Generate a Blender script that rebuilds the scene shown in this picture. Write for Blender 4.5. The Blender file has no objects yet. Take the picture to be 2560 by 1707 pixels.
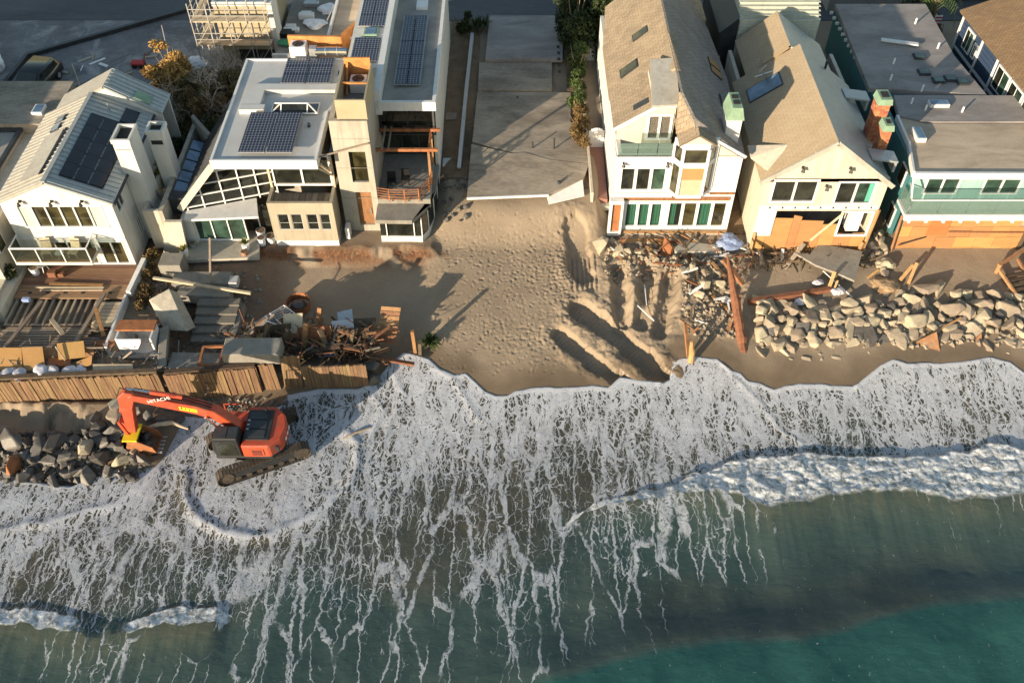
import bpy, bmesh, math, random
import numpy as np
from mathutils import Vector, Matrix, Euler, noise as mnoise

scene = bpy.context.scene
col = scene.collection
R = math.radians
rnd = random.Random(7)

# ------------------------------------------------------------------ camera
cam_d = bpy.data.cameras.new('camera')
cam = bpy.data.objects.new('camera', cam_d)
col.objects.link(cam)
cam.location = (0, 0, 43)
cam.rotation_euler = (R(90 - 47.9), 0, 0)
cam_d.sensor_width = 36
cam_d.lens = 2297 / 2560 * 36
cam_d.clip_end = 2000
scene.camera = cam

# ------------------------------------------------------------------ sky, sun, exposure
SUN_AZ = 42.0      # light travels this many degrees to the right of straight inland
SUN_EL = 10.8
world = bpy.data.worlds.new('World')
scene.world = world
world.use_nodes = True
wn = world.node_tree.nodes
sky = wn.new('ShaderNodeTexSky')
sky.sky_type = 'NISHITA'
sky.sun_disc = False
sky.sun_elevation = R(SUN_EL)
sky.sun_rotation = R(180 + SUN_AZ)
sky.altitude = 40
sky.air_density = 1.3
sky.dust_density = 0.5
bg = wn['Background']
bg.inputs['Strength'].default_value = 0.105
world.node_tree.links.new(sky.outputs[0], bg.inputs['Color'])

sun_d = bpy.data.lights.new('sun', 'SUN')
sun_d.energy = 4.7
sun_d.angle = R(0.6)
sun_d.color = (1.0, 0.82, 0.60)
sun = bpy.data.objects.new('sun', sun_d)
col.objects.link(sun)
sdir = Vector((math.sin(R(SUN_AZ)) * math.cos(R(SUN_EL)), math.cos(R(SUN_AZ)) * math.cos(R(SUN_EL)), -math.sin(R(SUN_EL))))
sun.rotation_euler = sdir.to_track_quat('-Z', 'Y').to_euler()
sun.location = (-40, -50, 60)

scene.view_settings.view_transform = 'Standard'
scene.view_settings.look = 'None'
scene.view_settings.exposure = 1.05
scene.view_settings.gamma = 1
scene.render.engine = 'CYCLES'

# ------------------------------------------------------------------ materials
M = {}
def nt(name):
    m = bpy.data.materials.new(name); m.use_nodes = True
    t = m.node_tree
    return m, t, t.nodes['Principled BSDF']

def ramp(t, fac, stops):
    r = t.nodes.new('ShaderNodeValToRGB')
    e = r.color_ramp.elements
    while len(e) < len(stops): e.new(0.5)
    for k, (p, c) in enumerate(stops):
        e[k].position = p; e[k].color = (*c, 1) if len(c) == 3 else c
    t.links.new(fac, r.inputs[0])
    return r.outputs[0]

def math_n(t, op, a, b=None, c=None, clamp=False):
    n = t.nodes.new('ShaderNodeMath'); n.operation = op; n.use_clamp = clamp
    for k, v in enumerate((a, b, c)):
        if v is None: continue
        if isinstance(v, (int, float)): n.inputs[k].default_value = v
        else: t.links.new(v, n.inputs[k])
    return n.outputs[0]

def mixc(t, fac, a, b, mode='MIX'):
    n = t.nodes.new('ShaderNodeMix'); n.data_type = 'RGBA'; n.blend_type = mode
    if isinstance(fac, (int, float)): n.inputs[0].default_value = fac
    else: t.links.new(fac, n.inputs[0])
    for k, v in ((6, a), (7, b)):
        if isinstance(v, tuple): n.inputs[k].default_value = (*v, 1)
        else: t.links.new(v, n.inputs[k])
    return n.outputs[2]

def coords(t, scale=(1, 1, 1), kind='pos', rot=(0, 0, 0)):
    if kind == 'pos':
        s = t.nodes.new('ShaderNodeNewGeometry').outputs['Position']
    else:
        s = t.nodes.new('ShaderNodeTexCoord').outputs['Object']
    mp = t.nodes.new('ShaderNodeMapping')
    mp.inputs['Scale'].default_value = scale
    mp.inputs['Rotation'].default_value = rot
    t.links.new(s, mp.inputs[0])
    return mp.outputs[0]

def noise_n(t, vec, scale=1.0, detail=6, rough=0.6, dist=0.0):
    n = t.nodes.new('ShaderNodeTexNoise')
    n.inputs['Scale'].default_value = scale; n.inputs['Detail'].default_value = detail
    n.inputs['Roughness'].default_value = rough; n.inputs['Distortion'].default_value = dist
    t.links.new(vec, n.inputs['Vector'])
    return n.outputs['Fac']

def bump_n(t, bsdf, h, strength=0.4, dist=0.02):
    b = t.nodes.new('ShaderNodeBump')
    b.inputs['Strength'].default_value = strength; b.inputs['Distance'].default_value = dist
    t.links.new(h, b.inputs['Height']); t.links.new(b.outputs[0], bsdf.inputs['Normal'])

def obj_rand(t):
    return t.nodes.new('ShaderNodeObjectInfo').outputs['Random']

def plain(name, c, rough=0.7, var=0.25, scale=1.2, stretch=(1, 1, 1), fine=14, bump=0.25, bdist=0.01, metal=0.0, objvar=0.0, dirt=None, dirt_amt=0.5, spec=0.4, streak=0.0):
    """weathered surface: two noise scales in the colour, fine relief, optional shaped dirt stains"""
    m, t, b = nt(name)
    v = coords(t, stretch)
    n1 = noise_n(t, v, scale, 5, 0.62, 0.3)
    n2 = noise_n(t, v, fine, 4, 0.7)
    d = tuple(max(0, x * (1 - var)) for x in c); l = tuple(min(1, x * (1 + var)) for x in c)
    f = math_n(t, 'ADD', math_n(t, 'MULTIPLY', n1, 0.62), math_n(t, 'MULTIPLY', n2, 0.38))
    cc = ramp(t, f, [(0.34, d), (0.66, l)])
    if dirt:
        ds = noise_n(t, coords(t, stretch), scale * 0.7, 7, 0.72, 1.0)
        cc = mixc(t, math_n(t, 'MULTIPLY', ramp(t, ds, [(0.5, (0, 0, 0)), (0.66, (1, 1, 1))]), dirt_amt), cc, dirt)
    if streak:
        sn = noise_n(t, coords(t, (2.6, 2.6, .22)), 1.0, 6, .7, .4)
        cc = mixc(t, math_n(t, 'MULTIPLY', ramp(t, sn, [(0.47, (0, 0, 0)), (0.68, (1, 1, 1))]), streak), cc, tuple(x * .55 for x in c))
    if objvar:
        r = obj_rand(t)
        h = t.nodes.new('ShaderNodeHueSaturation')
        t.links.new(math_n(t, 'ADD', math_n(t, 'MULTIPLY', r, objvar), 1 - objvar * 0.55), h.inputs['Value'])
        t.links.new(math_n(t, 'ADD', math_n(t, 'MULTIPLY', r, 0.03), 0.485), h.inputs['Hue'])
        t.links.new(cc, h.inputs['Color']); cc = h.outputs[0]
    t.links.new(cc, b.inputs['Base Color'])
    b.inputs['Roughness'].default_value = rough; b.inputs['Metallic'].default_value = metal
    b.inputs['Specular IOR Level'].default_value = spec
    if bump: bump_n(t, b, f, bump, bdist)
    M[name] = m
    return m

def glass_mat(name, c=(0.02, 0.022, 0.018), rough=0.06, var=0.6):
    m, t, b = nt(name)
    v = coords(t, (0.9, 0.9, 0.9))
    n = noise_n(t, v, 0.9, 3, 0.5, 0.6)
    t.links.new(ramp(t, n, [(0.35, tuple(x * (1 - var) for x in c)), (0.65, tuple(x * (1 + var) for x in c))]), b.inputs['Base Color'])
    b.inputs['Roughness'].default_value = rough
    b.inputs['Specular IOR Level'].default_value = 0.7
    M[name] = m
    return m

def shingle(name, c1, c2, w=0.3, h=0.22, mortar=(0.05, 0.045, 0.04), vec='pos', rot=(0, 0, 0), stain=(0.1, 0.08, 0.06)):
    m, t, b = nt(name)
    v = coords(t, (1, 1, 1), vec, rot)
    br = t.nodes.new('ShaderNodeTexBrick')
    br.inputs['Color1'].default_value = (*c1, 1); br.inputs['Color2'].default_value = (*c2, 1)
    br.inputs['Mortar'].default_value = (*mortar, 1)
    br.inputs['Scale'].default_value = 1; br.inputs['Mortar Size'].default_value = 0.012
    br.inputs['Brick Width'].default_value = w; br.inputs['Row Height'].default_value = h
    br.inputs['Bias'].default_value = 0.1
    t.links.new(v, br.inputs['Vector'])
    n = noise_n(t, coords(t), 0.8, 6, 0.7, 0.5)
    cc = mixc(t, math_n(t, 'MULTIPLY', ramp(t, n, [(0.45, (0, 0, 0)), (0.72, (1, 1, 1))]), 0.45), br.outputs['Color'], stain)
    t.links.new(cc, b.inputs['Base Color'])
    b.inputs['Roughness'].default_value = 0.85
    bump_n(t, b, br.outputs['Fac'], -0.5, 0.02)
    M[name] = m
    return m

plain('stucco_white', (0.62, 0.61, 0.57), 0.8, 0.06, 0.7, fine=20, bump=0.1, dirt=(0.55, 0.5, 0.42), dirt_amt=0.3, streak=0.4)
plain('stucco_cream', (0.53, 0.485, 0.40), 0.85, 0.09, 0.6, fine=20, bump=0.12, dirt=(0.4, 0.34, 0.25), dirt_amt=0.4, streak=0.5)
plain('paint_white', (0.68, 0.68, 0.67), 0.5, 0.05, 2, bump=0.05, streak=0.3)
plain('paint_grey', (0.42, 0.43, 0.43), 0.55, 0.12, 2, bump=0.05)
plain('siding_cream', (0.55, 0.51, 0.42), 0.7, 0.06, 1.0, (0.3, 0.3, 9), bump=0.25, bdist=0.01, streak=0.4)
plain('siding_white', (0.64, 0.635, 0.61), 0.65, 0.05, 1.0, (0.3, 0.3, 8), bump=0.3, bdist=0.01, streak=0.35)
plain('concrete', (0.25, 0.235, 0.205), 0.85, 0.16, 0.8, fine=9, bump=0.3, dirt=(0.2, 0.17, 0.13), dirt_amt=0.5, streak=0.5)
plain('concrete_pale', (0.40, 0.37, 0.31), 0.85, 0.13, 0.7, fine=9, bump=0.2, dirt=(0.36, 0.32, 0.25), dirt_amt=0.5, streak=0.65)
plain('concrete_board', (0.17, 0.155, 0.13), 0.85, 0.18, 0.8, (0.4, 0.4, 5), bump=0.35, streak=0.6)
plain('roof_membrane', (0.50, 0.50, 0.49), 0.6, 0.10, 0.5, fine=6, bump=0.05, dirt=(0.42, 0.4, 0.36), dirt_amt=0.55)
plain('roof_gravel', (0.31, 0.29, 0.26), 0.95, 0.22, 0.7, fine=22, bump=0.6, bdist=0.02, dirt=(0.2, 0.18, 0.16), dirt_amt=0.5)
plain('roof_tan', (0.50, 0.40, 0.295), 0.95, 0.28, 0.5, (0.5, 1.4, 1), fine=14, bump=0.5, bdist=0.02, dirt=(0.26, 0.2, 0.15), dirt_amt=0.5)
plain('roof_grey', (0.29, 0.265, 0.25), 0.95, 0.3, 0.5, (0.6, 1.4, 1), fine=14, bump=0.5, bdist=0.02, dirt=(0.16, 0.14, 0.13), dirt_amt=0.55)
plain('roof_slab', (0.285, 0.245, 0.195), 0.95, 0.45, 0.5, (0.5, 1.3, 1), fine=5, bump=0.6, bdist=0.03, dirt=(0.15, 0.125, 0.10), dirt_amt=0.75)
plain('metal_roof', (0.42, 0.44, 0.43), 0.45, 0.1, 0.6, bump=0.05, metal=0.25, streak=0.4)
plain('metal_roof_warm', (0.40, 0.385, 0.34), 0.5, 0.12, 0.6, bump=0.05, dirt=(0.36, 0.3, 0.22), streak=0.5)  # warm copy of the plain metal roof; holds the sunlight on left slopes
plain('metal_grey', (0.45, 0.47, 0.48), 0.4, 0.12, 2, metal=0.6, bump=0.05)
plain('metal_dark', (0.05, 0.055, 0.06), 0.45, 0.3, 2, metal=0.3, bump=0.05)
plain('metal_white', (0.75, 0.75, 0.74), 0.4, 0.06, 2, bump=0.05)
plain('rust', (0.30, 0.12, 0.05), 0.9, 0.4, 2.5, fine=18, bump=0.4)
plain('copper_green', (0.22, 0.33, 0.23), 0.7, 0.2, 2, bump=0.2, dirt=(0.14, 0.24, 0.17))
plain('brick_red', (0.42, 0.16, 0.08), 0.9, 0.2, 3, fine=12, bump=0.3, objvar=0.5)
plain('mortar_red', (0.36, 0.2, 0.13), 0.95, 0.15, 3, bump=0.2)
plain('teal_wall', (0.055, 0.17, 0.185), 0.6, 0.12, 0.8, bump=0.1, dirt=(0.05, 0.17, 0.19))
plain('teal_pale', (0.30, 0.46, 0.44), 0.6, 0.07, 0.8, bump=0.1, streak=0.4)
plain('navy_siding', (0.03, 0.052, 0.10), 0.6, 0.15, 1, (0.3, 0.3, 6), bump=0.35, bdist=0.015)
plain('shingle_wall', (0.50, 0.52, 0.44), 0.85, 0.12, 1, bump=0.1, streak=0.4)
plain('wood_deck', (0.26, 0.15, 0.09), 0.75, 0.3, 1.2, (1, 7, 1), fine=8, bump=0.3, objvar=0.5)
plain('wood_grey', (0.27, 0.22, 0.17), 0.9, 0.3, 1.2, (5, 1, 1), fine=8, bump=0.4, objvar=0.5)
plain('wood_warm', (0.34, 0.19, 0.09), 0.85, 0.3, 1.5, (3, 3, 0.6), fine=8, bump=0.4, objvar=0.55)
plain('wood_rust', (0.24, 0.115, 0.055), 0.9, 0.35, 1.5, (3, 3, 0.8), fine=8, bump=0.5, objvar=0.4)
plain('wood_dark', (0.10, 0.07, 0.045), 0.9, 0.4, 1.5, (3, 3, 0.8), fine=8, bump=0.4, objvar=0.6)
plain('wood_pale', (0.52, 0.42, 0.29), 0.85, 0.2, 1.5, (3, 3, 0.8), fine=8, bump=0.3, objvar=0.4)
plain('bulkhead_wood', (0.20, 0.125, 0.068), 0.95, 0.4, 1.2, (5, 5, 0.5), fine=7, bump=0.6, bdist=0.03, objvar=0.28, dirt=(0.09, 0.058, 0.034), dirt_amt=0.6)
plain('plywood', (0.40, 0.215, 0.085), 0.8, 0.13, 1.0, (0.7, 0.7, 2.2), fine=6, bump=0.1, objvar=0.22, dirt=(0.42, 0.19, 0.06), dirt_amt=0.45)
plain('plywood_red', (0.45, 0.15, 0.05), 0.8, 0.15, 1.0, (0.7, 0.7, 2.2), bump=0.1)
plain('tan_sheathing', (0.38, 0.32, 0.21), 0.85, 0.12, 0.8, bump=0.15)
plain('membrane_orange', (0.52, 0.22, 0.07), 0.7, 0.35, 1.6, fine=6, bump=0.3)
plain('rock', (0.34, 0.285, 0.21), 0.95, 0.25, 0.9, fine=7, bump=0.7, bdist=0.05, objvar=0.55, dirt=(0.2, 0.17, 0.13), dirt_amt=0.5)
plain('rock_dark', (0.10, 0.093, 0.085), 0.5, 0.35, 1.1, fine=7, bump=0.7, bdist=0.05, objvar=0.7, dirt=(0.09, 0.08, 0.07), dirt_amt=0.6)
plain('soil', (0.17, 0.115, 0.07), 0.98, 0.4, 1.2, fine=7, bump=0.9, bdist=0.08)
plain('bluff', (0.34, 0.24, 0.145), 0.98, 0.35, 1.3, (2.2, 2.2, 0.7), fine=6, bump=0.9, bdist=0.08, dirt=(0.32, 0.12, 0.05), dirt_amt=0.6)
plain('asphalt', (0.085, 0.09, 0.10), 0.9, 0.25, 0.25, (0.35, 1, 1), fine=3, bump=0.2, dirt=(0.15, 0.145, 0.14), dirt_amt=0.5)
plain('lot_asphalt', (0.16, 0.16, 0.165), 0.92, 0.4, 0.45, fine=4, bump=0.3, dirt=(0.42, 0.41, 0.40), dirt_amt=0.7)
plain('plastic_white', (0.8, 0.8, 0.82), 0.4, 0.08, 3, bump=0.1)
plain('plastic_blue', (0.25, 0.33, 0.55), 0.5, 0.3, 3, bump=0.2)
plain('sandbag', (0.50, 0.50, 0.56), 0.85, 0.25, 4, fine=20, bump=0.5, objvar=0.3)
plain('black', (0.012, 0.012, 0.013), 0.5, 0.3, 3, bump=0.1)
plain('rubber', (0.02, 0.02, 0.02), 0.8, 0.4, 5, bump=0.2)
plain('terracotta', (0.40, 0.20, 0.12), 0.85, 0.2, 3, bump=0.1)
plain('paving_brick', (0.28, 0.15, 0.115), 0.9, 0.15, 2, bump=0.2, objvar=0.4)
plain('shaft_dark', (0.03, 0.028, 0.025), 0.9, 0.4, 2, bump=0.1)
plain('insulation', (0.20, 0.20, 0.21), 0.95, 0.4, 3, bump=0.4)
plain('teal_cloth', (0.09, 0.36, 0.27), 0.8, 0.12, 2, (4, 4, 0.5), bump=0.3)
plain('blind_tan', (0.36, 0.22, 0.09), 0.8, 0.1, 2, bump=0.1)
plain('blind_green', (0.36, 0.38, 0.26), 0.8, 0.1, 2, bump=0.1)
plain('curtain', (0.55, 0.58, 0.42), 0.8, 0.2, 2, (6, 6, 0.3), bump=0.3)
plain('exc_orange', (0.50, 0.07, 0.028), 0.45, 0.18, 1.5, fine=10, bump=0.12, dirt=(0.20, 0.10, 0.06), dirt_amt=0.7, spec=0.5, streak=0.5)
plain('exc_yellow', (0.72, 0.55, 0.02), 0.5, 0.1, 2, bump=0.05)
plain('exc_black', (0.025, 0.026, 0.028), 0.5, 0.3, 2, bump=0.1)
plain('stucco_tan', (0.37, 0.325, 0.245), 0.85, 0.12, 0.6, fine=18, bump=0.15, dirt=(0.33, 0.27, 0.19), dirt_amt=0.5, streak=0.5)
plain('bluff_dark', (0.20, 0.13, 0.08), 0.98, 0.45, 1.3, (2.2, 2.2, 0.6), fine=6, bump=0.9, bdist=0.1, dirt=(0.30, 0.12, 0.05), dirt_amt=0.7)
plain('track_steel', (0.055, 0.045, 0.035), 0.75, 0.4, 3, bump=0.4, dirt=(0.14, 0.10, 0.07))
plain('chrome', (0.6, 0.63, 0.66), 0.2, 0.05, 2, metal=1.0, bump=0)
plain('decal_white', (0.8, 0.8, 0.78), 0.5, 0.05, 2, bump=0)
plain('steel_scaff', (0.40, 0.38, 0.35), 0.6, 0.2, 3, metal=0.3, bump=0.05)
plain('car_black', (0.02, 0.022, 0.026), 0.2, 0.2, 1, bump=0, spec=0.6)
plain('bark', (0.22, 0.17, 0.125), 0.95, 0.3, 3, (3, 3, 0.7), bump=0.6)
plain('bark_pale', (0.42, 0.36, 0.29), 0.95, 0.25, 3, (3, 3, 0.7), bump=0.5)
plain('cloth_red', (0.45, 0.05, 0.05), 0.8, 0.2, 3, bump=0.1)
plain('tarp_blue', (0.20, 0.26, 0.42), 0.5, 0.35, 2.5, fine=8, bump=0.6, bdist=0.03)
plain('marker_green', (0.05, 0.30, 0.13), 0.6, 0.3, 3, bump=0.2)
glass_mat('glass')
glass_mat('glass_olive', (0.045, 0.04, 0.018))
glass_mat('glass_blue', (0.10, 0.17, 0.26), 0.1, 0.4)
glass_mat('glass_green', (0.03, 0.06, 0.045), 0.08)

m, t, b = nt('leaf'); M['leaf'] = m
def leaf_mat(name, c1, c2):
    m, t, b = nt(name)
    n = noise_n(t, coords(t), 2.2, 3, 0.6)
    cc = ramp(t, n, [(0.35, c1), (0.65, c2)])
    t.links.new(cc, b.inputs['Base Color'])
    b.inputs['Roughness'].default_value = 0.6
    b.inputs['Specular IOR Level'].default_value = 0.25
    M[name] = m
leaf_mat('leaf', (0.035, 0.06, 0.018), (0.085, 0.12, 0.035))
leaf_mat('leaf_dark', (0.018, 0.030, 0.012), (0.05, 0.07, 0.022))
leaf_mat('leaf_orange', (0.30, 0.17, 0.05), (0.48, 0.31, 0.10))
leaf_mat('leaf_dry', (0.20, 0.14, 0.07), (0.32, 0.25, 0.14))
leaf_mat('leaf_olive', (0.085, 0.072, 0.03), (0.19, 0.15, 0.065))
leaf_mat('leaf_yellow', (0.16, 0.17, 0.03), (0.30, 0.29, 0.06))
leaf_mat('leaf_brown', (0.10, 0.06, 0.025), (0.19, 0.13, 0.05))

# clear glass for panes with something to see behind them
def clear_glass(name, tint=(0.75, 0.85, 0.8), opacity=0.25, base=(0.3, 0.36, 0.33)):
    m, t, b = nt(name)
    out = t.nodes['Material Output']
    tr = t.nodes.new('ShaderNodeBsdfTransparent'); tr.inputs[0].default_value = (*tint, 1)
    mx = t.nodes.new('ShaderNodeMixShader'); mx.inputs[0].default_value = opacity
    b.inputs['Base Color'].default_value = (*base, 1); b.inputs['Roughness'].default_value = 0.08
    t.links.new(tr.outputs[0], mx.inputs[1]); t.links.new(b.outputs[0], mx.inputs[2])
    t.links.new(mx.outputs[0], out.inputs['Surface'])
    M[name] = m
clear_glass('glass_rail', (0.80, 0.9, 0.86), 0.35, (0.22, 0.30, 0.27))
clear_glass('glass_clear', (0.8, 0.86, 0.82), 0.22, (0.05, 0.06, 0.05))

# photovoltaic cells: real module pieces, the cell grid is printed
m, t, b = nt('solar_cell')
v = coords(t)
br = t.nodes.new('ShaderNodeTexBrick')
br.offset = 0.0
br.inputs['Color1'].default_value = (0.012, 0.016, 0.035, 1); br.inputs['Color2'].default_value = (0.016, 0.022, 0.05, 1)
br.inputs['Mortar'].default_value = (0.30, 0.31, 0.34, 1); br.inputs['Mortar Size'].default_value = 0.012
br.inputs['Brick Width'].default_value = 0.20; br.inputs['Row Height'].default_value = 0.26; br.inputs['Scale'].default_value = 1
t.links.new(v, br.inputs['Vector']); t.links.new(br.outputs[0], b.inputs['Base Color'])
b.inputs['Roughness'].default_value = 0.18
M['solar_cell'] = m
m, t, b = nt('solar_dark')
t.links.new(ramp(t, noise_n(t, coords(t), 1.2, 3), [(0.4, (0.012, 0.014, 0.02)), (0.7, (0.02, 0.024, 0.034))]), b.inputs['Base Color'])
b.inputs['Roughness'].default_value = 0.3
M['solar_dark'] = m

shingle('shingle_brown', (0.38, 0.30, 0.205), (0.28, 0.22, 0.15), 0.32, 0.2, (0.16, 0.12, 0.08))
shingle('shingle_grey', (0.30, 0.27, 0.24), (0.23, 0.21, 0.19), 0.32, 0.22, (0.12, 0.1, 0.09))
shingle('shingle_tan', (0.40, 0.32, 0.215), (0.36, 0.285, 0.19), 0.36, 0.2, (0.26, 0.2, 0.13), stain=(0.28, 0.19, 0.1))
shingle('navy_roof', (0.26, 0.17, 0.09), (0.20, 0.13, 0.07), 0.32, 0.2, (0.08, 0.05, 0.03))

# ------------------------------------------------------------------ mesh helpers
class MB:
    """collects shapes into one mesh"""
    def __init__(s): s.v = []; s.f = []
    def _add(s, vs, fs):
        o = len(s.v); s.v += [tuple(p) for p in vs]; s.f += [tuple(i + o for i in f) for f in fs]; return s
    def box(s, x0, x1, y0, y1, z0, z1):
        return s._add([(x0, y0, z0), (x1, y0, z0), (x1, y1, z0), (x0, y1, z0), (x0, y0, z1), (x1, y0, z1), (x1, y1, z1), (x0, y1, z1)],
                      [(3, 2, 1, 0), (4, 5, 6, 7), (0, 1, 5, 4), (1, 2, 6, 5), (2, 3, 7, 6), (3, 0, 4, 7)])
    def bar(s, p0, p1, w, h, roll=0.0):
        p0, p1 = Vector(p0), Vector(p1); d = (p1 - p0).normalized()
        up = Vector((0, 0, 1)) if abs(d.z) < 0.95 else Vector((0, 1, 0))
        a = d.cross(up).normalized(); b = a.cross(d).normalized()
        if roll: q = Matrix.Rotation(roll, 3, d); a = q @ a; b = q @ b
        a = a * w / 2; b = b * h / 2
        vs = [p0 - a - b, p0 + a - b, p0 + a + b, p0 - a + b, p1 - a - b, p1 + a - b, p1 + a + b, p1 - a + b]
        return s._add(vs, [(3, 2, 1, 0), (4, 5, 6, 7), (0, 1, 5, 4), (1, 2, 6, 5), (2, 3, 7, 6), (3, 0, 4, 7)])
    def tube(s, pts, r, n=8, caps=True):
        pts = [Vector(p) for p in pts]
        if isinstance(r, (int, float)): r = [r] * len(pts)
        o = len(s.v); pa = None
        for k, p in enumerate(pts):
            d = (pts[min(k + 1, len(pts) - 1)] - pts[max(k - 1, 0)]).normalized()
            if pa is None:
                ref = Vector((0, 0, 1)) if abs(d.z) < 0.9 else Vector((1, 0, 0)); a = d.cross(ref).normalized()
            else:
                a = (pa - d * pa.dot(d)).normalized()
            pa = a; b = d.cross(a)
            for i in range(n):
                an = 2 * math.pi * i / n
                s.v.append(tuple(p + (a * math.cos(an) + b * math.sin(an)) * r[k]))
        for k in range(len(pts) - 1):
            for i in range(n):
                j = (i + 1) % n
                s.f.append((o + k * n + i, o + k * n + j, o + (k + 1) * n + j, o + (k + 1) * n + i))
        if caps:
            s.f.append(tuple(o + i for i in range(n))[::-1]); s.f.append(tuple(o + (len(pts) - 1) * n + i for i in range(n)))
        return s
    def prism(s, poly, axis, a0, a1):
        """extrude a 2-D polygon along an axis: poly in the other two coordinates in xyz order"""
        def P(p, a):
            return {'x': (a, p[0], p[1]), 'y': (p[0], a, p[1]), 'z': (p[0], p[1], a)}[axis]
        n = len(poly); vs = [P(p, a0) for p in poly] + [P(p, a1) for p in poly]
        fs = [tuple(range(n))[::-1], tuple(range(n, 2 * n))] + [(i, (i + 1) % n, n + (i + 1) % n, n + i) for i in range(n)]
        return s._add(vs, fs)
    def slab(s, quad, th):
        """a flat polygon in space given thickness th straight down its normal"""
        q = [Vector(p) for p in quad]; nrm = (q[1] - q[0]).cross(q[2] - q[0]).normalized()
        if nrm.z < 0: nrm = -nrm
        lo = [p - nrm * th for p in q]; n = len(q)
        return s._add(q + lo, [tuple(range(n)), tuple(range(n, 2 * n))[::-1]] + [(i, n + i, n + (i + 1) % n, (i + 1) % n) for i in range(n)])
    def wall(s, x0, x1, z0, z1, y, th, holes=()):
        """wall in the x-z plane with its face at y, thickness th inland, rectangular openings"""
        xs = sorted({x0, x1, *[min(max(h[0], x0), x1) for h in holes], *[min(max(h[1], x0), x1) for h in holes]})
        zs = sorted({z0, z1, *[min(max(h[2], z0), z1) for h in holes], *[min(max(h[3], z0), z1) for h in holes]})
        for i in range(len(xs) - 1):
            run = None
            for j in range(len(zs) - 1):
                cx, cz = (xs[i] + xs[i + 1]) / 2, (zs[j] + zs[j + 1]) / 2
                solid = not any(h[0] < cx < h[1] and h[2] < cz < h[3] for h in holes)
                if solid:
                    if run is None: run = zs[j]
                if (not solid or j == len(zs) - 2) and run is not None:
                    s.box(xs[i], xs[i + 1], y, y + th, run, zs[j + 1] if solid else zs[j]); run = None
        return s
    def mesh(s, name, mat, smooth=False, bevel=0.0):
        me = bpy.data.meshes.new(name); me.from_pydata(s.v, [], s.f); me.update()
        bm = bmesh.new(); bm.from_mesh(me)
        bmesh.ops.recalc_face_normals(bm, faces=bm.faces)
        if bevel: bmesh.ops.bevel(bm, geom=list(bm.edges), offset=bevel, segments=1, affect='EDGES', clamp_overlap=True)
        bm.to_mesh(me); bm.free()
        if smooth: me.shade_smooth()
        me.materials.append(M[mat] if isinstance(mat, str) else mat)
        return me
    def build(s, name, mat, parent=None, smooth=False, bevel=0.0, **kw):
        o = bpy.data.objects.new(name, s.mesh(name, mat, smooth, bevel))
        col.objects.link(o)
        if parent is not None: o.parent = parent
        for k, v in kw.items(): o[k] = v
        return o

def adopt(o, parent):
    o.parent = parent
    return o

def thing(name, label, cat, group=None, loc=(0, 0, 0)):
    o = bpy.data.objects.new(name, None); col.objects.link(o)
    o.location = loc; o.empty_display_size = 0.2
    o['label'] = label; o['category'] = cat
    if group: o['group'] = group
    return o

def tag(o, label, cat, group=None):
    o['label'] = label; o['category'] = cat
    if group: o['group'] = group
    return o

def struct(o):
    o['kind'] = 'structure'; return o

_unit = {}
def piece(name, parent, mat, c, d, rot=(0, 0, 0)):
    """box piece sharing one unit-cube mesh per material: centre c, size d"""
    if mat not in _unit:
        _unit[mat] = MB().box(-.5, .5, -.5, .5, -.5, .5).mesh('piece_' + mat, mat)
    o = bpy.data.objects.new(name, _unit[mat]); col.objects.link(o)
    o.parent = parent; o.location = c; o.scale = d; o.rotation_euler = rot
    return o

def pbox(name, parent, mat, x0, x1, y0, y1, z0, z1):
    return piece(name, parent, mat, ((x0 + x1) / 2, (y0 + y1) / 2, (z0 + z1) / 2), (x1 - x0, y1 - y0, z1 - z0))

def pbar(name, parent, mat, p0, p1, w, h, roll=0.0):
    """straight bar as a piece: from p0 to p1"""
    p0, p1 = Vector(p0), Vector(p1); d = p1 - p0
    q = d.to_track_quat('X', 'Z') @ Euler((roll, 0, 0)).to_quaternion()
    o = piece(name, parent, mat, (p0 + p1) / 2, (d.length, w, h))
    o.rotation_euler = q.to_euler()
    return o

def window(parent, x0, x1, z0, z1, y, n=2, fr=0.09, frame='paint_white', pane='glass', proud=0.03, mid=None, panes=None, name='window'):
    """window filling a wall opening: frame with mullions, each pane set back as its own piece"""
    b = MB(); d0, d1 = y - proud, y + 0.10
    b.box(x0, x1, d0, d1, z1 - fr, z1); b.box(x0, x1, d0 - 0.03, d1, z0, z0 + fr)
    w = (x1 - x0 - fr) / n
    for k in range(n + 1):
        xx = x0 + k * w
        b.box(xx, xx + fr, d0 + 0.002, d1 - 0.002, z0 + fr, z1 - fr)
    if mid:
        for k in range(n): b.box(x0 + k * w + fr, x0 + (k + 1) * w, d0 + 0.02, d1 - 0.01, mid - fr / 2.5, mid + fr / 2.5)
    f = b.build(name, frame, parent)
    for k in range(n):
        pm = panes[k] if panes else pane
        pbox('pane', f, pm, x0 + k * w + fr * 0.8, x0 + (k + 1) * w + fr * 0.2, y + 0.05, y + 0.07, z0 + fr * 0.8, z1 - fr * 0.8)
    return f

def frame_slab(b, x0, x1, y0, y1, z, w, h):
    """parapet round a rectangle"""
    b.box(x0, x1, y0, y0 + w, z, z + h); b.box(x0, x1, y1 - w, y1, z, z + h)
    b.box(x0, x0 + w, y0 + w, y1 - w, z, z + h); b.box(x1 - w, x1, y0 + w, y1 - w, z, z + h)
    return b
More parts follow.
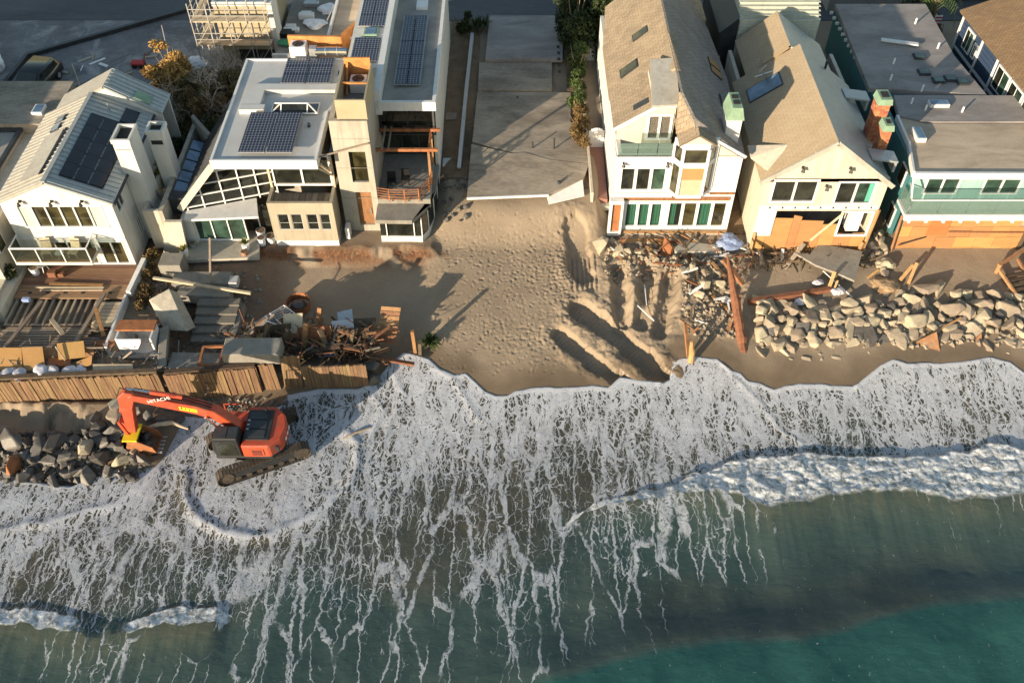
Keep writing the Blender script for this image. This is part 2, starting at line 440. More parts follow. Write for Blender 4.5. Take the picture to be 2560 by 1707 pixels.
# ================================================================== terrain and sea
_rs = np.random.RandomState(3)
_tab = _rs.rand(256, 256)
def vnoise(x, y):
    xi = np.floor(x).astype(int); yi = np.floor(y).astype(int)
    fx = x - xi; fy = y - yi
    fx = fx * fx * (3 - 2 * fx); fy = fy * fy * (3 - 2 * fy)
    a = _tab[xi & 255, yi & 255]; b = _tab[(xi + 1) & 255, yi & 255]
    c = _tab[xi & 255, (yi + 1) & 255]; d = _tab[(xi + 1) & 255, (yi + 1) & 255]
    return (a * (1 - fx) + b * fx) * (1 - fy) + (c * (1 - fx) + d * fx) * fy
def fbm(x, y, o=4, g=0.5):
    s = 0; a = 1; n = 0
    for k in range(o):
        s = s + a * vnoise(x * 2 ** k + 17.3 * k, y * 2 ** k + 9.1 * k); n += a; a *= g
    return s / n
def sstep(a, b, x):
    t = np.clip((x - a) / (b - a), 0, 1); return t * t * (3 - 2 * t)
def seg_dist(x, y, pts):
    best = np.full(np.shape(x), 1e9)
    for (ax, ay), (bx, by) in zip(pts[:-1], pts[1:]):
        dx, dy = bx - ax, by - ay
        t = np.clip(((x - ax) * dx + (y - ay) * dy) / (dx * dx + dy * dy), 0, 1)
        best = np.minimum(best, np.hypot(x - ax - t * dx, y - ay - t * dy))
    return best

SHORE= [(-28.37, 28.68), (-26.24, 28.29), (-24.39, 28.03), (-22.87, 28.81), (-21.99, 29.62), (-21.28, 30.72), (-20.7, 32.42), (-19.64, 32.86), (-18.21, 32.72), (-16.81, 32.72), (-13.66, 33.45), (-13.33, 34.27), (-11.48, 34.67), (-9.09, 34.67), (-8.18, 35.19), (-7.55, 36.23), (-6.66, 37.2), (-5.78, 37.04), (-5.02, 36.72), (-4.38, 36.07), (-3.39, 35.6), (-2.79, 35.76), (-2.29, 35.29), (-1.55, 34.51), (-0.95, 34.21), (-0.24, 34.21), (0.24, 34.51), (1.44, 34.82), (2.87, 34.76), (4.79, 34.88), (5.75, 34.76), (6.52, 35.44), (7.71, 35.29), (9.13, 35.07), (9.52, 35.29), (9.76, 36.55), (10.3, 36.78), (11.3, 36.88), (12.51, 36.78), (13.35, 35.92), (13.81, 35.76), (14.2, 35.22), (14.9, 35.07), (15.66, 34.67), (16.3, 34.88), (17.29, 35.04), (18.72, 34.98), (20.36, 34.82), (20.94, 35.19), (22.46, 36.39), (23.3, 36.78), (23.95, 36.46), (25.66, 36.46), (27.4, 36.55), (29.22, 36.88), (30.33, 36.55), (31.01, 35.76)]
BRF= [(2.43, 25.26), (3.42, 26.19), (4.76, 27.04), (6.31, 27.39), (7.86, 27.7), (9.95, 28.61), (11.58, 29.14), (12.33, 29.68), (13.93, 29.82), (17.36, 30.09), (20.67, 29.82), (25.92, 30.09), (27.29, 30.78), (28.96, 30.37)]
BRB= [(2.43, 25.21), (3.41, 25.94), (4.74, 26.69), (6.28, 27.04), (8.03, 27.19), (10.9, 27.57), (12.58, 27.19), (13.77, 26.56), (15.59, 27.06), (17.79, 27.19), (20.72, 27.57), (24.26, 27.06), (27.82, 27.32)]
BLF= [(-25.29, 20.44), (-24.14, 20.54), (-22.69, 20.33), (-21.5, 20.02), (-20.23, 19.4), (-19.14, 19.67), (-17.73, 20.23), (-16.42, 20.54), (-14.86, 20.65), (-14.1, 20.33)]
BLB= [(-25.12, 19.98), (-23.12, 19.87), (-21.42, 19.75), (-20.19, 19.26), (-19.08, 19.46), (-17.26, 19.96), (-15.34, 20.12), (-13.98, 20.21)]
ARC= [(-18.18, 28.95), (-17.93, 27.64), (-17.41, 26.62), (-16.46, 25.76), (-15.27, 25.2), (-13.54, 25.01), (-11.92, 25.44), (-10.35, 26.42), (-9.21, 27.69), (-8.77, 29.21), (-8.78, 30.86), (-9.48, 31.71)]
ARC2= [(-27.18, 25.27), (-26.09, 25.81), (-24.64, 25.93), (-23.24, 26.25), (-21.52, 27.0), (-20.49, 28.03), (-19.63, 28.95)]
SWELL= [(-2.41, 16.2), (1.13, 17.1), (3.79, 17.71), (6.91, 18.5), (9.86, 19.0), (13.95, 19.14), (15.99, 19.54), (18.12, 20.23), (20.89, 20.92), (25.58, 21.22)]
COV= [(-1.9, 34.06, 0.97), (2.86, 34.06, 0.9), (10.19, 35.61, 0.95), (7.62, 34.06, 0.85), (17.14, 34.06, 0.85), (24.46, 34.68, 0.9), (29.25, 34.68, 0.85), (-4.16, 31.71, 0.85), (0.46, 31.71, 0.78), (5.08, 31.71, 0.66), (10.94, 32.28, 0.82), (16.7, 31.99, 0.7), (23.57, 31.71, 0.75), (28.4, 32.28, 0.66), (-6.31, 29.76, 0.77), (-1.8, 29.76, 0.66), (2.71, 29.76, 0.56), (7.24, 30.03, 0.6), (10.67, 30.3, 0.66), (-6.04, 26.37, 0.58), (-1.74, 27.13, 0.5), (2.63, 27.64, 0.42), (5.98, 28.42, 0.45), (-20.64, 24.67, 0.52), (-24.45, 23.5, 0.5), (-16.16, 23.5, 0.48), (-12.02, 23.5, 0.45), (-7.92, 23.97, 0.42), (-3.75, 23.97, 0.38), (0.42, 24.67, 0.3), (-23.83, 21.71, 0.45), (-19.79, 21.71, 0.4), (-13.65, 21.28, 0.34), (-8.68, 21.71, 0.33), (-3.64, 21.71, 0.28), (0.41, 22.37, 0.3), (4.53, 23.05, 0.33), (-9.4, 19.59, 0.2), (-5.5, 19.8, 0.2), (-1.58, 20.01, 0.22), (0.4, 21.28, 0.3), (3.41, 21.28, 0.24), (6.46, 21.71, 0.18), (8.7, 23.5, 0.32), (10.95, 24.67, 0.34), (12.84, 23.5, 0.15), (15.01, 23.97, 0), (15.42, 25.88, 0.06), (19.57, 25.39, 0.02), (14.45, 21.28, 0), (21.13, 23.5, 0.02), (23.59, 24.67, 0.1), (25.28, 23.5, 0), (23.74, 19.19, 0), (17.9, 19.19, 0), (10.44, 21.28, 0.02), (9.97, 18.19, 0), (4.31, 19.59, 0.12), (4.18, 17.6, 0), (1.36, 19.19, 0.22), (-0.57, 17.41, 0.1), (-7.2, 17.41, 0.18), (-12.88, 17.41, 0.2), (-15.18, 19.19, 0.1), (-18.78, 18.19, 0.28), (-21.66, 18.19, 0.18), (-23.3, 17.41, 0.08), (-23.93, 19.19, 0.03), (-11.32, 19.39, 0.2), (-17.17, 19.39, 0.03), (-15.06, 28.42, 0.82), (-12.63, 27.13, 0.78), (-10.71, 28.95, 0.8), (-9.87, 31.14, 0.72), (-15.68, 26.13, 0.82), (-20.05, 30.58, 0.78), (-22.58, 27.64, 0.85), (-25.52, 26.62, 0.85), (-25.9, 24.67, 0.75), (-12.38, 32.58, 0.6), (-10.23, 34.06, 0.65), (-8.0, 35.61, 0.9), (-6.87, 36.56, 0.97), (-18.07, 27.13, 0.66), (-19.46, 32.87, 0.8), (33.8, 34.06, 0.8), (29.42, 23.5, 0), (26.81, 17.22, 0), (-30.62, 25.88, 0.8), (-28.7, 21.28, 0.4), (-27.0, 17.22, 0.1)]
DEP= [(-1.84, 31.14, 0), (-14.56, 25.88, 0), (-24.45, 23.5, 0.05), (-1.71, 25.88, 0.08), (12.02, 31.71, 0.05), (25.89, 31.71, 0.1), (4.87, 28.42, 0.12), (-5.8, 23.5, 0.22), (-1.66, 23.5, 0.3), (0.4, 21.28, 0.7), (-21.81, 21.71, 0.25), (-20.89, 18.78, 0.85), (-15.65, 21.28, 0.4), (-9.48, 20.22, 0.75), (-5.3, 17.41, 1), (-1.53, 18.19, 1), (-12.88, 17.41, 1), (6.74, 24.67, 0.7), (12.0, 24.67, 0.85), (17.56, 25.88, 0.75), (24.06, 26.13, 0.75), (16.99, 23.5, 0.6), (23.05, 23.05, 0.55), (8.35, 20.64, 0.42), (18.58, 21.71, 0.38), (14.23, 20.22, 0.45), (3.29, 18.78, 0.6), (4.41, 21.28, 0.6), (26.35, 23.05, 0.7), (25.85, 21.71, 0.6)]
_sx = np.array([p[0] for p in SHORE]); _sy = np.array([p[1] for p in SHORE])
def shore_y(x):
    return np.interp(x, _sx, _sy) + 0.16 * (fbm(x * 1.3, x * 0 + 4.5, 3) - 0.5)
BULK = [(-60, 32.2), (-30.0, 33.43), (-23.34, 33.85), (-18.45, 34.12), (-14.75, 34.58), (-8.6, 34.88)]
def bulk_y(x): return np.interp(x, [p[0] for p in BULK], [p[1] for p in BULK])
_by = [-400, -60, 12, 24, 28, 31, 33, 34.4, 36.5, 40, 44, 47, 50, 55, 58, 400]
_bz = [-9, -5, -1.9, -0.9, -0.45, -0.12, 0.14, 0.32, 0.66, 1.2, 1.75, 2.15, 2.7, 3.3, 3.95, 3.95]
TR1 = [(4.3, 40.5), (6.46, 38.5), (8.1, 36.9), (9.3, 34.9)]
TR2 = [(2.87, 38.6), (4.41, 37.1), (6.6, 35.1)]
GUL = [[(6.9, 43.6), (7.0, 39.6)], [(8.9, 43.6), (8.1, 39.4)], [(10.3, 42.6), (9.2, 38.9)]]
PIT = [(4.2, 47.0), (4.3, 45.6), (4.6, 43.2)]
def ground(x, y, fine=True):
    x = np.asarray(x, float); y = np.asarray(y, float)
    z = np.interp(y, _by, _bz)
    # sand heaped under the broken roof slab between the two houses
    z += 1.0 * sstep(-6, -4.2, x) * (1 - sstep(5.6, 6.6, x)) * sstep(45.2, 48.2, y) * (1 - sstep(49, 56, y))
    # earth fill kept up by the timber bulkhead on the left
    f = (1 - sstep(-17.6, -15.2, x + 1.2 * (fbm(x * .5, y * .5) - .5))) * sstep(-0.05, 0.25, y - bulk_y(x) - 0.2)
    z = z * (1 - f) + np.maximum(z, np.where(x > -20.6, 1.35 + .75 * sstep(40.5, 43.2, y), 2.05)) * f
    # low backfill behind the right end of the bulkhead
    f = sstep(-17, -15.5, x) * (1 - sstep(-9.4, -7.8, x)) * sstep(-0.05, 0.3, y - bulk_y(x) - 0.2) * (1 - sstep(38, 43, y))
    z = z * (1 - f) + np.maximum(z, 1.25) * f
    # bluff under the concrete house
    f = (1 - sstep(-5.4, -4.6, x)) * sstep(-17.5, -15.5, x) * sstep(44.5, 45.25, y + 0.9 * (fbm(x * 1.1, y * .4, 3) - .5))
    z = z * (1 - f) + np.maximum(z, 2.25) * f
    z = z - .32 * sstep(-15.5, -13.8, x) * (1 - sstep(-7, -4, x)) * sstep(37.5, 39, y) * (1 - sstep(44.0, 44.8, y))
    # bar of sand and rock in front of the left bulkhead
    z = z + .6 * (1 - sstep(-20.8, -18.8, x)) * sstep(28.2, 30, y) * (1 - sstep(33.2, 34.0, y))
    if fine:
        z = z + 0.10 * (fbm(x * .45, y * .45, 4) - .5) * sstep(34, 38, y)
        for pts, dep, w in ((TR1, .6, .72), (TR2, .42, .55), (PIT, .4, .75), ([(-29.6, 32.2), (-27.6, 31.8)], .6, .9), ([(-26.3, 32.4), (-25.2, 31.4)], .55, .8)):
            d = seg_dist(x, y, pts) + 0.55 * (fbm(x * 1.6, y * 1.6, 4, .6) - .5)
            fade = np.where(x < -15, 1.0, sstep(34.7, 36.2, y))
            z = z - fade * dep * (1 - sstep(w * .86, w * 1.08, d)) + fade * .55 * dep * (fbm(x * 1.9 + 3, y * 1.9, 4, .6) - .25) * np.exp(-((d - w * 1.5) / .4) ** 2)
        for pts in GUL:
            d = seg_dist(x, y, pts) + 0.4 * (fbm(x * 1.2, y * 1.2, 3) - .5)
            z = z - .6 * (1 - sstep(.2, .75, d))
        mound = np.exp(-((x - 9.6) / 3.2) ** 2 - ((y - 42.2) / 2.2) ** 2)
        z = z + mound * (0.55 + 0.9 * (fbm(x * .9, y * .9, 4) - .5))
        rough = sstep(5.2, 6.5, x) * (1 - sstep(15, 17, x)) * sstep(37.5, 39.5, y) * (1 - sstep(44.5, 46.5, y))
        z = z + rough * 0.5 * (fbm(x * 1.4 + 7, y * 1.4, 4) - .5)
        # tooth marks raked by the bucket beside the pit
        rk = (1 - sstep(.7, 1.0, np.abs(x - 4.7))) * (1 - sstep(1.4, 1.7, np.abs(y - 43.4)))
        z = z - rk * 0.10 * (0.5 + 0.5 * np.sin(x * 2 * np.pi / .32))
        # track cleat ribs on the trench floors
        for pts in (TR1, TR2):
            d = seg_dist(x, y, pts)
            z = z + (1 - sstep(.25, .45, d)) * 0.03 * np.sin((x - y) * 2 * np.pi / .36)
    return z

# trampled sand: foot and paw prints
_fp = np.random.RandomState(11)
def add_prints(xs, ys, Z):
    n = 0
    cl = [(-1.5, 45, 2.4, 1.6, 260), (1.0, 43.5, 1.6, 2.0, 300), (3.2, 43.6, .55, 1.5, 420), (0.3, 38.6, 2.2, .9, 260), (2.2, 37.3, 1.6, 1.0, 120),
          (-3.5, 41, 3, 3, 160), (4.6, 40.8, 1.3, 1.4, 120), (-10, 40, 3, 2.5, 70), (23, 43, 5, 1, 60), (9.5, 41, 3.0, 2, 160)]
    for cx, cy, sx, sy, k in cl:
        for _ in range(k):
            px = cx + _fp.randn() * sx; py = cy + _fp.randn() * sy
            if py < 35.6 or py > 48.5: continue
            i = np.searchsorted(xs, px); j = np.searchsorted(ys, py)
            i0, i1, j0, j1 = max(i - 5, 0), min(i + 5, len(xs)), max(j - 5, 0), min(j + 5, len(ys))
            if i1 - i0 < 3 or j1 - j0 < 3: continue
            X, Y = np.meshgrid(xs[i0:i1], ys[j0:j1], indexing='ij')
            a = _fp.rand() * 3.14; u = (X - px) * np.cos(a) + (Y - py) * np.sin(a); v = -(X - px) * np.sin(a) + (Y - py) * np.cos(a)
            r = 0.05 + 0.045 * _fp.rand()
            q = (u / r) ** 2 + (v / (r * 1.7)) ** 2
            Z[i0:i1, j0:j1] += -0.027 * np.exp(-q) + 0.009 * np.exp(-((np.sqrt(q) - 1.5) / .5) ** 2)

def grid_mesh(name, xs, ys, Z, mat, attrs=None):
    nx, ny = len(xs), len(ys)
    X, Y = np.meshgrid(xs, ys, indexing='ij')
    co = np.stack([X, Y, Z], -1).reshape(-1, 3).astype(np.float32)
    me = bpy.data.meshes.new(name)
    i = np.arange(nx - 1)[:, None] * ny + np.arange(ny - 1)[None, :]
    q = np.stack([i, i + ny, i + ny + 1, i + 1], -1).reshape(-1).astype(np.int32)
    nf = (nx - 1) * (ny - 1)
    me.vertices.add(nx * ny); me.vertices.foreach_set('co', co.ravel())
    me.loops.add(nf * 4); me.loops.foreach_set('vertex_index', q)
    me.polygons.add(nf); me.polygons.foreach_set('loop_start', np.arange(nf, dtype=np.int32) * 4)
    me.update(calc_edges=True)
    me.shade_smooth()
    for k, a in (attrs or {}).items():
        at = me.attributes.new(k, 'FLOAT', 'POINT'); at.data.foreach_set('value', a.reshape(-1).astype(np.float32))
    me.materials.append(mat)
    o = bpy.data.objects.new(name, me); col.objects.link(o)
    return o

def spaced(*parts):
    return np.unique(np.round(np.concatenate([np.arange(a, b, s) for a, b, s in parts]), 4))

# sand material
m, t, b = nt('sand')
pos = coords(t)
at = t.nodes.new('ShaderNodeAttribute'); at.attribute_name = 'wet'
st = t.nodes.new('ShaderNodeAttribute'); st.attribute_name = 'stain'
n1 = noise_n(t, pos, 0.35, 6, 0.65, 0.4); n2 = noise_n(t, pos, 9, 4, 0.75)
f = math_n(t, 'ADD', math_n(t, 'MULTIPLY', n1, .6), math_n(t, 'MULTIPLY', n2, .4))
dry = ramp(t, f, [(0.33, (0.225, 0.175, 0.125)), (0.66, (0.335, 0.265, 0.19))])
wet = ramp(t, n1, [(0.3, (0.135, 0.10, 0.066)), (0.7, (0.20, 0.15, 0.10))])
cc = mixc(t, at.outputs['Fac'], dry, wet)
rust = ramp(t, noise_n(t, coords(t, (3, 3, .8)), 2.2, 5, .7, .5), [(0.35, (0.07, 0.045, 0.03)), (0.55, (0.17, 0.08, 0.04)), (0.75, (0.25, 0.15, 0.08))])
cc = mixc(t, st.outputs['Fac'], cc, rust)
t.links.new(cc, b.inputs['Base Color'])
t.links.new(math_n(t, 'SUBTRACT', 0.95, math_n(t, 'MULTIPLY', at.outputs['Fac'], 0.55)), b.inputs['Roughness'])
b.inputs['Specular IOR Level'].default_value = 0.3
vo = t.nodes.new('ShaderNodeTexVoronoi'); vo.inputs['Scale'].default_value = 7.5
t.links.new(pos, vo.inputs['Vector'])
pits = ramp(t, vo.outputs['Distance'], [(0.08, (0, 0, 0)), (0.34, (1, 1, 1))])
hgt = math_n(t, 'ADD', math_n(t, 'MULTIPLY', n2, .5), math_n(t, 'MULTIPLY', math_n(t, 'MULTIPLY', pits, math_n(t, 'SUBTRACT', 1.0, at.outputs['Fac'])), .55))
bump_n(t, b, hgt, 0.5, 0.05)
M['sand'] = m

gx = spaced((-400, -60, 40), (-60, -33, 3), (-33, -9, .11), (-9, 14.5, .062), (14.5, 36, .11), (36, 60, 3), (60, 401, 40))
gy = spaced((-60, 28, 8), (28, 33, .5), (33, 35, .09), (35, 47.6, .066), (47.6, 49, .1), (49, 75, 1.2), (75, 401, 25))
GX, GY = np.meshgrid(gx, gy, indexing='ij')
GZ = ground(GX, GY)
add_prints(gx, gy, GZ)
d_sh = GY - shore_y(GX)
wet = 1 - sstep(0.5, 2.6, d_sh + 1.6 * (fbm(GX * .35, GY * .35) - .5))
wet = np.maximum(wet, 0.8 * sstep(-10, -5, -np.abs(GX + 11)) * sstep(-1.5, 0, -np.abs(GY - 36) + 1.2))
stain = (1 - sstep(-5.0, -3.6, GX)) * sstep(-18.5, -16.5, GX) * np.exp(-((GY - 44.75) / 0.75) ** 2) * sstep(.32, .55, fbm(GX * .8, GY * .8))
stain = np.maximum(stain, .55 * (1 - sstep(-15.5, -13.8, GX)) * sstep(-24, -21, GX) * sstep(35, 37, GY) * (1 - sstep(44, 46, GY)))
sand_o = struct(grid_mesh('sand', gx, gy, GZ, M['sand'], {'wet': wet, 'stain': stain}))

# ------------------------------------------------------------------ sea
def idw(X, Y, P, power=3.0):
    num = np.zeros_like(X); den = np.zeros_like(X)
    for px, py, c in P:
        w = 1.0 / (((X - px)) ** 2 + (1.5 * (Y - py)) ** 2 + 0.35) ** (power / 2)
        num += w * c; den += w
    return num / den
sx = spaced((-400, -60, 40), (-60, -31, 1.5), (-31, 33, .065), (33, 60, 1.5), (60, 401, 40))
sy = spaced((-400, 0, 40), (0, 14, 1.0), (14, 38.2, .065))
SX, SY = np.meshgrid(sx, sy, indexing='ij')
wx = SX + 0.5 * (fbm(SX * .5, SY * .5, 3) - .5); wy = SY + 0.6 * (fbm(SX * .6 + 5, SY * .6, 3) - .5)
D = shore_y(SX) - SY                                        # distance offshore
def curve(x, P): return np.interp(x, [p[0] for p in P], [p[1] for p in P])
cov = idw(SX, SY, COV); cov = cov + .09 * sstep(.08, .2, cov) * (1 - sstep(.35, .5, cov)); dep = np.minimum(idw(SX, SY, DEP, 4.0) * 1.35, 1.1)
turb = np.zeros_like(SX); face = np.zeros_like(SX)
zb = np.interp(SY, _by, _bz)
Zs = 0.12 * np.logaddexp(0, (zb + 0.03) / 0.12)
Zs = Zs + 0.10 * (fbm(SX * .25, SY * .5, 4) - .5) * sstep(3, 9, D) + 0.03 * (fbm(SX * 1.5, SY * 1.5, 3) - .5) * sstep(1, 4, D)
def breaker(F, Bk, h, x0, x1, ramp_in, back):
    global Zs, turb, cov, face
    yf = curve(SX, F) + 0.5 * (fbm(SX * 1.2, SY * 0 + 2, 4, .6) - .5) * 1.2; yb = curve(SX, Bk) + 0.55 * (fbm(SX * 1.0, SY * 0 + 8, 4, .6) - .5) * 1.3
    yf = np.maximum(yf, yb + 0.05)
    amp = sstep(x0, x0 + ramp_in, SX) * (1 - sstep(x1 - 1.0, x1, SX)) if x1 < 50 else sstep(x0, x0 + ramp_in, SX)
    s = (SY - yb) / (yf - yb)
    rise = np.where(SY < yb, np.exp(-((yb - SY) / back) ** 2), np.where(SY < yf, 1 - .55 * np.clip(s, 0, 1), 0.45 * np.exp(-((SY - yf) / .16) ** 2)))
    inb = sstep(-.12, .12, s) * (1 - sstep(.94, 1.08, s)) * sstep(x0 - .3, x0 + .6, SX) * (1 - sstep(x1 - .5, x1, SX) if x1 < 50 else 1)
    bil = np.abs(fbm(SX * .9, SY * 1.2, 5, .55) - .5) * 2
    Zs = Zs + amp * h * rise + amp * inb * h * 0.42 * (bil - .25)
    turb = np.maximum(turb, inb)
    face = np.maximum(face, amp * np.where(SY < yb + .2, np.exp(-(np.maximum(yb - SY, 0) / 1.3) ** 2), 0))
breaker(BRF, BRB, 0.5, 2.3, 99, 9, 2.6)
_ex = sstep(-21.9, -21.2, SX) * (1 - sstep(-19.2, -18.6, SX))
t0 = turb.copy()
breaker([(a_, b_ + .35) for a_, b_ in BLF], BLB, 0.22, -60, -13.8, 2, 1.8)
turb = np.maximum(t0, turb * (1 - .85 * _ex))
# curved bore swinging round the digger, and the backwash edge left of it
for P, hh in ((ARC, .10), (ARC2, .08)):
    dd = seg_dist(wx, wy, P)
    Zs = Zs + hh * np.exp(-(dd / .35) ** 2)
    cov = np.maximum(cov, 1.05 * np.exp(-(dd / .34) ** 2) * (.75 + .5 * fbm(SX, SY, 3)))
# inner swash folds
FOLDS = [[(-5.0, 36.2), (-3.6, 35.3), (-2.9, 34.0), (-2.0, 32.6)], [(9.0, 35.9), (8.8, 34.6), (8.2, 34.0)], [(12.8, 36.4), (14.0, 34.4), (15.6, 32.0), (16.6, 31.0)],
         [(28.6, 36.3), (27.3, 34.6), (26.9, 33.2)], [(24.4, 36.2), (23.6, 35.2), (23.4, 34.0)], [(20.5, 35.4), (20.6, 34.6)], [(-7.6, 36.6), (-6.6, 34.4), (-7.2, 31.5), (-8.2, 29.5)], [(-8.6, 35.0), (-7.5, 33.2), (-8.3, 31.0)]]
for P in FOLDS:
    dd = seg_dist(wx, wy, P)
    Zs = Zs + .035 * np.exp(-(dd / .2) ** 2); cov = np.maximum(cov, .98 * np.exp(-(dd / .14) ** 2))
lip = np.exp(-((D - .12) / .14) ** 2)
cov = np.maximum(cov, (1.1 - 1.1 * sstep(.25, .6, D)) * (SX > -13.6)); cov = np.maximum(cov, 1.2 * np.maximum(lip, 1 - sstep(.12, .3, D)))
# swell standing up beyond the bar
ys = curve(SX, SWELL) + .3 * (fbm(SX * .3, SY * 0, 3) - .5)
e = SY - ys
sw = sstep(-3, 4, SX) * np.where(e > 0, np.exp(-(e / 1.6) ** 2), np.exp(-(e / 4.5) ** 2))
Zs = Zs + .55 * sw
deep = 1 - sstep(-.35, .25, e + .15 * (fbm(SX * 1.5, SY * 1.5) - .5))
dep = dep * (1 - deep) + 2.0 * deep
dep = np.where(SX < -2.4, np.minimum(dep, 1.05), dep)
dep = np.where(SY < 14, 2.0, dep)
Zs = np.where(D < 0.0, 0.12 * np.logaddexp(0, (zb + .03) / 0.12) - 1.2 * np.minimum(-D, .3) - (D < -.25) * .6, Zs)
Zs = Zs + 0.012 * lip
cov = np.clip(cov + 0.32 * (fbm(SX * .55, SY * .22, 4) - .5) * sstep(.02, .2, cov), 0, 1.2)

m, t, b = nt('sea_water')
def attr(n):
    a = t.nodes.new('ShaderNodeAttribute'); a.attribute_name = n; return a.outputs['Fac']
aC, aD, aT = attr('cov'), attr('dep'), attr('turb')
pos = t.nodes.new('ShaderNodeNewGeometry').outputs['Position']
def vmath(op, a, b_=None, s=None):
    n = t.nodes.new('ShaderNodeVectorMath'); n.operation = op
    t.links.new(a, n.inputs[0])
    if isinstance(b_, tuple): n.inputs[1].default_value = b_
    elif b_ is not None: t.links.new(b_, n.inputs[1])
    if s is not None: n.inputs['Scale'].default_value = s
    return n.outputs[0]
def ncol(v, scale, detail=3):
    n = t.nodes.new('ShaderNodeTexNoise'); n.inputs['Scale'].default_value = scale; n.inputs['Detail'].default_value = detail
    t.links.new(v, n.inputs['Vector']); return vmath('SUBTRACT', n.outputs['Color'], (.5, .5, .5))
flat = vmath('MULTIPLY', pos, (1, 1, 0))
w1 = vmath('MULTIPLY', ncol(flat, .45), (.85, 2.2, 0)); w2 = vmath('SCALE', ncol(flat, 2.2), s=.38); w3 = vmath('SCALE', ncol(flat, 8.0), s=.16)
pw = vmath('ADD', vmath('ADD', flat, w1), vmath('ADD', w2, w3))
def dte(scale):
    v = t.nodes.new('ShaderNodeTexVoronoi'); v.feature = 'DISTANCE_TO_EDGE'; v.inputs['Scale'].default_value = 1
    t.links.new(vmath('MULTIPLY', pw, (*scale, 0)), v.inputs['Vector']); return v.outputs['Distance']
def maprange(x, a0, a1, b0, b1, smooth=False):
    n = t.nodes.new('ShaderNodeMapRange'); n.clamp = True
    if smooth: n.interpolation_type = 'SMOOTHSTEP'
    for k, v in enumerate((x, a0, a1, b0, b1)):
        if isinstance(v, (int, float)): n.inputs[k].default_value = v
        else: t.links.new(v, n.inputs[k])
    return n.outputs[0]
brk = noise_n(t, vmath('MULTIPLY', flat, (1.6, .5, 0)), 1.0, 5, .65, .6)      # patchy break-up
covn = math_n(t, 'ADD', math_n(t, 'SUBTRACT', aC, .05), math_n(t, 'MULTIPLY', math_n(t, 'SUBTRACT', brk, .5), .52))
def net(scale, c0, c1, w0, w1_):
    d = dte(scale)
    w = maprange(covn, c0, c1, w0, w1_)
    f_ = maprange(math_n(t, 'DIVIDE', d, math_n(t, 'MAXIMUM', w, 1e-4)), .62, 1.12, 1, 0, True)
    return math_n(t, 'MULTIPLY', f_, maprange(w, 0.0, .012, 0, 1))
fA = net((5.6, 2.9), .34, 1.15, -.012, .225)
fB = net((2.7, 1.0), .22, 1.10, -.006, .15)
gate = noise_n(t, vmath('MULTIPLY', flat, (1.1, .33, 0)), 1.0, 4, .6, .4)
gB = maprange(math_n(t, 'ADD', gate, math_n(t, 'MULTIPLY', aC, .55)), .52, .70, 0, 1, True)
fB = math_n(t, 'MULTIPLY', fB, gB)
fC = net((.95, .16), .04, .75, 0.004, .10)
g2 = noise_n(t, vmath('MULTIPLY', flat, (.7, .3, 0)), 1.3, 3, .55, .2)
per = noise_n(t, vmath('MULTIPLY', pw, (6.5, 4.0, 0)), 1.0, 3, .6)
fC = math_n(t, 'MULTIPLY', fC, maprange(per, .36, .50, .12, 1, True))
fC = math_n(t, 'MULTIPLY', math_n(t, 'MULTIPLY', fC, maprange(aC, .05, .12, 0, 1)), maprange(math_n(t, 'ADD', g2, math_n(t, 'MULTIPLY', aC, .5)), .50, .64, 0, 1, True))
hol = noise_n(t, vmath('MULTIPLY', pw, (7.5, 3.4, 0)), 1.0, 3, .6)
fH = maprange(math_n(t, 'SUBTRACT', hol, maprange(covn, .72, 1.3, .70, .20)), -.04, .07, 0, 1, True)
fo = math_n(t, 'MAXIMUM', math_n(t, 'MAXIMUM', fA, fB), math_n(t, 'MAXIMUM', fC, fH))
thin = noise_n(t, vmath('MULTIPLY', flat, (2.2, .8, 0)), 1.0, 5, .7, .3)
fo = math_n(t, 'MULTIPLY', fo, maprange(math_n(t, 'ADD', thin, math_n(t, 'MULTIPLY', covn, .35)), .45, .85, .5, 1))
grain = noise_n(t, flat, 17, 3, .7)
fo = math_n(t, 'MULTIPLY', fo, maprange(grain, .3, .55, .62, 1))
tn = noise_n(t, vmath('ADD', flat, w2), 2.6, 8, .72, .5)
fT = math_n(t, 'MULTIPLY', maprange(tn, .36, .62, .18, 1, True), maprange(aT, .15, .7, 0, 1))
fo = math_n(t, 'MAXIMUM', fo, fT, clamp=True)
muddy = noise_n(t, vmath('MULTIPLY', flat, (.35, .16, 0)), 1, 5, .6, .5)
shallow = ramp(t, muddy, [(.35, (0.058, 0.053, 0.040)), (.65, (0.096, 0.086, 0.064))])
green = ramp(t, muddy, [(.35, (0.034, 0.062, 0.060)), (.65, (0.060, 0.092, 0.083))])
teal = ramp(t, muddy, [(.35, (0.016, 0.062, 0.062)), (.7, (0.030, 0.098, 0.090))])
wc = mixc(t, maprange(aD, 0, .9, 0, 1), shallow, green)
wc = mixc(t, maprange(aD, 1.1, 2, 0, 1), wc, teal)
stri = noise_n(t, vmath('MULTIPLY', flat, (2.6, .25, 0)), 1.0, 3, .6, .1)
wc = mixc(t, math_n(t, 'MULTIPLY', attr('face'), maprange(stri, .3, .7, .25, .85)), wc, (.13, .135, .09))
t.links.new(mixc(t, fo, wc, mixc(t, aT, (.55, .575, .63), (.80, .81, .82))), b.inputs['Base Color'])
t.links.new(math_n(t, 'ADD', .12, math_n(t, 'MULTIPLY', fo, .55)), b.inputs['Roughness'])
b.inputs['IOR'].default_value = 1.33
rip = noise_n(t, vmath('MULTIPLY', flat, (1.0, 2.2, 0)), 1.6, 7, .68, .4)
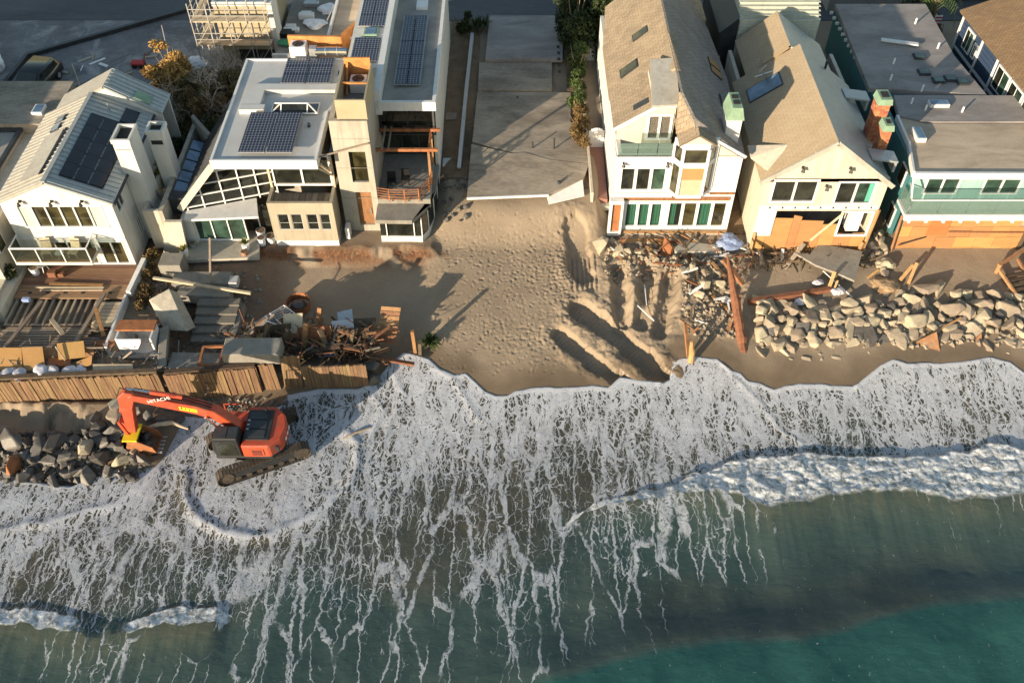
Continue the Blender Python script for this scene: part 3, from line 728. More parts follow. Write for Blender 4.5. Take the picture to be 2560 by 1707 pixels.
bump_n(t, b, math_n(t, 'ADD', math_n(t, 'MULTIPLY', rip, .6), math_n(t, 'MULTIPLY', fo, math_n(t, 'ADD', .35, math_n(t, 'MULTIPLY', grain, .5)))), .55, .09)
M['sea_water'] = m
sea_o = struct(grid_mesh('sea', sx, sy, Zs, M['sea_water'], {'cov': cov, 'dep': dep, 'turb': turb, 'face': face}))

# ------------------------------------------------------------------ road and yard
struct(MB().box(-300, 300, 71.4, 86, 3.9, 4.02).build('road', 'asphalt'))
struct(MB().box(-300, 300, 86, 300, 3.9, 4.06).build('far_ground', 'soil'))
struct(MB().box(-90, -22.6, 57.6, 71.4, 3.8, 3.99).build('yard', 'lot_asphalt'))

# soil sheets whose dark colour holds the shade of the gaps between the houses
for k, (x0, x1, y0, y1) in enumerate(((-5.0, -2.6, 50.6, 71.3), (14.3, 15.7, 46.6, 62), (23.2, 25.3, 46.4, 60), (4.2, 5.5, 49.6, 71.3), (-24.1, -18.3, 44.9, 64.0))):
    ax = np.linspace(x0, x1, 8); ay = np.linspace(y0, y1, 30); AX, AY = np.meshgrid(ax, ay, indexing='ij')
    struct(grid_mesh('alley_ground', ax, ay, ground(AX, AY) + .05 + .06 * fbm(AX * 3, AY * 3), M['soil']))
# ================================================================== white gabled house on the left
def roof_pair(parent, xl, xr, xm, ze_l, ze_r, zr, y0, y1, mat, th=0.14, names=('roof', 'roof'), mats=None):
    """two roof slopes meeting at a ridge that runs inland"""
    a = MB().slab([(xl, y0, ze_l), (xm, y0, zr), (xm, y1, zr), (xl, y1, ze_l)], th).build(names[0], (mats or (mat, mat))[0], parent)
    b = MB().slab([(xm, y0, zr + .002), (xr, y0, ze_r), (xr, y1, ze_r), (xm, y1, zr + .002)], th).build(names[1], (mats or (mat, mat))[1], parent)
    return a, b

def gable_wall(parent, xl, xr, xm, ze_l, ze_r, zr, y, th, mat, name='gable_wall', z_bot=None):
    zb = min(ze_l, ze_r) if z_bot is None else z_bot
    return MB().prism([(xl, zb), (xr, zb), (xr, ze_r), (xm, zr), (xl, ze_l)], 'y', y, y + th).build(name, mat, parent)

def lamp(parent, x, y, z):
    o = MB().box(x - .06, x + .06, y - .10, y, z - .05, z + .12).build('wall_lamp', 'metal_dark', parent)
    MB().tube([(x, y - .1, z + .05), (x, y - .3, z + .08)], .025, 6).tube([(x, y - .3, z + .12), (x, y - .3, z - .12)], [.05, .13], 8).build('lamp_shade', 'metal_dark', o)
    return o

def solar_array(parent, x0, x1, y0, y1, z0, nx, ny, slope=0.0, gap=0.06, mat='solar_cell', tilt_y=0.0, frame='metal_grey'):
    """rack with each module its own piece; z rises by slope along x and tilt_y along y"""
    rack = MB()
    for k in range(ny + 1):
        yy_ = y0 + (y1 - y0) * k / ny
        rack.bar((x0, yy_, z0 - .05 + tilt_y * (yy_ - y0)), (x1, yy_, z0 - .05 + slope * (x1 - x0) + tilt_y * (yy_ - y0)), .05, .06)
    for xx in (x0 + .02, x1 - .02):
        rack.bar((xx, y0, z0 - .07 + slope * (xx - x0)), (xx, y1, z0 - .07 + slope * (xx - x0) + tilt_y * (y1 - y0)), .05, .08)
    rk = rack.build('solar_array', frame, parent)
    w = (x1 - x0) / nx; h = (y1 - y0) / ny
    me = None
    for i in range(nx):
        for j in range(ny):
            cx, cy = x0 + (i + .5) * w, y0 + (j + .5) * h
            o = piece('solar_module', rk, mat, (cx, cy, z0 + slope * (cx - x0) + tilt_y * (cy - y0)), (w - gap, h - gap, .05), (math.atan(tilt_y), -math.atan(slope), 0))
    return rk

yA = 43.16
A = thing('beach_house', 'white gabled house with standing seam metal roof and balcony above the broken deck', 'house')
holes = [(-29.95, -24.75, 5.7, 7.45), (-26.0, -24.35, 2.66, 4.6), (-29.5, -26.3, 2.66, 4.6)]
MB().wall(-30.8, -24.1, 2.3, 7.72, yA, .22, holes).build('front_wall', 'stucco_white', A)
gable_wall(A, -30.8, -24.1, -27.5, 7.72, 7.72, 9.2, yA, .22, 'stucco_white')
MB().box(-30.8, -30.58, yA + .22, 52.1, 2.3, 7.7).build('side_wall', 'stucco_white', A)
_sw = MB()
_sw.box(-24.32, -24.1, yA + .22, 43.6, 2.3, 7.7); _sw.box(-24.32, -24.1, 44.75, 45.2, 2.3, 7.7); _sw.box(-24.32, -24.1, 45.85, 52.1, 2.3, 7.7)
_sw.box(-24.32, -24.1, 43.6, 44.75, 2.3, 6.4); _sw.box(-24.32, -24.1, 43.6, 44.75, 7.4, 7.7); _sw.box(-24.32, -24.1, 45.2, 45.85, 2.3, 3.2); _sw.box(-24.32, -24.1, 45.2, 45.85, 4.6, 7.7)
_sw.build('side_wall', 'stucco_white', A)
for (y0, y1, z0, z1) in ((43.6, 44.75, 6.4, 7.4), (45.2, 45.85, 3.2, 4.6)):
    f = MB().box(-24.2, -24.07, y0, y1, z1 - .08, z1).box(-24.2, -24.07, y0, y1, z0, z0 + .08).box(-24.2, -24.07, y0, y0 + .08, z0 + .08, z1 - .08).box(-24.2, -24.07, y1 - .08, y1, z0 + .08, z1 - .08).box(-24.18, -24.08, (y0 + y1) / 2 - .03, (y0 + y1) / 2 + .03, z0 + .08, z1 - .08).build('window', 'paint_white', A)
    pbox('pane', f, 'glass_olive', -24.19, -24.16, y0 + .06, y1 - .06, z0 + .06, z1 - .06)
MB().box(-30.58, -24.32, 51.9, 52.1, 2.3, 7.7).build('back_wall', 'stucco_white', A)
MB().box(-30.5, -24.4, yA + 1.6, yA + 1.7, 2.4, 7.6).build('inner_wall', 'curtain', A)
MB().box(-30.5, -24.4, yA + .3, yA + 1.6, 5.3, 5.5).build('inner_floor', 'wood_deck', A)
# roof with standing seams
sA_ = (9.30 - 7.78) / 3.45
ra, rb = roof_pair(A, -31.0, -23.9, -27.5, 7.76, 7.70, 9.32, yA - .18, 52.3, 'metal_roof', .14, mats=('metal_roof_warm', 'metal_roof'))  # left slope takes the warm copy, so sunlight is in its colour
for k in range(22):
    yy_ = yA + k * .42
    pbar('roof_seam', ra, 'metal_roof_warm', (-30.98, yy_, 7.80), (-27.56, yy_, 9.32), .035, .05)
    pbar('roof_seam', rb, 'metal_roof', (-27.46, yy_, 9.345), (-23.95, yy_, 7.745), .035, .05)
pbox('ridge_cap', A, 'metal_roof', -27.62, -27.38, yA - .18, 52.3, 9.32, 9.39)
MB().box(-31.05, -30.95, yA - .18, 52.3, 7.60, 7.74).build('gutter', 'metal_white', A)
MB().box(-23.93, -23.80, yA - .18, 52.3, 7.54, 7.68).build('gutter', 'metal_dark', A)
# rear wing, a gable behind with its ridge set over to the right
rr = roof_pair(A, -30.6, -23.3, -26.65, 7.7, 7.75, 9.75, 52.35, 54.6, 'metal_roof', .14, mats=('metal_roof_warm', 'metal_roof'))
for k in range(6):
    pbar('roof_seam', rr[1], 'metal_roof', (-26.6, 52.5 + k * .4, 9.77), (-23.4, 52.5 + k * .4, 7.83), .035, .05)
gable_wall(A, -30.5, -23.4, -26.65, 7.6, 7.6, 9.6, 52.37, .2, 'stucco_white', z_bot=2.4)
gable_wall(A, -30.5, -23.4, -26.65, 7.6, 7.6, 9.6, 54.2, .2, 'stucco_white', z_bot=2.4)
MB().slab([(-24.95, 52.55, 8.86), (-24.0, 52.55, 8.29), (-24.0, 53.4, 8.29), (-24.95, 53.4, 8.86)], .06).build('skylight', 'copper_green', A)
# photovoltaic field on the right slope, flat collector on the left slope
sr = -(9.32 - 7.70) / 3.6
rk = solar_array(A, -26.95, -24.65, 43.95, 50.3, 9.17, 3, 5, slope=sr, gap=.02, mat='solar_dark', frame='metal_dark')
solar_array(A, -25.4, -24.6, 50.4, 51.9, 8.48, 1, 1, slope=sr, mat='solar_dark', frame='metal_dark')
for j in range(5):
    y0 = 44.0 + j * .93
    MB().slab([(-29.6, y0, 8.47), (-28.2, y0, 9.1), (-28.2, y0 + .92, 9.1), (-29.6, y0 + .92, 8.47)], .06).build('solar_module', 'metal_roof_warm', A)  # tan tone stands for sun haze reflected by the panels
pbar('conduit', A, 'metal_dark', (-28.12, 44.0, 9.12), (-27.95, 48.6, 9.2), .10, .08)
for y0 in (49.0, 49.9):
    f = MB().slab([(-29.4, y0, 8.58), (-28.75, y0, 8.87), (-28.75, y0 + .7, 8.87), (-29.4, y0 + .7, 8.58)], .10).build('skylight', 'metal_dark', A)
    MB().slab([(-29.33, y0 + .06, 8.625), (-28.82, y0 + .06, 8.855), (-28.82, y0 + .64, 8.855), (-29.33, y0 + .64, 8.625)], .02).build('pane', 'glass_blue', f)
MB().tube([(-26.2, 51.3, 8.6), (-26.2, 51.3, 9.2)], .06, 8).build('vent_pipe', 'metal_grey', A)
# glazing
window(A, -29.95, -24.75, 5.7, 7.45, yA, 6, .10, panes=['curtain', 'glass_olive', 'glass_olive', 'glass_olive', 'glass_olive', 'curtain'])
window(A, -26.0, -24.35, 2.66, 4.6, yA, 2, .10, pane='glass_olive', name='door')
window(A, -29.5, -26.3, 2.66, 4.6, yA, 4, .10, pane='glass_olive', name='door')
MB().box(-30.8, -24.1, yA - .04, yA - .003, 4.72, 4.95).build('band', 'paint_white', A)
for x in (-29.5, -27.6, -25.8): lamp(A, x, yA, 7.75)
# balcony
bal = MB().box(-30.75, -26.0, 41.75, yA - .045, 3.86, 4.06).build('balcony', 'stucco_white', A)
for k in range(5):
    pbox('board', bal, 'wood_deck', -30.7, -26.05, 41.8 + k * .26, 42.04 + k * .26, 4.065, 4.085)
rl = MB()
for x in (-30.72, -29.15, -27.6, -26.03): rl.box(x - .03, x + .03, 41.77, 41.83, 4.06, 5.15)
rl.box(-30.75, -26.0, 41.75, 41.85, 5.15, 5.22); rl.box(-30.75, -30.68, 41.85, yA - .05, 5.15, 5.21); rl.box(-26.07, -26.0, 41.85, yA - .05, 5.15, 5.21)
rl.box(-30.75, -30.69, 42.9, 42.96, 4.06, 5.15); rl.box(-26.06, -26.0, 42.9, 42.96, 4.06, 5.15)
rl = rl.build('railing', 'metal_white', bal)
for x0, x1 in ((-30.69, -29.18), (-29.12, -27.63), (-27.57, -26.06)): pbox('pane', bal, 'glass_clear', x0, x1, 41.79, 41.81, 4.15, 5.1)
for x in (-30.72, -26.03): pbox('pane', bal, 'glass_clear', x - .01, x + .01, 41.86, 42.88, 4.15, 5.1)

def deck_chair(x, y, z, rz, label):
    t_ = thing('deck_chair', label, 'chair', 'chairs on the white house balcony', (x, y, z)); t_.rotation_euler.z = rz
    MB().box(-.3, .3, -.3, .3, .36, .42).build('seat', 'wood_pale', t_)
    MB().slab([(-.3, .28, .42), (.3, .28, .42), (.3, .48, 1.0), (-.3, .48, 1.0)], .05).build('backrest', 'wood_pale', t_)
    for a in (-.27, .27):
        for c in (-.27, .27): pbox('leg', t_, 'metal_grey', a - .025, a + .025, c - .025, c + .025, 0, .36)
deck_chair(-28.9, 42.4, 4.086, .2, 'tan lounge chair on the balcony, the left one')
deck_chair(-27.2, 42.4, 4.086, -.15, 'tan lounge chair on the balcony, the right one')
t_ = thing('balcony_table', 'small grey table between the two balcony chairs', 'table', None, (-28.0, 42.15, 4.086))
MB().tube([(0, 0, .42), (0, 0, .46)], .28, 12).build('tabletop', 'metal_grey', t_)
for a in range(3): pbar('leg', t_, 'metal_grey', (0, 0, .42), (.22 * math.cos(a * 2.09), .22 * math.sin(a * 2.09), 0), .03, .03)

# chimneys beside it: two tall plastered stacks with openings
def stack(x0, x1, y0, y1, z0, z1, label, louvre):
    t_ = thing('chimney_stack', label, 'chimney')
    MB().box(x0, x1, y0, y1, z0, z1).build('shaft', 'stucco_white', t_)
    c_ = frame_slab(MB(), x0 - .05, x1 + .05, y0 - .05, y1 + .05, z1, .14, .28).build('cap', 'stucco_white', t_)
    pbox('flue', c_, 'shaft_dark', x0 + .1, x1 - .1, y0 + .1, y1 - .1, z1 + .002, z1 + .06)
    if louvre == 'front': pbox('vent', t_, 'shaft_dark', x0 + .14, x1 - .14, y0 - .02, y0 + .05, z1 - .75, z1 - .45)
    else: pbox('vent', t_, 'metal_grey', x0 + .1, x1 - .1, y0 - .02, y0 + .05, z1 - .5, z1 - .42)
stack(-24.06, -23.0, 45.9, 47.5, 2.4, 9.95, 'tall white chimney against the right side of the white gabled house', 'slot')
stack(-22.95, -21.95, 48.3, 49.3, 2.4, 8.9, 'white chimney with a square vent behind the spiky shrub', 'front')

# neighbour cut by the left edge of the picture
t_ = thing('neighbour_house', 'cream house with grey flat roof cut off by the left edge', 'house')
MB().box(-45, -31.5, 41.2, 57.3, 2.2, 6.2).build('wall', 'stucco_cream', t_)
MB().box(-45, -31.1, 52.2, 57.4, 6.2, 7.0).build('roof', 'roof_slab', t_)
MB().box(-45, -33.1, 43.3, 52.19, 6.2, 6.5).build('roof', 'roof_gravel', t_)
frame_slab(MB(), -45, -33.0, 43.2, 52.19, 6.5, .25, .22).build('parapet', 'metal_dark', t_)
f = MB().box(-32.6, -31.9, 53.2, 54.2, 7.0, 7.22).build('skylight', 'metal_white', t_); pbox('pane', f, 'glass_blue', -32.52, -31.98, 53.28, 54.12, 7.222, 7.24)
for y0, z0 in ((41.9, 4.6), (44.2, 4.4), (47.0, 4.6)):
    f = MB().box(-31.53, -31.44, y0, y0 + .9, z0, z0 + 1.3).build('window', 'paint_white', t_); pbox('pane', f, 'glass_olive', -31.46, -31.42, y0 + .09, y0 + .81, z0 + .09, z0 + 1.21)
MB().box(-62, -40, 43.5, 58, 2.2, 8.8).build('rear_block', 'stucco_cream', t_)
MB().box(-62.3, -39.7, 43.2, 58.3, 8.8, 9.1).build('rear_block_roof', 'roof_gravel', t_)
MB().box(-31.5, -30.9, 38.6, 42.8, 2.0, 3.0).box(-33.5, -31.5, 36.5, 41.19, 2.0, 3.2).build('planter_wall', 'stucco_cream', t_)

# ------------------------------------------------------------------ wrecked timber deck in front of the white house
dk = thing('timber_deck', 'wrecked brown timber deck with open joists in front of the white gabled house', 'deck')
for k in range(10):
    pbox('plank', dk, 'wood_deck', -30.85, -24.0, 40.12 + k * .3, 40.40 + k * .3, 2.52 + rnd.uniform(-.006, .006), 2.6)
for x in (-30.0, -28.9, -27.8, -26.7, -25.0): pbox('post_hole', dk, 'shaft_dark', x - .12, x + .12, 40.5, 40.66, 2.59, 2.612)
for k in range(13):
    pbox('joist', dk, 'wood_grey', -30.7 + k * .45, -30.56 + k * .45, 37.9, 40.1, 2.3, 2.52)
for k in range(10):
    y0 = 35.95 + k * .215
    a = -30.9 + rnd.uniform(0, .5); b_ = -24.1 - rnd.uniform(0, .7)
    if k in (5, 6): b_ -= 1.0
    pbox('plank', dk, 'wood_grey', a, b_, y0, y0 + rnd.uniform(.13, .17), 2.42 + rnd.uniform(-.02, .02), 2.48)
for k in range(7):
    pbox('plank', dk, 'wood_pale', -25.35 - .06 * k, -24.05, 37.75 + k * .3, 38.0 + k * .3, 2.525, 2.57)
pbox('ledger', dk, 'wood_dark', -30.8, -24.0, 37.75, 37.87, 2.2, 2.5)
pbox('edge_beam', dk, 'paint_white', -24.0, -23.86, 36.0, 40.3, 2.1, 2.75)
pbar('beam', dk, 'wood_grey', (-29.75, 35.9, 2.75), (-28.9, 39.7, 2.75), .22, .14)
pbar('beam', dk, 'wood_grey', (-25.75, 36.1, 2.78), (-25.25, 40.4, 2.74), .22, .14)

def board(name, label, mat, p0, p1, w, h, group=None, cat='board', roll=0.0, bevel=0.0):
    o = MB().bar(p0, p1, w, h, roll).build(name, mat, None, bevel=bevel)
    return tag(o, label, cat, group)
board('loose_board', 'long reddish board lying across the brown deck, the back one', 'wood_rust', (-29.0, 41.35, 2.68), (-25.6, 41.2, 2.68), .2, .06)
board('loose_board', 'pale board lying across the brown deck, the middle one', 'wood_pale', (-29.8, 41.0, 2.66), (-25.5, 40.98, 2.66), .13, .06)
board('loose_board', 'pale board lying across the brown deck, nearest the open joists', 'wood_pale', (-29.4, 40.75, 2.66), (-25.5, 40.78, 2.66), .12, .06)
board('tilted_beam', 'split grey timber propped up among the open deck joists', 'wood_grey', (-27.9, 38.3, 2.55), (-26.6, 36.8, 3.0), .25, .2, cat='beam')
board('tilted_beam', 'rusty square timber leaning at the right edge of the open deck', 'wood_rust', (-25.1, 38.6, 3.2), (-24.3, 36.9, 2.6), .22, .22, cat='beam')
o = MB().box(-30.1, -29.6, 39.6, 39.9, 2.7, 2.95).build('cushion', 'plastic_blue', None, bevel=.05); tag(o, 'blue and white cushion at the end of a deck beam', 'cushion')
# things by the house wall on the deck
def bucket(x, y, z, r, h, mat, label, name='bucket', cat='bucket'):
    t_ = thing(name, label, cat, None, (x, y, z))
    MB().tube([(0, 0, 0), (0, 0, h)], [r * .8, r], 12).build('body', mat, t_)
    MB().tube([(0, 0, h + .001), (0, 0, h + .04)], r * 1.07, 12).build('rim', mat, t_)
    MB().tube([(0, 0, h + .041), (0, 0, h + .05)], r * .9, 12).build('content', 'soil', t_)
    return t_
bucket(-30.2, 42.3, 2.6, .28, .5, 'plastic_white', 'white round pot on the deck beside the cream planter')
t_ = thing('patio_table', 'small grey round table on the deck under the balcony', 'table', None, (-29.7, 42.6, 2.6))
MB().tube([(0, 0, .6), (0, 0, .66)], .4, 14).build('tabletop', 'metal_grey', t_)
for a in range(4): pbar('leg', t_, 'metal_grey', (.1 * math.cos(a * 1.57), .1 * math.sin(a * 1.57), .6), (.32 * math.cos(a * 1.57), .32 * math.sin(a * 1.57), 0), .04, .04)
o = MB().box(-29.3, -28.75, 41.9, 42.35, 2.6, 3.0).box(-28.7, -28.3, 41.95, 42.3, 2.6, 2.85).build('crate', 'wood_rust', None, bevel=.04); tag(o, 'brown crate and black bag on the deck under the balcony', 'crate')

# ------------------------------------------------------------------ timber bulkhead along the water, plank by plank
bh = thing('timber_bulkhead', 'long weathered timber bulkhead of upright planks above the boulders', 'bulkhead')
def bulk_run(x0, x1, z0, ztop, lean, mat='bulkhead_wood', w=.2, dy=0.0, tilt=0.0):
    x = x0
    while x < x1 - .05:
        ww = min(w, x1 - x); yb_ = float(bulk_y(x)) + dy + rnd.uniform(-.02, .02)
        h = ztop + rnd.uniform(-.09, .07)
        L = h - z0
        piece('plank', bh, mat, (x + ww / 2 + tilt / 2, yb_ + lean / 2, (z0 + h) / 2), (ww * .96, .1, L), (-math.atan(lean / L) + rnd.uniform(-.01, .01), math.atan(tilt / L) + rnd.uniform(-.012, .012), rnd.uniform(-.03, .03)))
        x += ww
bulk_run(-31.0, -20.35, -.1, 2.62, -.05)
bulk_run(-20.1, -14.85, -.1, 2.5, .0)
bulk_run(-14.65, -13.75, -.1, 2.55, .05, dy=.1, tilt=-.12)
bulk_run(-13.6, -12.5, -.1, 3.0, .30, dy=.05, tilt=.18)
bulk_run(-12.3, -8.55, -.1, 2.35, .0, dy=.05)
pbar('wale', bh, 'wood_dark', (-31, 33.5, 2.72), (-23.4, 33.98, 2.72), .3, .16)
pbar('wale', bh, 'wood_dark', (-23.4, 33.98, 2.72), (-20.4, 34.15, 2.70), .3, .16)
pbar('wale', bh, 'wood_dark', (-20.0, 34.15, 2.58), (-14.9, 34.7, 2.58), .3, .14)

# seaward terrace between bulkhead and deck: concrete kerb slabs
for k, (x0, x1, y0, y1, z, lab) in enumerate(((-20.2, -16.9, 34.7, 36.0, 2.35, 'grey concrete slab behind the bulkhead, left of the rusty frame'), (-16.7, -13.4, 34.9, 36.2, 2.2, 'grey broken concrete slab behind the bulkhead, under the debris'),
                                   (-12.9, -9.3, 35.05, 35.9, 1.75, 'low broken concrete slab behind the right end of the bulkhead'))):
    o = MB().box(x0, x1, y0, y1, z - .9, z).build('concrete_slab', 'concrete', None, bevel=.05); o.rotation_euler = (R(rnd.uniform(-2, 2)), R(rnd.uniform(-2, 2)), 0)
    tag(o, lab, 'slab')
fr = thing('steel_frame', 'rusty steel frame lying on the concrete behind the bulkhead', 'frame')
for p0, p1 in (((-18.2, 34.8, 2.45), (-18.2, 36.1, 2.55)), ((-17.0, 34.6, 2.45), (-17.0, 36.2, 2.55)), ((-18.2, 36.1, 2.55), (-14.6, 36.35, 2.5)), ((-18.2, 34.85, 2.45), (-17.0, 34.7, 2.45))):
    pbar('bar', fr, 'rust', p0, p1, .14, .12)

# plywood sheets and sandbags dumped behind the bulkhead
def sheet(p, u, v, th, mat, label, name='plywood_sheet', cat='plywood', group=None):
    p, u, v = Vector(p), Vector(u), Vector(v)
    o = MB().slab([p, p + u, p + u + v, p + v], th).build(name, mat, None)
    return tag(o, label, cat, group)
sheet((-31.4, 34.5, 2.45), (1.5, -.15, 0), (-.3, 1.3, .45), .04, 'plywood', 'plywood sheet at the left edge behind the bulkhead')
sheet((-29.75, 34.4, 2.5), (1.45, 0, 0), (-.35, 1.3, .45), .04, 'plywood', 'plywood sheet propped second from the left behind the bulkhead')
sheet((-28.1, 34.25, 2.6), (1.2, .05, 0), (-.45, 1.35, .5), .04, 'plywood', 'tilted plywood sheet third from the left, lapping over white sandbags')
sheet((-27.4, 35.25, 2.45), (2.9, .2, 0), (-.1, .55, .3), .04, 'plywood', 'long low plywood strip at the front edge of the open deck')
sheet((-26.3, 34.95, 2.75), (1.5, .2, 0), (-.3, .95, .35), .04, 'plywood', 'square plywood sheet lying tilted on other sheets')
sheet((-27.0, 34.7, 2.5), (1.3, 0, 0), (0, .5, .1), .04, 'plywood_red', 'reddish plywood piece lying under the square sheet')
sheet((-25.2, 34.3, 2.5), (.9, .3, .25), (-.1, .6, .1), .04, 'plywood', 'curled plywood offcut beside the white sandbags')
sheet((-24.1, 34.1, 2.6), (2.3, 0, 0), (-.15, .55, .1), .04, 'wood_pale', 'pale framed panel lying flat just behind the bulkhead')
sheet((-24.8, 36.0, 2.55), (1.3, .1, 0), (0, .4, .2), .05, 'wood_rust', 'rusty brown board at the right front corner of the deck')
def blob(c, r, seed, sub=2, amp=.3, sq=(1, 1, 1), mat='rock', flat=True):
    bm = bmesh.new(); bmesh.ops.create_icosphere(bm, subdivisions=sub, radius=1)
    rr_ = random.Random(seed); off = Vector((rr_.uniform(-50, 50), rr_.uniform(-50, 50), rr_.uniform(-50, 50)))
    for v in bm.verts:
        n = mnoise.noise(v.co * 1.1 + off) * amp + mnoise.noise(v.co * 2.6 + off) * amp * .4
        v.co = Vector((v.co.x * sq[0], v.co.y * sq[1], v.co.z * sq[2])) * r * (1 + n)
    me = bpy.data.meshes.new('blob'); bm.to_mesh(me); bm.free()
    if not flat: me.shade_smooth()
    me.materials.append(M[mat]); return me
bag_me = [blob((0, 0, 0), .42, 90 + k, 3, .35, (1.2, .85, .55), 'sandbag', False) for k in range(3)]
for k, (x, y, z, lab) in enumerate(((-30.6, 33.95, 2.5, 'white sandbag at the far left behind the bulkhead'), (-29.0, 34.05, 2.6, 'crumpled white sandbag below the second plywood sheet'), (-28.3, 33.95, 2.6, 'crumpled white sandbag below the third plywood sheet'), (-27.1, 34.2, 2.65, 'largest white sandbag right of the tilted plywood'),
                             (-26.5, 34.25, 2.6, 'white sandbag between the largest bag and the dark gap'), (-25.5, 34.25, 2.55, 'flattened white sandbag below the curled offcut'), (-24.9, 34.35, 2.5, 'small white sandbag beside the pale framed panel'))):
    o = bpy.data.objects.new('sandbag', bag_me[k % 3]); col.objects.link(o); o.location = (x, y, z); o.rotation_euler = (0, 0, rnd.uniform(0, 6)); o.scale = [rnd.uniform(.8, 1.15)] * 3
    tag(o, lab, 'sandbag', 'sandbags behind the bulkhead')

# broken white cabinet, tipped concrete pier, steps and walls between the two houses
cb = thing('broken_cabinet', 'broken white outdoor counter with brown top beside the deck wall', 'cabinet', None, (0, 0, 0))
MB().box(-23.1, -21.0, 37.1, 37.2, 2.1, 3.5).box(-23.1, -23.0, 35.9, 37.1, 2.1, 3.5).box(-21.1, -21.0, 35.9, 37.1, 2.1, 3.5).box(-23.0, -21.1, 35.9, 37.1, 2.1, 2.3).build('carcass', 'paint_white', cb)
MB().box(-23.2, -20.95, 36.5, 37.3, 3.5, 3.62).build('worktop', 'rust', cb)
MB().prism([(-23.05, 2.5), (-22.0, 2.6), (-21.7, 3.1), (-21.6, 3.45), (-23.05, 3.45)], 'y', 35.88, 35.95).build('door', 'paint_white', cb)
MB().box(-23.3, -20.9, 35.6, 35.87, 2.05, 2.3).build('plinth', 'paint_white', cb)
o = MB().slab([(-23.6, 35.3, 2.55), (-21.2, 35.15, 2.5), (-21.2, 35.5, 2.65), (-23.6, 35.62, 2.7)], .1).build('metal_sheet', 'metal_dark', None); tag(o, 'dark metal strip lying in front of the broken white counter', 'sheet metal')
o = MB().slab([(-20.6, 34.5, 2.4), (-20.15, 34.8, 2.4), (-20.5, 37.5, 3.0), (-20.95, 37.2, 3.0)], .5).build('retaining_wall', 'concrete', None, bevel=.04); tag(o, 'dark concrete wall end right of the broken white counter', 'wall')
pr = MB()
pr._add([(-21.75, 38.7, 3.9), (-20.55, 39.3, 4.25), (-19.5, 37.5, 2.4), (-21.0, 37.7, 2.3), (-21.6, 39.3, 3.0), (-20.4, 39.9, 3.3), (-19.3, 38.3, 1.9), (-20.9, 38.5, 1.8)],
        [(0, 1, 2, 3), (4, 7, 6, 5), (0, 4, 5, 1), (1, 5, 6, 2), (2, 6, 7, 3), (3, 7, 4, 0)])
o = pr.build('concrete_pier', 'concrete_pale', None, bevel=.04); tag(o, 'tipped pale concrete pier leaning beside the concrete steps', 'pier')
st = thing('concrete_steps', 'long concrete steps half buried left of the debris pile', 'steps')
for k in range(5):
    pbox('step', st, 'concrete_board', -19.5, -17.1 + .05 * k, 37.3 + k * .62, 37.9 + k * .62 - .02, 1.3, 1.72 + k * .16)
pbox('step', st, 'concrete', -20.9, -17.6, 40.45, 41.3, 1.8, 2.5); pbox('step', st, 'concrete', -21.4, -17.8, 41.35, 42.4, 1.8, 2.68)
pbox('cheek', st, 'concrete', -17.05, -16.75, 37.2, 40.4, 1.2, 1.9)
o = MB().box(-17.75, -17.2, 41.2, 41.9, 2.4, 2.85).build('electric_box', 'paint_grey', None, bevel=.03); tag(o, 'small grey box beside the top concrete step', 'box')
board('long_pole', 'long pale pole lying across the concrete steps', 'wood_pale', (-22.5, 41.6, 2.9), (-16.2, 40.4, 2.75), .16, .14, cat='pole')
board('upright_post', 'thin grey post standing on the edge of the patio slab', 'wood_grey', (-18.9, 41.2, 2.6), (-18.75, 43.0, 5.0), .12, .12, cat='post')
board('side_wall_cap', 'white capped low wall stepping down between the two left houses', 'paint_white', (-23.75, 40.4, 2.7), (-23.4, 43.1, 3.0), .28, .5, cat='wall')
o = MB().box(-22.3, -20.9, 42.3, 43.5, 2.0, 3.3).build('planter_block', 'concrete', None, bevel=.03); tag(o, 'grey concrete planter block at the corner of the patio', 'planter')
# ================================================================== modern concrete house with the white flat roof
B = thing('modern_house', 'large modern concrete house with white flat roof, solar panels and a tall tower', 'house')
# main roof: slab, upstand, raised kerbs
MB().box(-18.3, -12.0, 45.75, 57.1, 8.3, 8.78).box(-12.0, -10.9, 50.95, 57.1, 8.3, 8.78).build('roof', 'roof_membrane', B)
MB().box(-18.42, -11.9, 45.62, 45.77, 8.25, 8.9).box(-18.42, -18.27, 45.77, 57.2, 8.25, 8.9).box(-12.05, -11.9, 45.77, 50.9, 8.25, 8.9).box(-18.27, -10.9, 57.08, 57.22, 8.25, 8.9).build('fascia', 'paint_white', B)
MB().box(-17.6, -11.1, 53.0, 53.75, 8.782, 9.1).box(-17.6, -16.35, 51.3, 52.998, 8.782, 9.1).box(-17.6, -16.0, 50.7, 51.298, 8.782, 9.12).build('roof_kerb', 'roof_membrane', B)
solar_array(B, -16.75, -15.12, 46.2, 50.4, 9.12, 1, 4); solar_array(B, -15.05, -13.45, 46.2, 50.4, 9.12, 1, 4)
solar_array(B, -15.45, -13.82, 53.85, 56.9, 9.12, 1, 3); solar_array(B, -13.75, -12.15, 53.85, 56.9, 9.12, 1, 3)
sk = MB(); x0, x1, y0, y1, zb_, zt_ = -15.55, -12.55, 50.6, 51.75, 8.9, 9.3
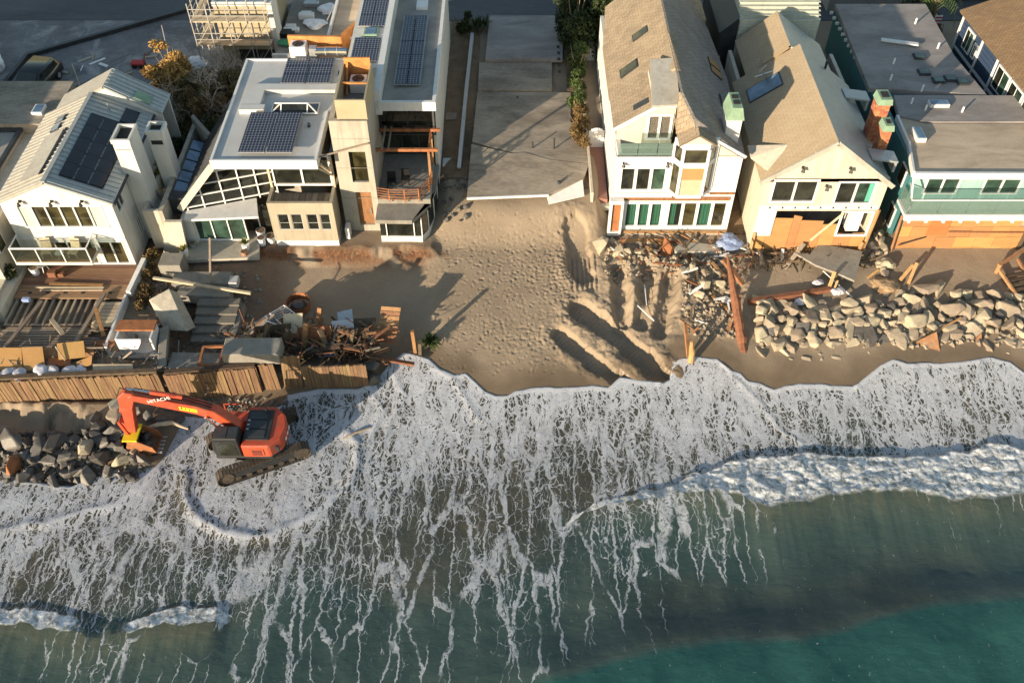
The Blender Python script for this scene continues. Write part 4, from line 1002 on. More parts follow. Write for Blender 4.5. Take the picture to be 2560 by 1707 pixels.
for p0, p1 in (((x0, y0, zb_), (x1, y0, zb_)), ((x0, y1, zb_), (x1, y1, zb_)), ((x0, y0, zb_), (x0, y1, zb_)), ((x1, y0, zb_), (x1, y1, zb_)), ((x0, y0, zb_), (-14.9, 51.15, zt_)), ((x0, y1, zb_), (-14.9, 51.15, zt_)),
               ((x1, y0, zb_), (-13.2, 51.15, zt_)), ((x1, y1, zb_), (-13.2, 51.15, zt_)), ((-14.9, 51.15, zt_), (-13.2, 51.15, zt_)), ((-14.9, y0, zb_), (-14.9, 51.15, zt_)), ((-13.2, y0, zb_), (-13.2, 51.15, zt_))):
    sk.bar(p0, p1, .07, .07)
sk = sk.build('skylight', 'metal_white', B)
a_, b_ = (-14.9, 51.15, zt_), (-13.2, 51.15, zt_)
for q_ in ([(x0, y0, zb_), (x1, y0, zb_), b_, a_], [(x1, y1, zb_), (x0, y1, zb_), a_, b_], [(x0, y1, zb_), (x0, y0, zb_), a_], [(x1, y0, zb_), (x1, y1, zb_), b_]):
    MB().slab(q_, .02).build('pane', 'glass', sk)
MB().tube([(-12.9, 49.3, 8.78), (-12.9, 49.3, 9.05)], .1, 8).build('vent_pipe', 'metal_dark', B)
MB().tube([(-11.7, 55.4, 8.78), (-11.7, 55.4, 9.0)], .12, 8).build('vent_pipe', 'metal_dark', B)
# rooms under the roof
MB().box(-18.0, -12.6, 48.6, 57.0, 2.2, 8.29).build('core_wall', 'concrete_pale', B)
# upper glazed room behind the projecting box
w_ = window(B, -15.25, -11.45, 5.95, 8.28, 47.0, 2, .12, 'metal_white', 'glass', name='window')
MB().box(-11.45, -11.25, 47.0, 48.6, 5.9, 8.29).build('corner_glass', 'glass', B)
for p0, p1 in (((-11.35, 46.9, 5.9), (-11.35, 46.9, 8.28)), ((-11.9, 46.2, 8.2), (-11.3, 47.6, 6.2)), ((-12.1, 45.9, 8.2), (-11.4, 46.8, 6.9)), ((-15.4, 46.9, 5.9), (-15.4, 46.9, 8.28))):
    pbar('brace', B, 'wood_pale', p0, p1, .13, .13)
for x in (-17.4, -15.3, -13.6, -12.4): pbar('rafter', B, 'wood_pale', (x, 45.9, 8.16), (x, 48.5, 8.16), .14, .2)
# projecting box room with four square windows
hb = [(-15.03 + k * .87, -14.33 + k * .87, 3.66, 4.95) for k in range(4)]
hb = [(-15.0, -14.3, 3.66, 4.95), (-14.15, -13.45, 3.66, 4.95), (-13.15, -12.45, 3.66, 4.95), (-12.3, -11.65, 3.66, 4.95)]
bx_ = MB().wall(-15.5, -11.35, 2.72, 5.85, 45.3, .2, hb)
bx_.box(-15.5, -15.3, 45.5, 47.0, 2.72, 5.85).box(-11.55, -11.35, 45.5, 47.0, 2.72, 5.85)
bx_.build('box_room_wall', 'stucco_tan', B)
MB().box(-15.3, -11.55, 45.5, 46.98, 5.2, 5.35).build('box_terrace', 'concrete', B)
for k in range(9): pbox('slat', B, 'wood_grey', -15.25 + k * .4, -14.9 + k * .4, 45.55, 46.9, 5.352, 5.39)
for h_ in hb: window(B, *h_[:2], h_[2], h_[3], 45.3, 1, .045, 'paint_grey', 'glass', mid=(h_[2] + h_[3]) / 2 - .1, proud=-.03)
MB().box(-15.45, -11.38, 45.34, 45.5, 2.0, 2.72).box(-11.5, -11.38, 45.5, 47.0, 2.0, 2.72).box(-15.45, -15.3, 45.5, 47.0, 2.0, 2.72).build('base_wall', 'paint_white', B)
MB().box(-15.6, -11.2, 45.42, 52.0, .9, 2.0).build('foundation', 'concrete_board', B)
# angled glass wall with grid of bars
g0, g1 = Vector((-21.0, 46.05, 0)), Vector((-15.35, 47.75, 0))
def gpt(u, z): p = g0.lerp(g1, u); return (p.x, p.y, z)
def gtop(u): x = g0.lerp(g1, u).x; return 5.0 + (min(x, -18.3) + 21.2) / 2.9 * 3.3
MB()._add([gpt(0, 4.6), gpt(1, 4.6), gpt(1, gtop(1)), gpt(.5, gtop(.5)), gpt(0, gtop(0))], [(0, 1, 2, 3, 4)]).build('glass_wall', 'glass', B)
for u in (0.02, .2, .42, .62, .8, 1.0): pbar('mullion', B, 'metal_white', Vector(gpt(u, 4.65)) + Vector((0, -.05, 0)), Vector(gpt(u, gtop(u) - .03)) + Vector((0, -.05, 0)), .08, .08)
for k, z in enumerate((4.9, 5.7, 6.5, 7.3)):
    u0 = max(0.0, (((z + .1) - 5.0) / 3.3 * 2.9 - 21.2 + 21.0) / 5.65)
    pbar('mullion', B, 'metal_white', Vector(gpt(u0, z)) + Vector((0, -.05, 0)), Vector(gpt(1, z)) + Vector((0, -.05, 0)), .07, .08)
# steep seamed metal slope on the left with its timber barge beam
ms = MB().slab([(-18.32, 45.85, 8.75), (-21.25, 46.1, 5.15), (-21.15, 53.0, 5.15), (-18.32, 54.0, 8.75)], .14).build('side_roof', 'metal_grey', B)
for k in range(14): pbar('roof_seam', ms, 'metal_dark', (-18.36, 46.2 + k * .52, 8.78), (-21.2, 46.35 + k * .48, 5.22), .05, .06)
pbar('barge_beam', B, 'stucco_cream', (-18.36, 45.74, 8.45), (-21.35, 45.95, 4.85), .22, .42)
# low glazed strip
MB().box(-22.0, -20.95, 46.2, 46.95, 4.2, 5.5).build('strip_end', 'metal_dark', B)
for k in range(5):
    f = MB().slab([(-21.9, 47.0 + k * 1.12, 5.5), (-21.05, 47.0 + k * 1.12, 5.2), (-21.05, 48.06 + k * 1.12, 5.2), (-21.9, 48.06 + k * 1.12, 5.5)], .06).build('strip_skylight', 'metal_dark', B)
    MB().slab([(-21.86, 47.05 + k * 1.12, 5.51), (-21.09, 47.05 + k * 1.12, 5.24), (-21.09, 48.01 + k * 1.12, 5.24), (-21.86, 48.01 + k * 1.12, 5.51)], .02).build('pane', 'glass_blue', f)
MB().box(-22.0, -20.95, 46.95, 52.7, 2.3, 5.1).build('strip_wall', 'stucco_white', B)
# flank walls
MB().box(-22.3, -22.02, 44.85, 54.4, 2.3, 5.6).build('flank_wall', 'concrete_pale', B)
MB().box(-23.3, -22.3, 44.85, 45.05, 2.5, 5.6).box(-23.3, -23.1, 45.05, 48.6, 2.5, 5.55).box(-23.1, -22.3, 45.05, 48.6, 2.5, 4.7).build('planter_wall', 'stucco_cream', B)
MB().prism([(-22.8, 2.3), (-21.2, 2.3), (-20.95, 4.9), (-22.02, 4.9)], 'y', 44.6, 44.84).build('pier_wall', 'stucco_cream', B)
MB()._add([(-22.1, 54.4, 2.3), (-20.5, 52.4, 2.3), (-20.5, 52.4, 6.1), (-22.1, 54.4, 6.3), (-22.2, 54.1, 2.3), (-20.7, 52.2, 2.3), (-20.7, 52.2, 6.1), (-22.2, 54.1, 6.3)],
          [(0, 1, 2, 3), (7, 6, 5, 4), (3, 2, 6, 7), (0, 3, 7, 4), (1, 5, 6, 2)]).build('rear_wall', 'concrete', B)
# white canopy and the sliding doors under it
MB().slab([(-20.95, 45.1, 4.66), (-16.25, 45.35, 4.72), (-16.7, 47.2, 4.74), (-21.0, 45.95, 4.7)], .16).build('canopy', 'paint_white', B)
window(B, -20.6, -17.3, 2.55, 4.48, 45.55, 3, .07, 'metal_white', 'glass_green', name='door')
MB().box(-21.3, -20.6, 45.3, 46.2, 2.2, 4.5).build('return_wall', 'stucco_white', B)
MB().box(-17.2, -15.52, 46.6, 46.7, 2.4, 4.6).build('recess_glass', 'glass', B)
pbar('mullion', B, 'metal_white', (-16.7, 46.55, 2.4), (-16.7, 46.55, 4.6), .07, .07)
MB().prism([(-21.7, 43.6), (-16.4, 43.95), (-16.8, 46.6), (-20.7, 46.2)], 'z', 2.25, 2.5).build('patio', 'concrete_pale', B)
# tower
MB().wall(-11.05, -8.72, 2.2, 10.9, 46.84, .3, [(-10.15, -9.1, 6.3, 8.65), (-10.1, -9.1, 2.75, 5.5)]).box(-11.05, -10.75, 47.14, 52.5, 2.2, 10.9).box(-9.02, -8.72, 47.14, 52.5, 2.2, 10.9).box(-11.05, -8.72, 52.5, 52.8, 2.2, 10.9).build('tower_wall', 'concrete_pale', B)
MB().box(-10.75, -9.02, 47.14, 52.5, 10.6, 10.8).build('tower_roof', 'concrete', B)
window(B, -10.15, -9.1, 6.3, 8.65, 47.0, 1, .06, 'metal_dark', 'glass_olive', proud=0)
pbox('pane', B, 'glass', -10.75, -9.02, 47.6, 47.64, 2.4, 9.5)
dr = MB().box(-10.1, -9.1, 47.0, 47.08, 2.75, 5.5).build('door', 'wood_rust', B)
pbox('handle', dr, 'metal_grey', -9.3, -9.24, 46.94, 47.0, 3.6, 4.1)
for z in (5.0, 7.4, 9.6): pbox('joint', B, 'concrete', -11.06, -8.71, 46.833, 46.839, z, z + .03)
pbar('brace', B, 'wood_grey', (-11.9, 46.4, 8.6), (-8.8, 46.75, 9.35), .08, .08)
# service enclosure on top of the tower
MB().box(-10.5, -8.68, 46.9, 47.02, 11.0, 12.3).box(-10.5, -10.4, 47.02, 51.0, 10.9, 12.3).box(-8.78, -8.68, 47.02, 51.0, 10.9, 12.3).build('enclosure_wall', 'tan_sheathing', B)
MB().box(-10.4, -8.78, 50.9, 51.0, 10.9, 12.7).build('enclosure_back', 'membrane_orange', B)
MB().box(-10.39, -8.79, 47.03, 50.89, 10.95, 11.0).build('enclosure_floor', 'insulation', B)
pbar('brace', B, 'membrane_orange', (-10.4, 48.9, 12.2), (-8.78, 48.9, 12.2), .12, .1)
pbar('brace', B, 'membrane_orange', (-10.2, 49.4, 11.0), (-10.2, 50.8, 12.4), .12, .12)
def ac_unit(x, y, z, label, s=1.0, par=None):
    t_ = thing('air_conditioner', label, 'air conditioner', None, (x, y, z))
    MB().box(-.55 * s, .55 * s, -.5 * s, .5 * s, 0, .8 * s).build('casing', 'metal_white', t_, bevel=.03)
    g = MB().tube([(0, 0, .8 * s), (0, 0, .83 * s)], .4 * s, 16).build('fan_guard', 'metal_dark', t_)
    for k in range(3): pbar('fan_blade', g, 'black', (0, 0, .84 * s), (.36 * s * math.cos(k * 2.1), .36 * s * math.sin(k * 2.1), .84 * s), .12, .01)
    return t_
ac_unit(-9.5, 50.1, 11.0, 'white air conditioner inside the orange enclosure on the tower', .95)
ac_unit(-14.8, 57.85, 8.85, 'white air conditioner behind the rear solar panels', 1.0)
dc = thing('air_duct', 'silver round air duct on the roof beside the air conditioner', 'duct')
MB().tube([(-13.6, 57.45, 9.3), (-12.6, 57.5, 9.3), (-11.4, 57.45, 9.3)], .28, 12).build('pipe', 'chrome', dc)
MB().box(-14.0, -13.5, 57.25, 57.75, 8.95, 9.6).build('plenum', 'metal_grey', dc)
for x in (-12.9, -12.1): MB().tube([(x, 57.48, 9.3), (x + .05, 57.48, 9.3)], .31, 12).build('band', 'metal_grey', dc)
MB().box(-15.6, -11.8, 57.25, 58.4, 8.2, 8.85).build('rear_deck', 'concrete_pale', B)
pp = MB().slab([(-15.6, 58.45, 9.9), (-11.9, 58.3, 9.9), (-11.9, 58.5, 9.9), (-15.6, 58.65, 9.9)], 1.3).slab([(-11.85, 58.3, 9.9), (-11.0, 60.2, 9.9), (-11.2, 60.3, 9.9), (-12.05, 58.5, 9.9)], 1.3)
pp.build('rear_parapet', 'membrane_orange', B)
# right wing: narrow ridge strip with solar panels and gravel roof
MB().box(-10.9, -8.3, 52.8, 68.0, 2.5, 10.45).build('spine_wall', 'stucco_white', B)
solar_array(B, -10.65, -8.85, 54.1, 57.0, 10.6, 2, 2, mat='solar_cell'); solar_array(B, -10.6, -8.8, 58.6, 66.0, 10.6, 2, 5, mat='solar_cell')
f = MB().box(-10.1, -9.2, 57.3, 58.3, 10.45, 10.65).build('skylight', 'copper_green', B); pbox('pane', f, 'glass_blue', -10.0, -9.3, 57.4, 58.2, 10.652, 10.67)
MB().box(-8.72, -8.32, 50.3, 68, 9.0, 10.75).build('spine_parapet', 'paint_white', B)
MB().box(-8.3, -5.0, 50.5, 68.0, 9.4, 9.8).build('wing_roof', 'roof_gravel', B)
MB().box(-8.5, -4.85, 50.2, 50.42, 9.35, 10.0).box(-5.07, -4.85, 50.42, 68, 9.35, 10.0).build('wing_fascia', 'paint_white', B)
solar_array(B, -7.65, -5.95, 52.2, 61.0, 10.05, 2, 5, mat='solar_cell')
MB().box(-6.9, -6.1, 62.2, 63.2, 9.8, 10.05).build('roof_hatch', 'metal_white', B)
MB().box(-5.2, -5.0, 51.0, 68, 2.4, 9.39).build('wing_wall', 'stucco_white', B)
MB().box(-8.7, -5.2, 52.6, 52.8, 2.4, 9.39).build('wing_inner_wall', 'concrete', B)
window(B, -8.65, -5.0, 7.0, 9.36, 51.0, 2, .08, 'metal_dark', 'glass', name='window')
window(B, -8.6, -5.1, 5.05, 6.9, 51.6, 3, .08, 'metal_dark', 'glass', name='door')
# terrace over the bay, with railing and rusty pergola
MB().box(-8.7, -5.3, 46.75, 52.6, 4.62, 5.0).build('terrace', 'concrete', B)
MB().prism([(-8.75, 45.15), (-6.4, 45.1), (-5.55, 46.4), (-5.05, 48.2), (-4.95, 50.9), (-5.3, 50.9), (-5.3, 46.74), (-8.75, 46.74)], 'z', 4.3, 4.6).build('bay_slab', 'concrete', B)
for p0, p1 in (((-8.9, 50.67, 7.6), (-4.7, 50.67, 7.6)), ((-8.9, 48.5, 7.6), (-4.75, 48.5, 7.6))): pbar('pergola_beam', B, 'rust', p0, p1, .16, .2)
for y in (48.5, 50.67): pbar('pergola_post', B, 'wood_warm', (-5.35, y, 4.9), (-5.35, y, 7.5), .16, .16)
pbar('pergola_beam', B, 'rust', (-5.35, 48.4, 7.42), (-5.35, 50.8, 7.42), .14, .16)
for x in (-8.3, -7.9): pbar('pergola_beam', B, 'wood_grey', (x, 48.4, 7.75), (x, 50.8, 7.75), .1, .1)
rl = MB()
rp = [(-8.65, 46.72), (-7.9, 46.55), (-6.9, 46.5), (-6.0, 46.6), (-5.4, 47.6), (-5.25, 48.4)]
for k in range(len(rp) - 1):
    (ax, ay), (bx2, by2) = rp[k], rp[k + 1]
    for z in (5.95, 5.75, 5.55, 5.35, 5.15): rl.bar((ax, ay, z), (bx2, by2, z), .05, .04)
    rl.bar((bx2, by2, 4.9), (bx2, by2, 6.0), .07, .07)
rl.build('railing', 'rust', B)
for (x, y, l_) in ((-7.9, 48.1, 'dark patio chair on the upper terrace, left'), (-7.0, 48.4, 'dark patio chair on the upper terrace, right')):
    t_ = thing('patio_chair', l_, 'chair', 'chairs on the upper terrace', (x, y, 5.0))
    MB().box(-.28, .28, -.28, .28, .38, .46).build('seat', 'black', t_); MB().box(-.28, .28, .24, .32, .46, .95).build('backrest', 'black', t_)
    for a in (-.24, .24):
        for c in (-.24, .24): pbox('leg', t_, 'black', a - .03, a + .03, c - .03, c + .03, 0, .38)
# curved glazed bay below the terrace
arcb = [(-8.62, 45.8), (-5.9, 45.75), (-5.5, 46.5), (-5.2, 47.7), (-5.05, 49.2), (-5.0, 50.6)]
for k in range(len(arcb) - 1):
    (ax, ay), (bx2, by2) = arcb[k], arcb[k + 1]
    MB()._add([(ax, ay, 2.72), (bx2, by2, 2.72), (bx2, by2, 4.3), (ax, ay, 4.3)], [(0, 1, 2, 3)]).build('bay_pane', 'glass', B)
    MB()._add([(ax, ay - .06, 1.9), (bx2, by2 - .06, 1.9), (bx2, by2 - .06, 2.74), (ax, ay - .06, 2.74), (ax, ay + .2, 1.9), (bx2 - .2, by2 + .2, 1.9), (bx2 - .2, by2 + .2, 2.74), (ax, ay + .2, 2.74)],
              [(0, 1, 2, 3), (3, 2, 6, 7), (4, 7, 6, 5), (0, 3, 7, 4), (1, 5, 6, 2)]).build('bay_base', 'stucco_white', B)
    pbar('mullion', B, 'metal_white', (bx2, by2 - .05, 2.72), (bx2, by2 - .05, 4.3), .06, .06)
for x in (-8.2, -6.4): pbar('mullion', B, 'metal_white', (x, 45.72, 2.72), (x, 45.72, 4.3), .06, .06)
MB().box(-8.6, -5.9, 46.4, 46.5, 2.4, 4.29).build('bay_inner', 'shaft_dark', B)
MB().box(-11.3, -5.6, 45.95, 52, .9, 1.9).build('foundation', 'concrete_board', B)
bl = MB(); nbx, nbz = 90, 7
for i in range(nbx):
    for j in range(nbz):
        x = -16.3 + i * 11.3 / (nbx - 1); u = j / (nbz - 1)
        q = mnoise.noise(Vector((x * .9, u * 2, 3))) * .45 + mnoise.noise(Vector((x * 2.6, u * 4, 7))) * .22
        bl.v.append((x, 44.25 + u * 1.25 + q * (1 - .5 * u), .95 + (1 - (1 - u) ** 2) * 1.12 + .12 * mnoise.noise(Vector((x * 3.1, u * 5, 1)))))
bl.f = [(i * nbz + j, (i + 1) * nbz + j, (i + 1) * nbz + j + 1, i * nbz + j + 1) for i in range(nbx - 1) for j in range(nbz - 1)]
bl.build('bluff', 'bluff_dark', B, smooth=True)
# exposed timber piles and pipes under the house
for k, x in enumerate((-15.3, -14.2, -13.1, -12.2, -11.0, -10.2, -9.3, -8.4, -7.5, -6.6)):
    MB().tube([(x, 44.75 + .1 * (k % 3), .7), (x + .05, 45.0, 2.0)], .12, 8).build('pile', 'wood_rust', B)
pbar('pipe', B, 'rust', (-15.4, 44.5, 1.55), (-10.2, 44.35, 1.5), .07, .07)

def potted(x, y, z, r, label, pot='plastic_white', leaf='leaf_yellow', n=36, h=.5):
    t_ = thing('potted_plant', label, 'potted plant', None, (x, y, z))
    MB().tube([(0, 0, 0), (0, 0, r * 1.5)], [r * .75, r], 12).build('pot', pot, t_)
    b_ = MB(); rr_ = random.Random(int(x * 100 + y * 7))
    for k in range(n):
        a = rr_.uniform(0, 6.28); e_ = rr_.uniform(.3, 1.4); L = h * rr_.uniform(.6, 1.1)
        d = Vector((math.cos(a) * math.cos(e_), math.sin(a) * math.cos(e_), math.sin(e_))); s_ = d.cross(Vector((0, 0, 1))).normalized() * .05
        p = Vector((0, 0, r * 1.5))
        b_._add([p - s_ * .4, p + d * L * .5 - s_, p + d * L, p + d * L * .5 + s_, p + s_ * .4], [(0, 1, 2, 3, 4)])
    b_.build('foliage', leaf, t_)
potted(-21.2, 44.1, 2.5, .28, 'white pot with a yellow green plant at the left end of the patio')
potted(-17.35, 44.75, 2.5, .28, 'white pot with a spiky plant at the right end of the patio')
bucket(-17.35, 44.2, 2.5, .22, .25, 'terracotta', 'terracotta bowl in front of the right patio plant', 'bowl', 'bowl')
bucket(-20.85, 44.95, 2.5, .2, .3, 'metal_grey', 'small grey pot against the patio wall', 'pot', 'pot')
bucket(-16.6, 46.1, 2.3, .3, .6, 'plastic_white', 'white bucket at the back of the dark recess by the box room')
bucket(-16.45, 45.4, 2.3, .26, .55, 'plastic_white', 'white bucket at the front of the dark recess by the box room')
bucket(-15.9, 45.7, 2.3, .32, .45, 'plastic_white', 'wide white tub against the box room wall', 'tub', 'tub')
o = MB().box(-11.0, -10.7, 45.9, 46.6, 2.3, 3.2).build('meter_box', 'metal_white', None, bevel=.03); tag(o, 'white meter box at the foot of the tower', 'box')

# ------------------------------------------------------------------ scaffolded shell behind
S = thing('scaffolded_building', 'tan sheathed building shell wrapped in scaffolding at the top', 'building')
MB().box(-22.3, -18.3, 64.4, 70.5, 3.9, 8.95).build('wall', 'tan_sheathing', S)
MB().box(-22.25, -18.35, 64.5, 70.4, 8.95, 9.05).build('roof', 'roof_membrane', S)
frame_slab(MB(), -22.35, -18.25, 64.35, 70.55, 8.96, .16, .32).build('parapet', 'stucco_white', S)
MB().box(-18.28, -17.9, 64.3, 66, 3.9, 9.2).build('corner_column', 'stucco_white', S)
MB().box(-21.2, -18.32, 64.33, 64.39, 4.4, 5.4).build('opening', 'shaft_dark', S)
for z in (6.5, 8.4):
    for k in range(3): pbox('scaffold_plank', S, 'wood_pale', -23.8, -18.2, 63.0 + k * .3, 63.27 + k * .3, z, z + .07)
    for z2 in (z + .55, z + 1.05): pbar('scaffold_rail', S, 'steel_scaff', (-23.7, 62.95, z2), (-18.2, 62.95, z2), .05, .05)
    for z2 in (z + .55, z + 1.05): pbar('scaffold_rail', S, 'steel_scaff', (-23.7, 62.95, z2), (-23.7, 66, z2), .05, .05)
    for k in range(2): pbox('scaffold_plank', S, 'wood_pale', -23.8 + k * .35, -23.5 + k * .35, 63.95, 68.0, z + .002, z + .072)
for x in (-23.7, -22.4, -21.0, -19.6, -18.2):
    for y in (62.95, 63.9): pbar('scaffold_pole', S, 'steel_scaff', (x, y, 3.95), (x, y, 9.9), .06, .06)
for y in (65.2, 66.5): pbar('scaffold_pole', S, 'steel_scaff', (-23.7, y, 3.95), (-23.7, y, 9.9), .06, .06)
for k, x in enumerate((-23.7, -22.4, -21.0, -19.6)):
    for z in (4.6, 6.5): pbar('scaffold_brace', S, 'steel_scaff', (x, 62.92, z), (x + 1.35, 62.92, z + 1.8), .04, .04)
# builder's yard behind: slab with scattered materials
Yd = thing('half_built_floor', 'half built concrete floor littered with building rubbish behind the concrete house', 'building')
MB().box(-17.9, -13.3, 62.0, 72.5, 3.9, 6.0).build('slab', 'concrete', Yd)
MB().box(-17.9, -14.3, 61.7, 61.98, 3.9, 6.5).build('kerb', 'stucco_white', Yd)
MB().box(-13.1, -12.95, 59.4, 66, 3.9, 9.3).box(-11.15, -11.0, 60.6, 66, 3.9, 9.5).box(-13.1, -11.0, 59.3, 59.39, 3.9, 9.3).build('parapet', 'metal_white', Yd)
MB().box(-12.9, -11.2, 59.4, 66, 8.7, 9.0).build('roof', 'roof_tan', Yd)
for k in range(12):
    a = rnd.uniform(0, 3.14); x, y = rnd.uniform(-14.4, -13.3), rnd.uniform(60.5, 68); L = rnd.uniform(1, 2.4)
    board('scaffold_tube', 'grey steel tube in the heap beside the half built floor, layer %d' % (k + 1), 'steel_scaff', (x, y, 6.2 + k * .06), (x + L * .35, y + L, 6.4 + k * .1), .07, .07, 'steel tubes in the heap', 'tube')
for k, (x, y, mt, nm, lb) in enumerate(((-17.2, 66.0, 'metal_white', 'tool_box', 'white box on the half built floor'), (-16.3, 68.0, 'metal_white', 'tool_box', 'second white box at the back of the half built floor'), (-15.4, 66.9, 'plastic_white', 'plastic_sheeting', 'crumpled white plastic sheeting on the half built floor'),
                                      (-17.0, 64.2, 'marker_green', 'green_tarp', 'green tarpaulin at the front of the half built floor'), (-15.8, 64.0, 'wood_warm', 'timber_stack', 'orange timber stack on the half built floor'), (-14.9, 63.2, 'cloth_red', 'rag', 'red rag at the front right of the half built floor'), (-17.4, 65.2, 'black', 'wheelbarrow_tub', 'black tub on the half built floor'), (-16.2, 70, 'metal_grey', 'material_stack', 'grey stack of materials far back on the half built floor'), (-14.7, 69.2, 'plastic_white', 'plastic_sheeting', 'white plastic sheeting far back right on the half built floor'))):
    if nm in ('plastic_sheeting', 'green_tarp', 'rag'):
        o = bpy.data.objects.new(nm, blob((0, 0, 0), .8 if nm != 'rag' else .35, 300 + k, 3, .7, (1, .8, .3), mt, True)); col.objects.link(o); o.location = (x, y, 6.15)
    else:
        o = MB().box(x - .6, x + .6, y - .25, y + .25, 6.0, 6.0 + rnd.uniform(.25, .6)).box(x - .5, x + .3, y + .27, y + .7, 6.0, 6.3).build(nm, mt, None, bevel=.03); o.rotation_euler.z = 0
    tag(o, lb, nm.split('_')[-1])

# ------------------------------------------------------------------ debris pile on the sand
for k, (p0, p1, w, h, mt, lab) in enumerate((
    ((-14.0, 37.0, 2.1), (-11.65, 37.95, 2.5), .3, .2, 'wood_warm', 'thick pale timber slanting up through the middle of the debris pile'),
    ((-11.6, 38.7, 2.3), (-11.8, 37.6, 1.7), .22, .2, 'wood_rust', 'short orange post at the top of the debris pile'),
    ((-11.55, 38.5, 3.4), (-11.9, 37.7, 1.6), .26, .12, 'wood_rust', 'pointed reddish splinter standing up from the debris pile'),
    ((-11.0, 37.7, 2.2), (-8.75, 37.45, 2.0), .26, .14, 'wood_warm', 'brown beam lying toward the plank door in the debris'),
    ((-14.9, 37.8, 2.4), (-14.65, 36.3, 2.0), .16, .16, 'wood_grey', 'short upright grey timber at the left of the debris pile'),
    ((-11.3, 37.6, 1.9), (-9.2, 36.6, 1.6), .22, .16, 'wood_rust', 'reddish beam sloping down the right side of the debris pile'),
    ((-10.8, 37.0, 2.1), (-10.4, 36.0, 1.6), .18, .14, 'wood_warm', 'short brown timber below the dark panels'),
    ((-11.7, 38.1, 2.3), (-10.0, 36.9, 1.8), .14, .1, 'rust', 'rusty bar across the debris pile'),
    ((-9.3, 36.6, 1.3), (-5.9, 36.1, 1.0), .26, .14, 'wood_rust', 'long red brown beam on the sand by the palm stump'),
    ((-9.5, 38.8, 1.9), (-9.1, 37.6, 1.7), .16, .12, 'wood_grey', 'grey post across the dark panels'),
    ((-8.42, 38.5, 2.2), (-8.3, 37.3, 1.6), .14, .14, 'wood_warm', 'thin brown post beside the plank door'),
    ((-16.9, 36.6, 2.0), (-14.4, 38.6, 2.6), .34, .14, 'wood_grey', 'long grey beam under the blue metal rack'),
    ((-16.2, 37.0, 1.8), (-15.0, 36.4, 1.8), .2, .1, 'wood_warm', 'brown plank end below the blue metal rack'),
    ((-13.2, 36.6, 1.9), (-11.2, 37.2, 2.1), .2, .12, 'wood_dark', 'dark beam under the thick pale timber'),
    ((-12.6, 36.4, 1.7), (-11.9, 38.2, 2.2), .16, .1, 'wood_dark', 'dark board crossing the middle of the debris pile'),
    ((-10.0, 36.2, 1.5), (-7.3, 36.9, 1.4), .14, .08, 'wood_dark', 'thin dark board right of the debris pile'),
    ((-5.9, 37.15, .8), (-5.95, 37.2, 2.75), .2, .18, 'wood_rust', 'rusty post standing beside the palm stump, the taller one'),
    ((-5.6, 37.0, .8), (-5.55, 37.0, 1.9), .2, .18, 'wood_dark', 'dark short post standing beside the palm stump'))):
    board('debris_beam', lab, mt, p0, p1, w, h, cat='beam', roll=rnd.uniform(-.3, .3))
# sheet debris
sheet((-13.75, 37.2, 2.2), (1.15, 0, .05), (0, 1.1, .9), .06, 'wood_pale', 'pale pinkish panel propped on the debris pile', 'debris_panel', 'panel')
sheet((-10.9, 38.0, 2.05), (1.3, .05, .1), (-.1, .5, .2), .05, 'paint_white', 'white broken panel on the debris pile', 'debris_panel', 'panel')
sheet((-10.6, 38.4, 2.1), (.9, .2, .1), (-.1, .6, .4), .05, 'metal_grey', 'blue grey metal panel behind the white one', 'debris_panel', 'panel')
sheet((-9.8, 37.5, 1.75), (1.4, .05, .05), (.1, 1.2, .5), .06, 'wood_dark', 'large dark panel leaning left of the plank door', 'debris_panel', 'panel')
sheet((-16.4, 36.2, 1.9), (2.1, .3, .5), (-.3, .9, .2), .06, 'wood_warm', 'curved brown panel at the left foot of the debris pile', 'debris_panel', 'panel')
sheet((-13.3, 36.1, 1.6), (1.5, .2, .0), (0, .8, .6), .06, 'wood_dark', 'dark brown panel at the front of the debris pile', 'debris_panel', 'panel')
sheet((-11.6, 36.2, 1.5), (1.0, .1, 0), (.1, .7, .5), .06, 'tarp_blue', 'dark blue panel at the front of the debris pile', 'debris_panel', 'panel')
pd = thing('plank_door', 'pinkish plank door leaning upright at the right of the debris pile', 'door')
for k in range(8):
    u = k / 8; z = 1.35 + u * 1.35; y = 37.55 + u * 1.8
    pbar('plank', pd, 'wood_warm' if k > 2 else 'wood_rust', (-8.28 + u * .3, y + .1, z + .09), (-7.1 + u * .33, y - .02, z + .09), .24, .06, roll=.62)
for x in (-8.1, -7.2): pbar('rail', pd, 'wood_rust', (x, 37.6, 1.3), (x + .28, 39.35, 2.62), .1, .08)
rk = thing('metal_rack', 'bent blue grey metal rack lying on the left of the debris pile', 'rack')
for k in range(5): pbar('bar', rk, 'metal_grey', (-16.1 + k * .12, 38.1 - k * .14, 2.1 + k * .06), (-14.1 + k * .16, 39.7 - k * .2, 2.35 + k * .06), .07, .06)
for k in range(3): pbar('rung', rk, 'metal_grey', (-15.9 + k * .8, 38.3 + k * .6, 2.3), (-15.3 + k * .85, 37.5 + k * .62, 2.45), .05, .05)
for p0, p1 in (((-14.1, 39.7, 2.4), (-13.2, 38.9, 2.4)), ((-14.9, 38.2, 2.6), (-13.2, 37.4, 2.6)), ((-14.8, 38.9, 2.5), (-13.6, 37.6, 2.6))): pbar('bar', rk, 'metal_white', p0, p1, .06, .05)
spl = sorted(rnd.uniform(-16.2, -8.2) for _ in range(120))
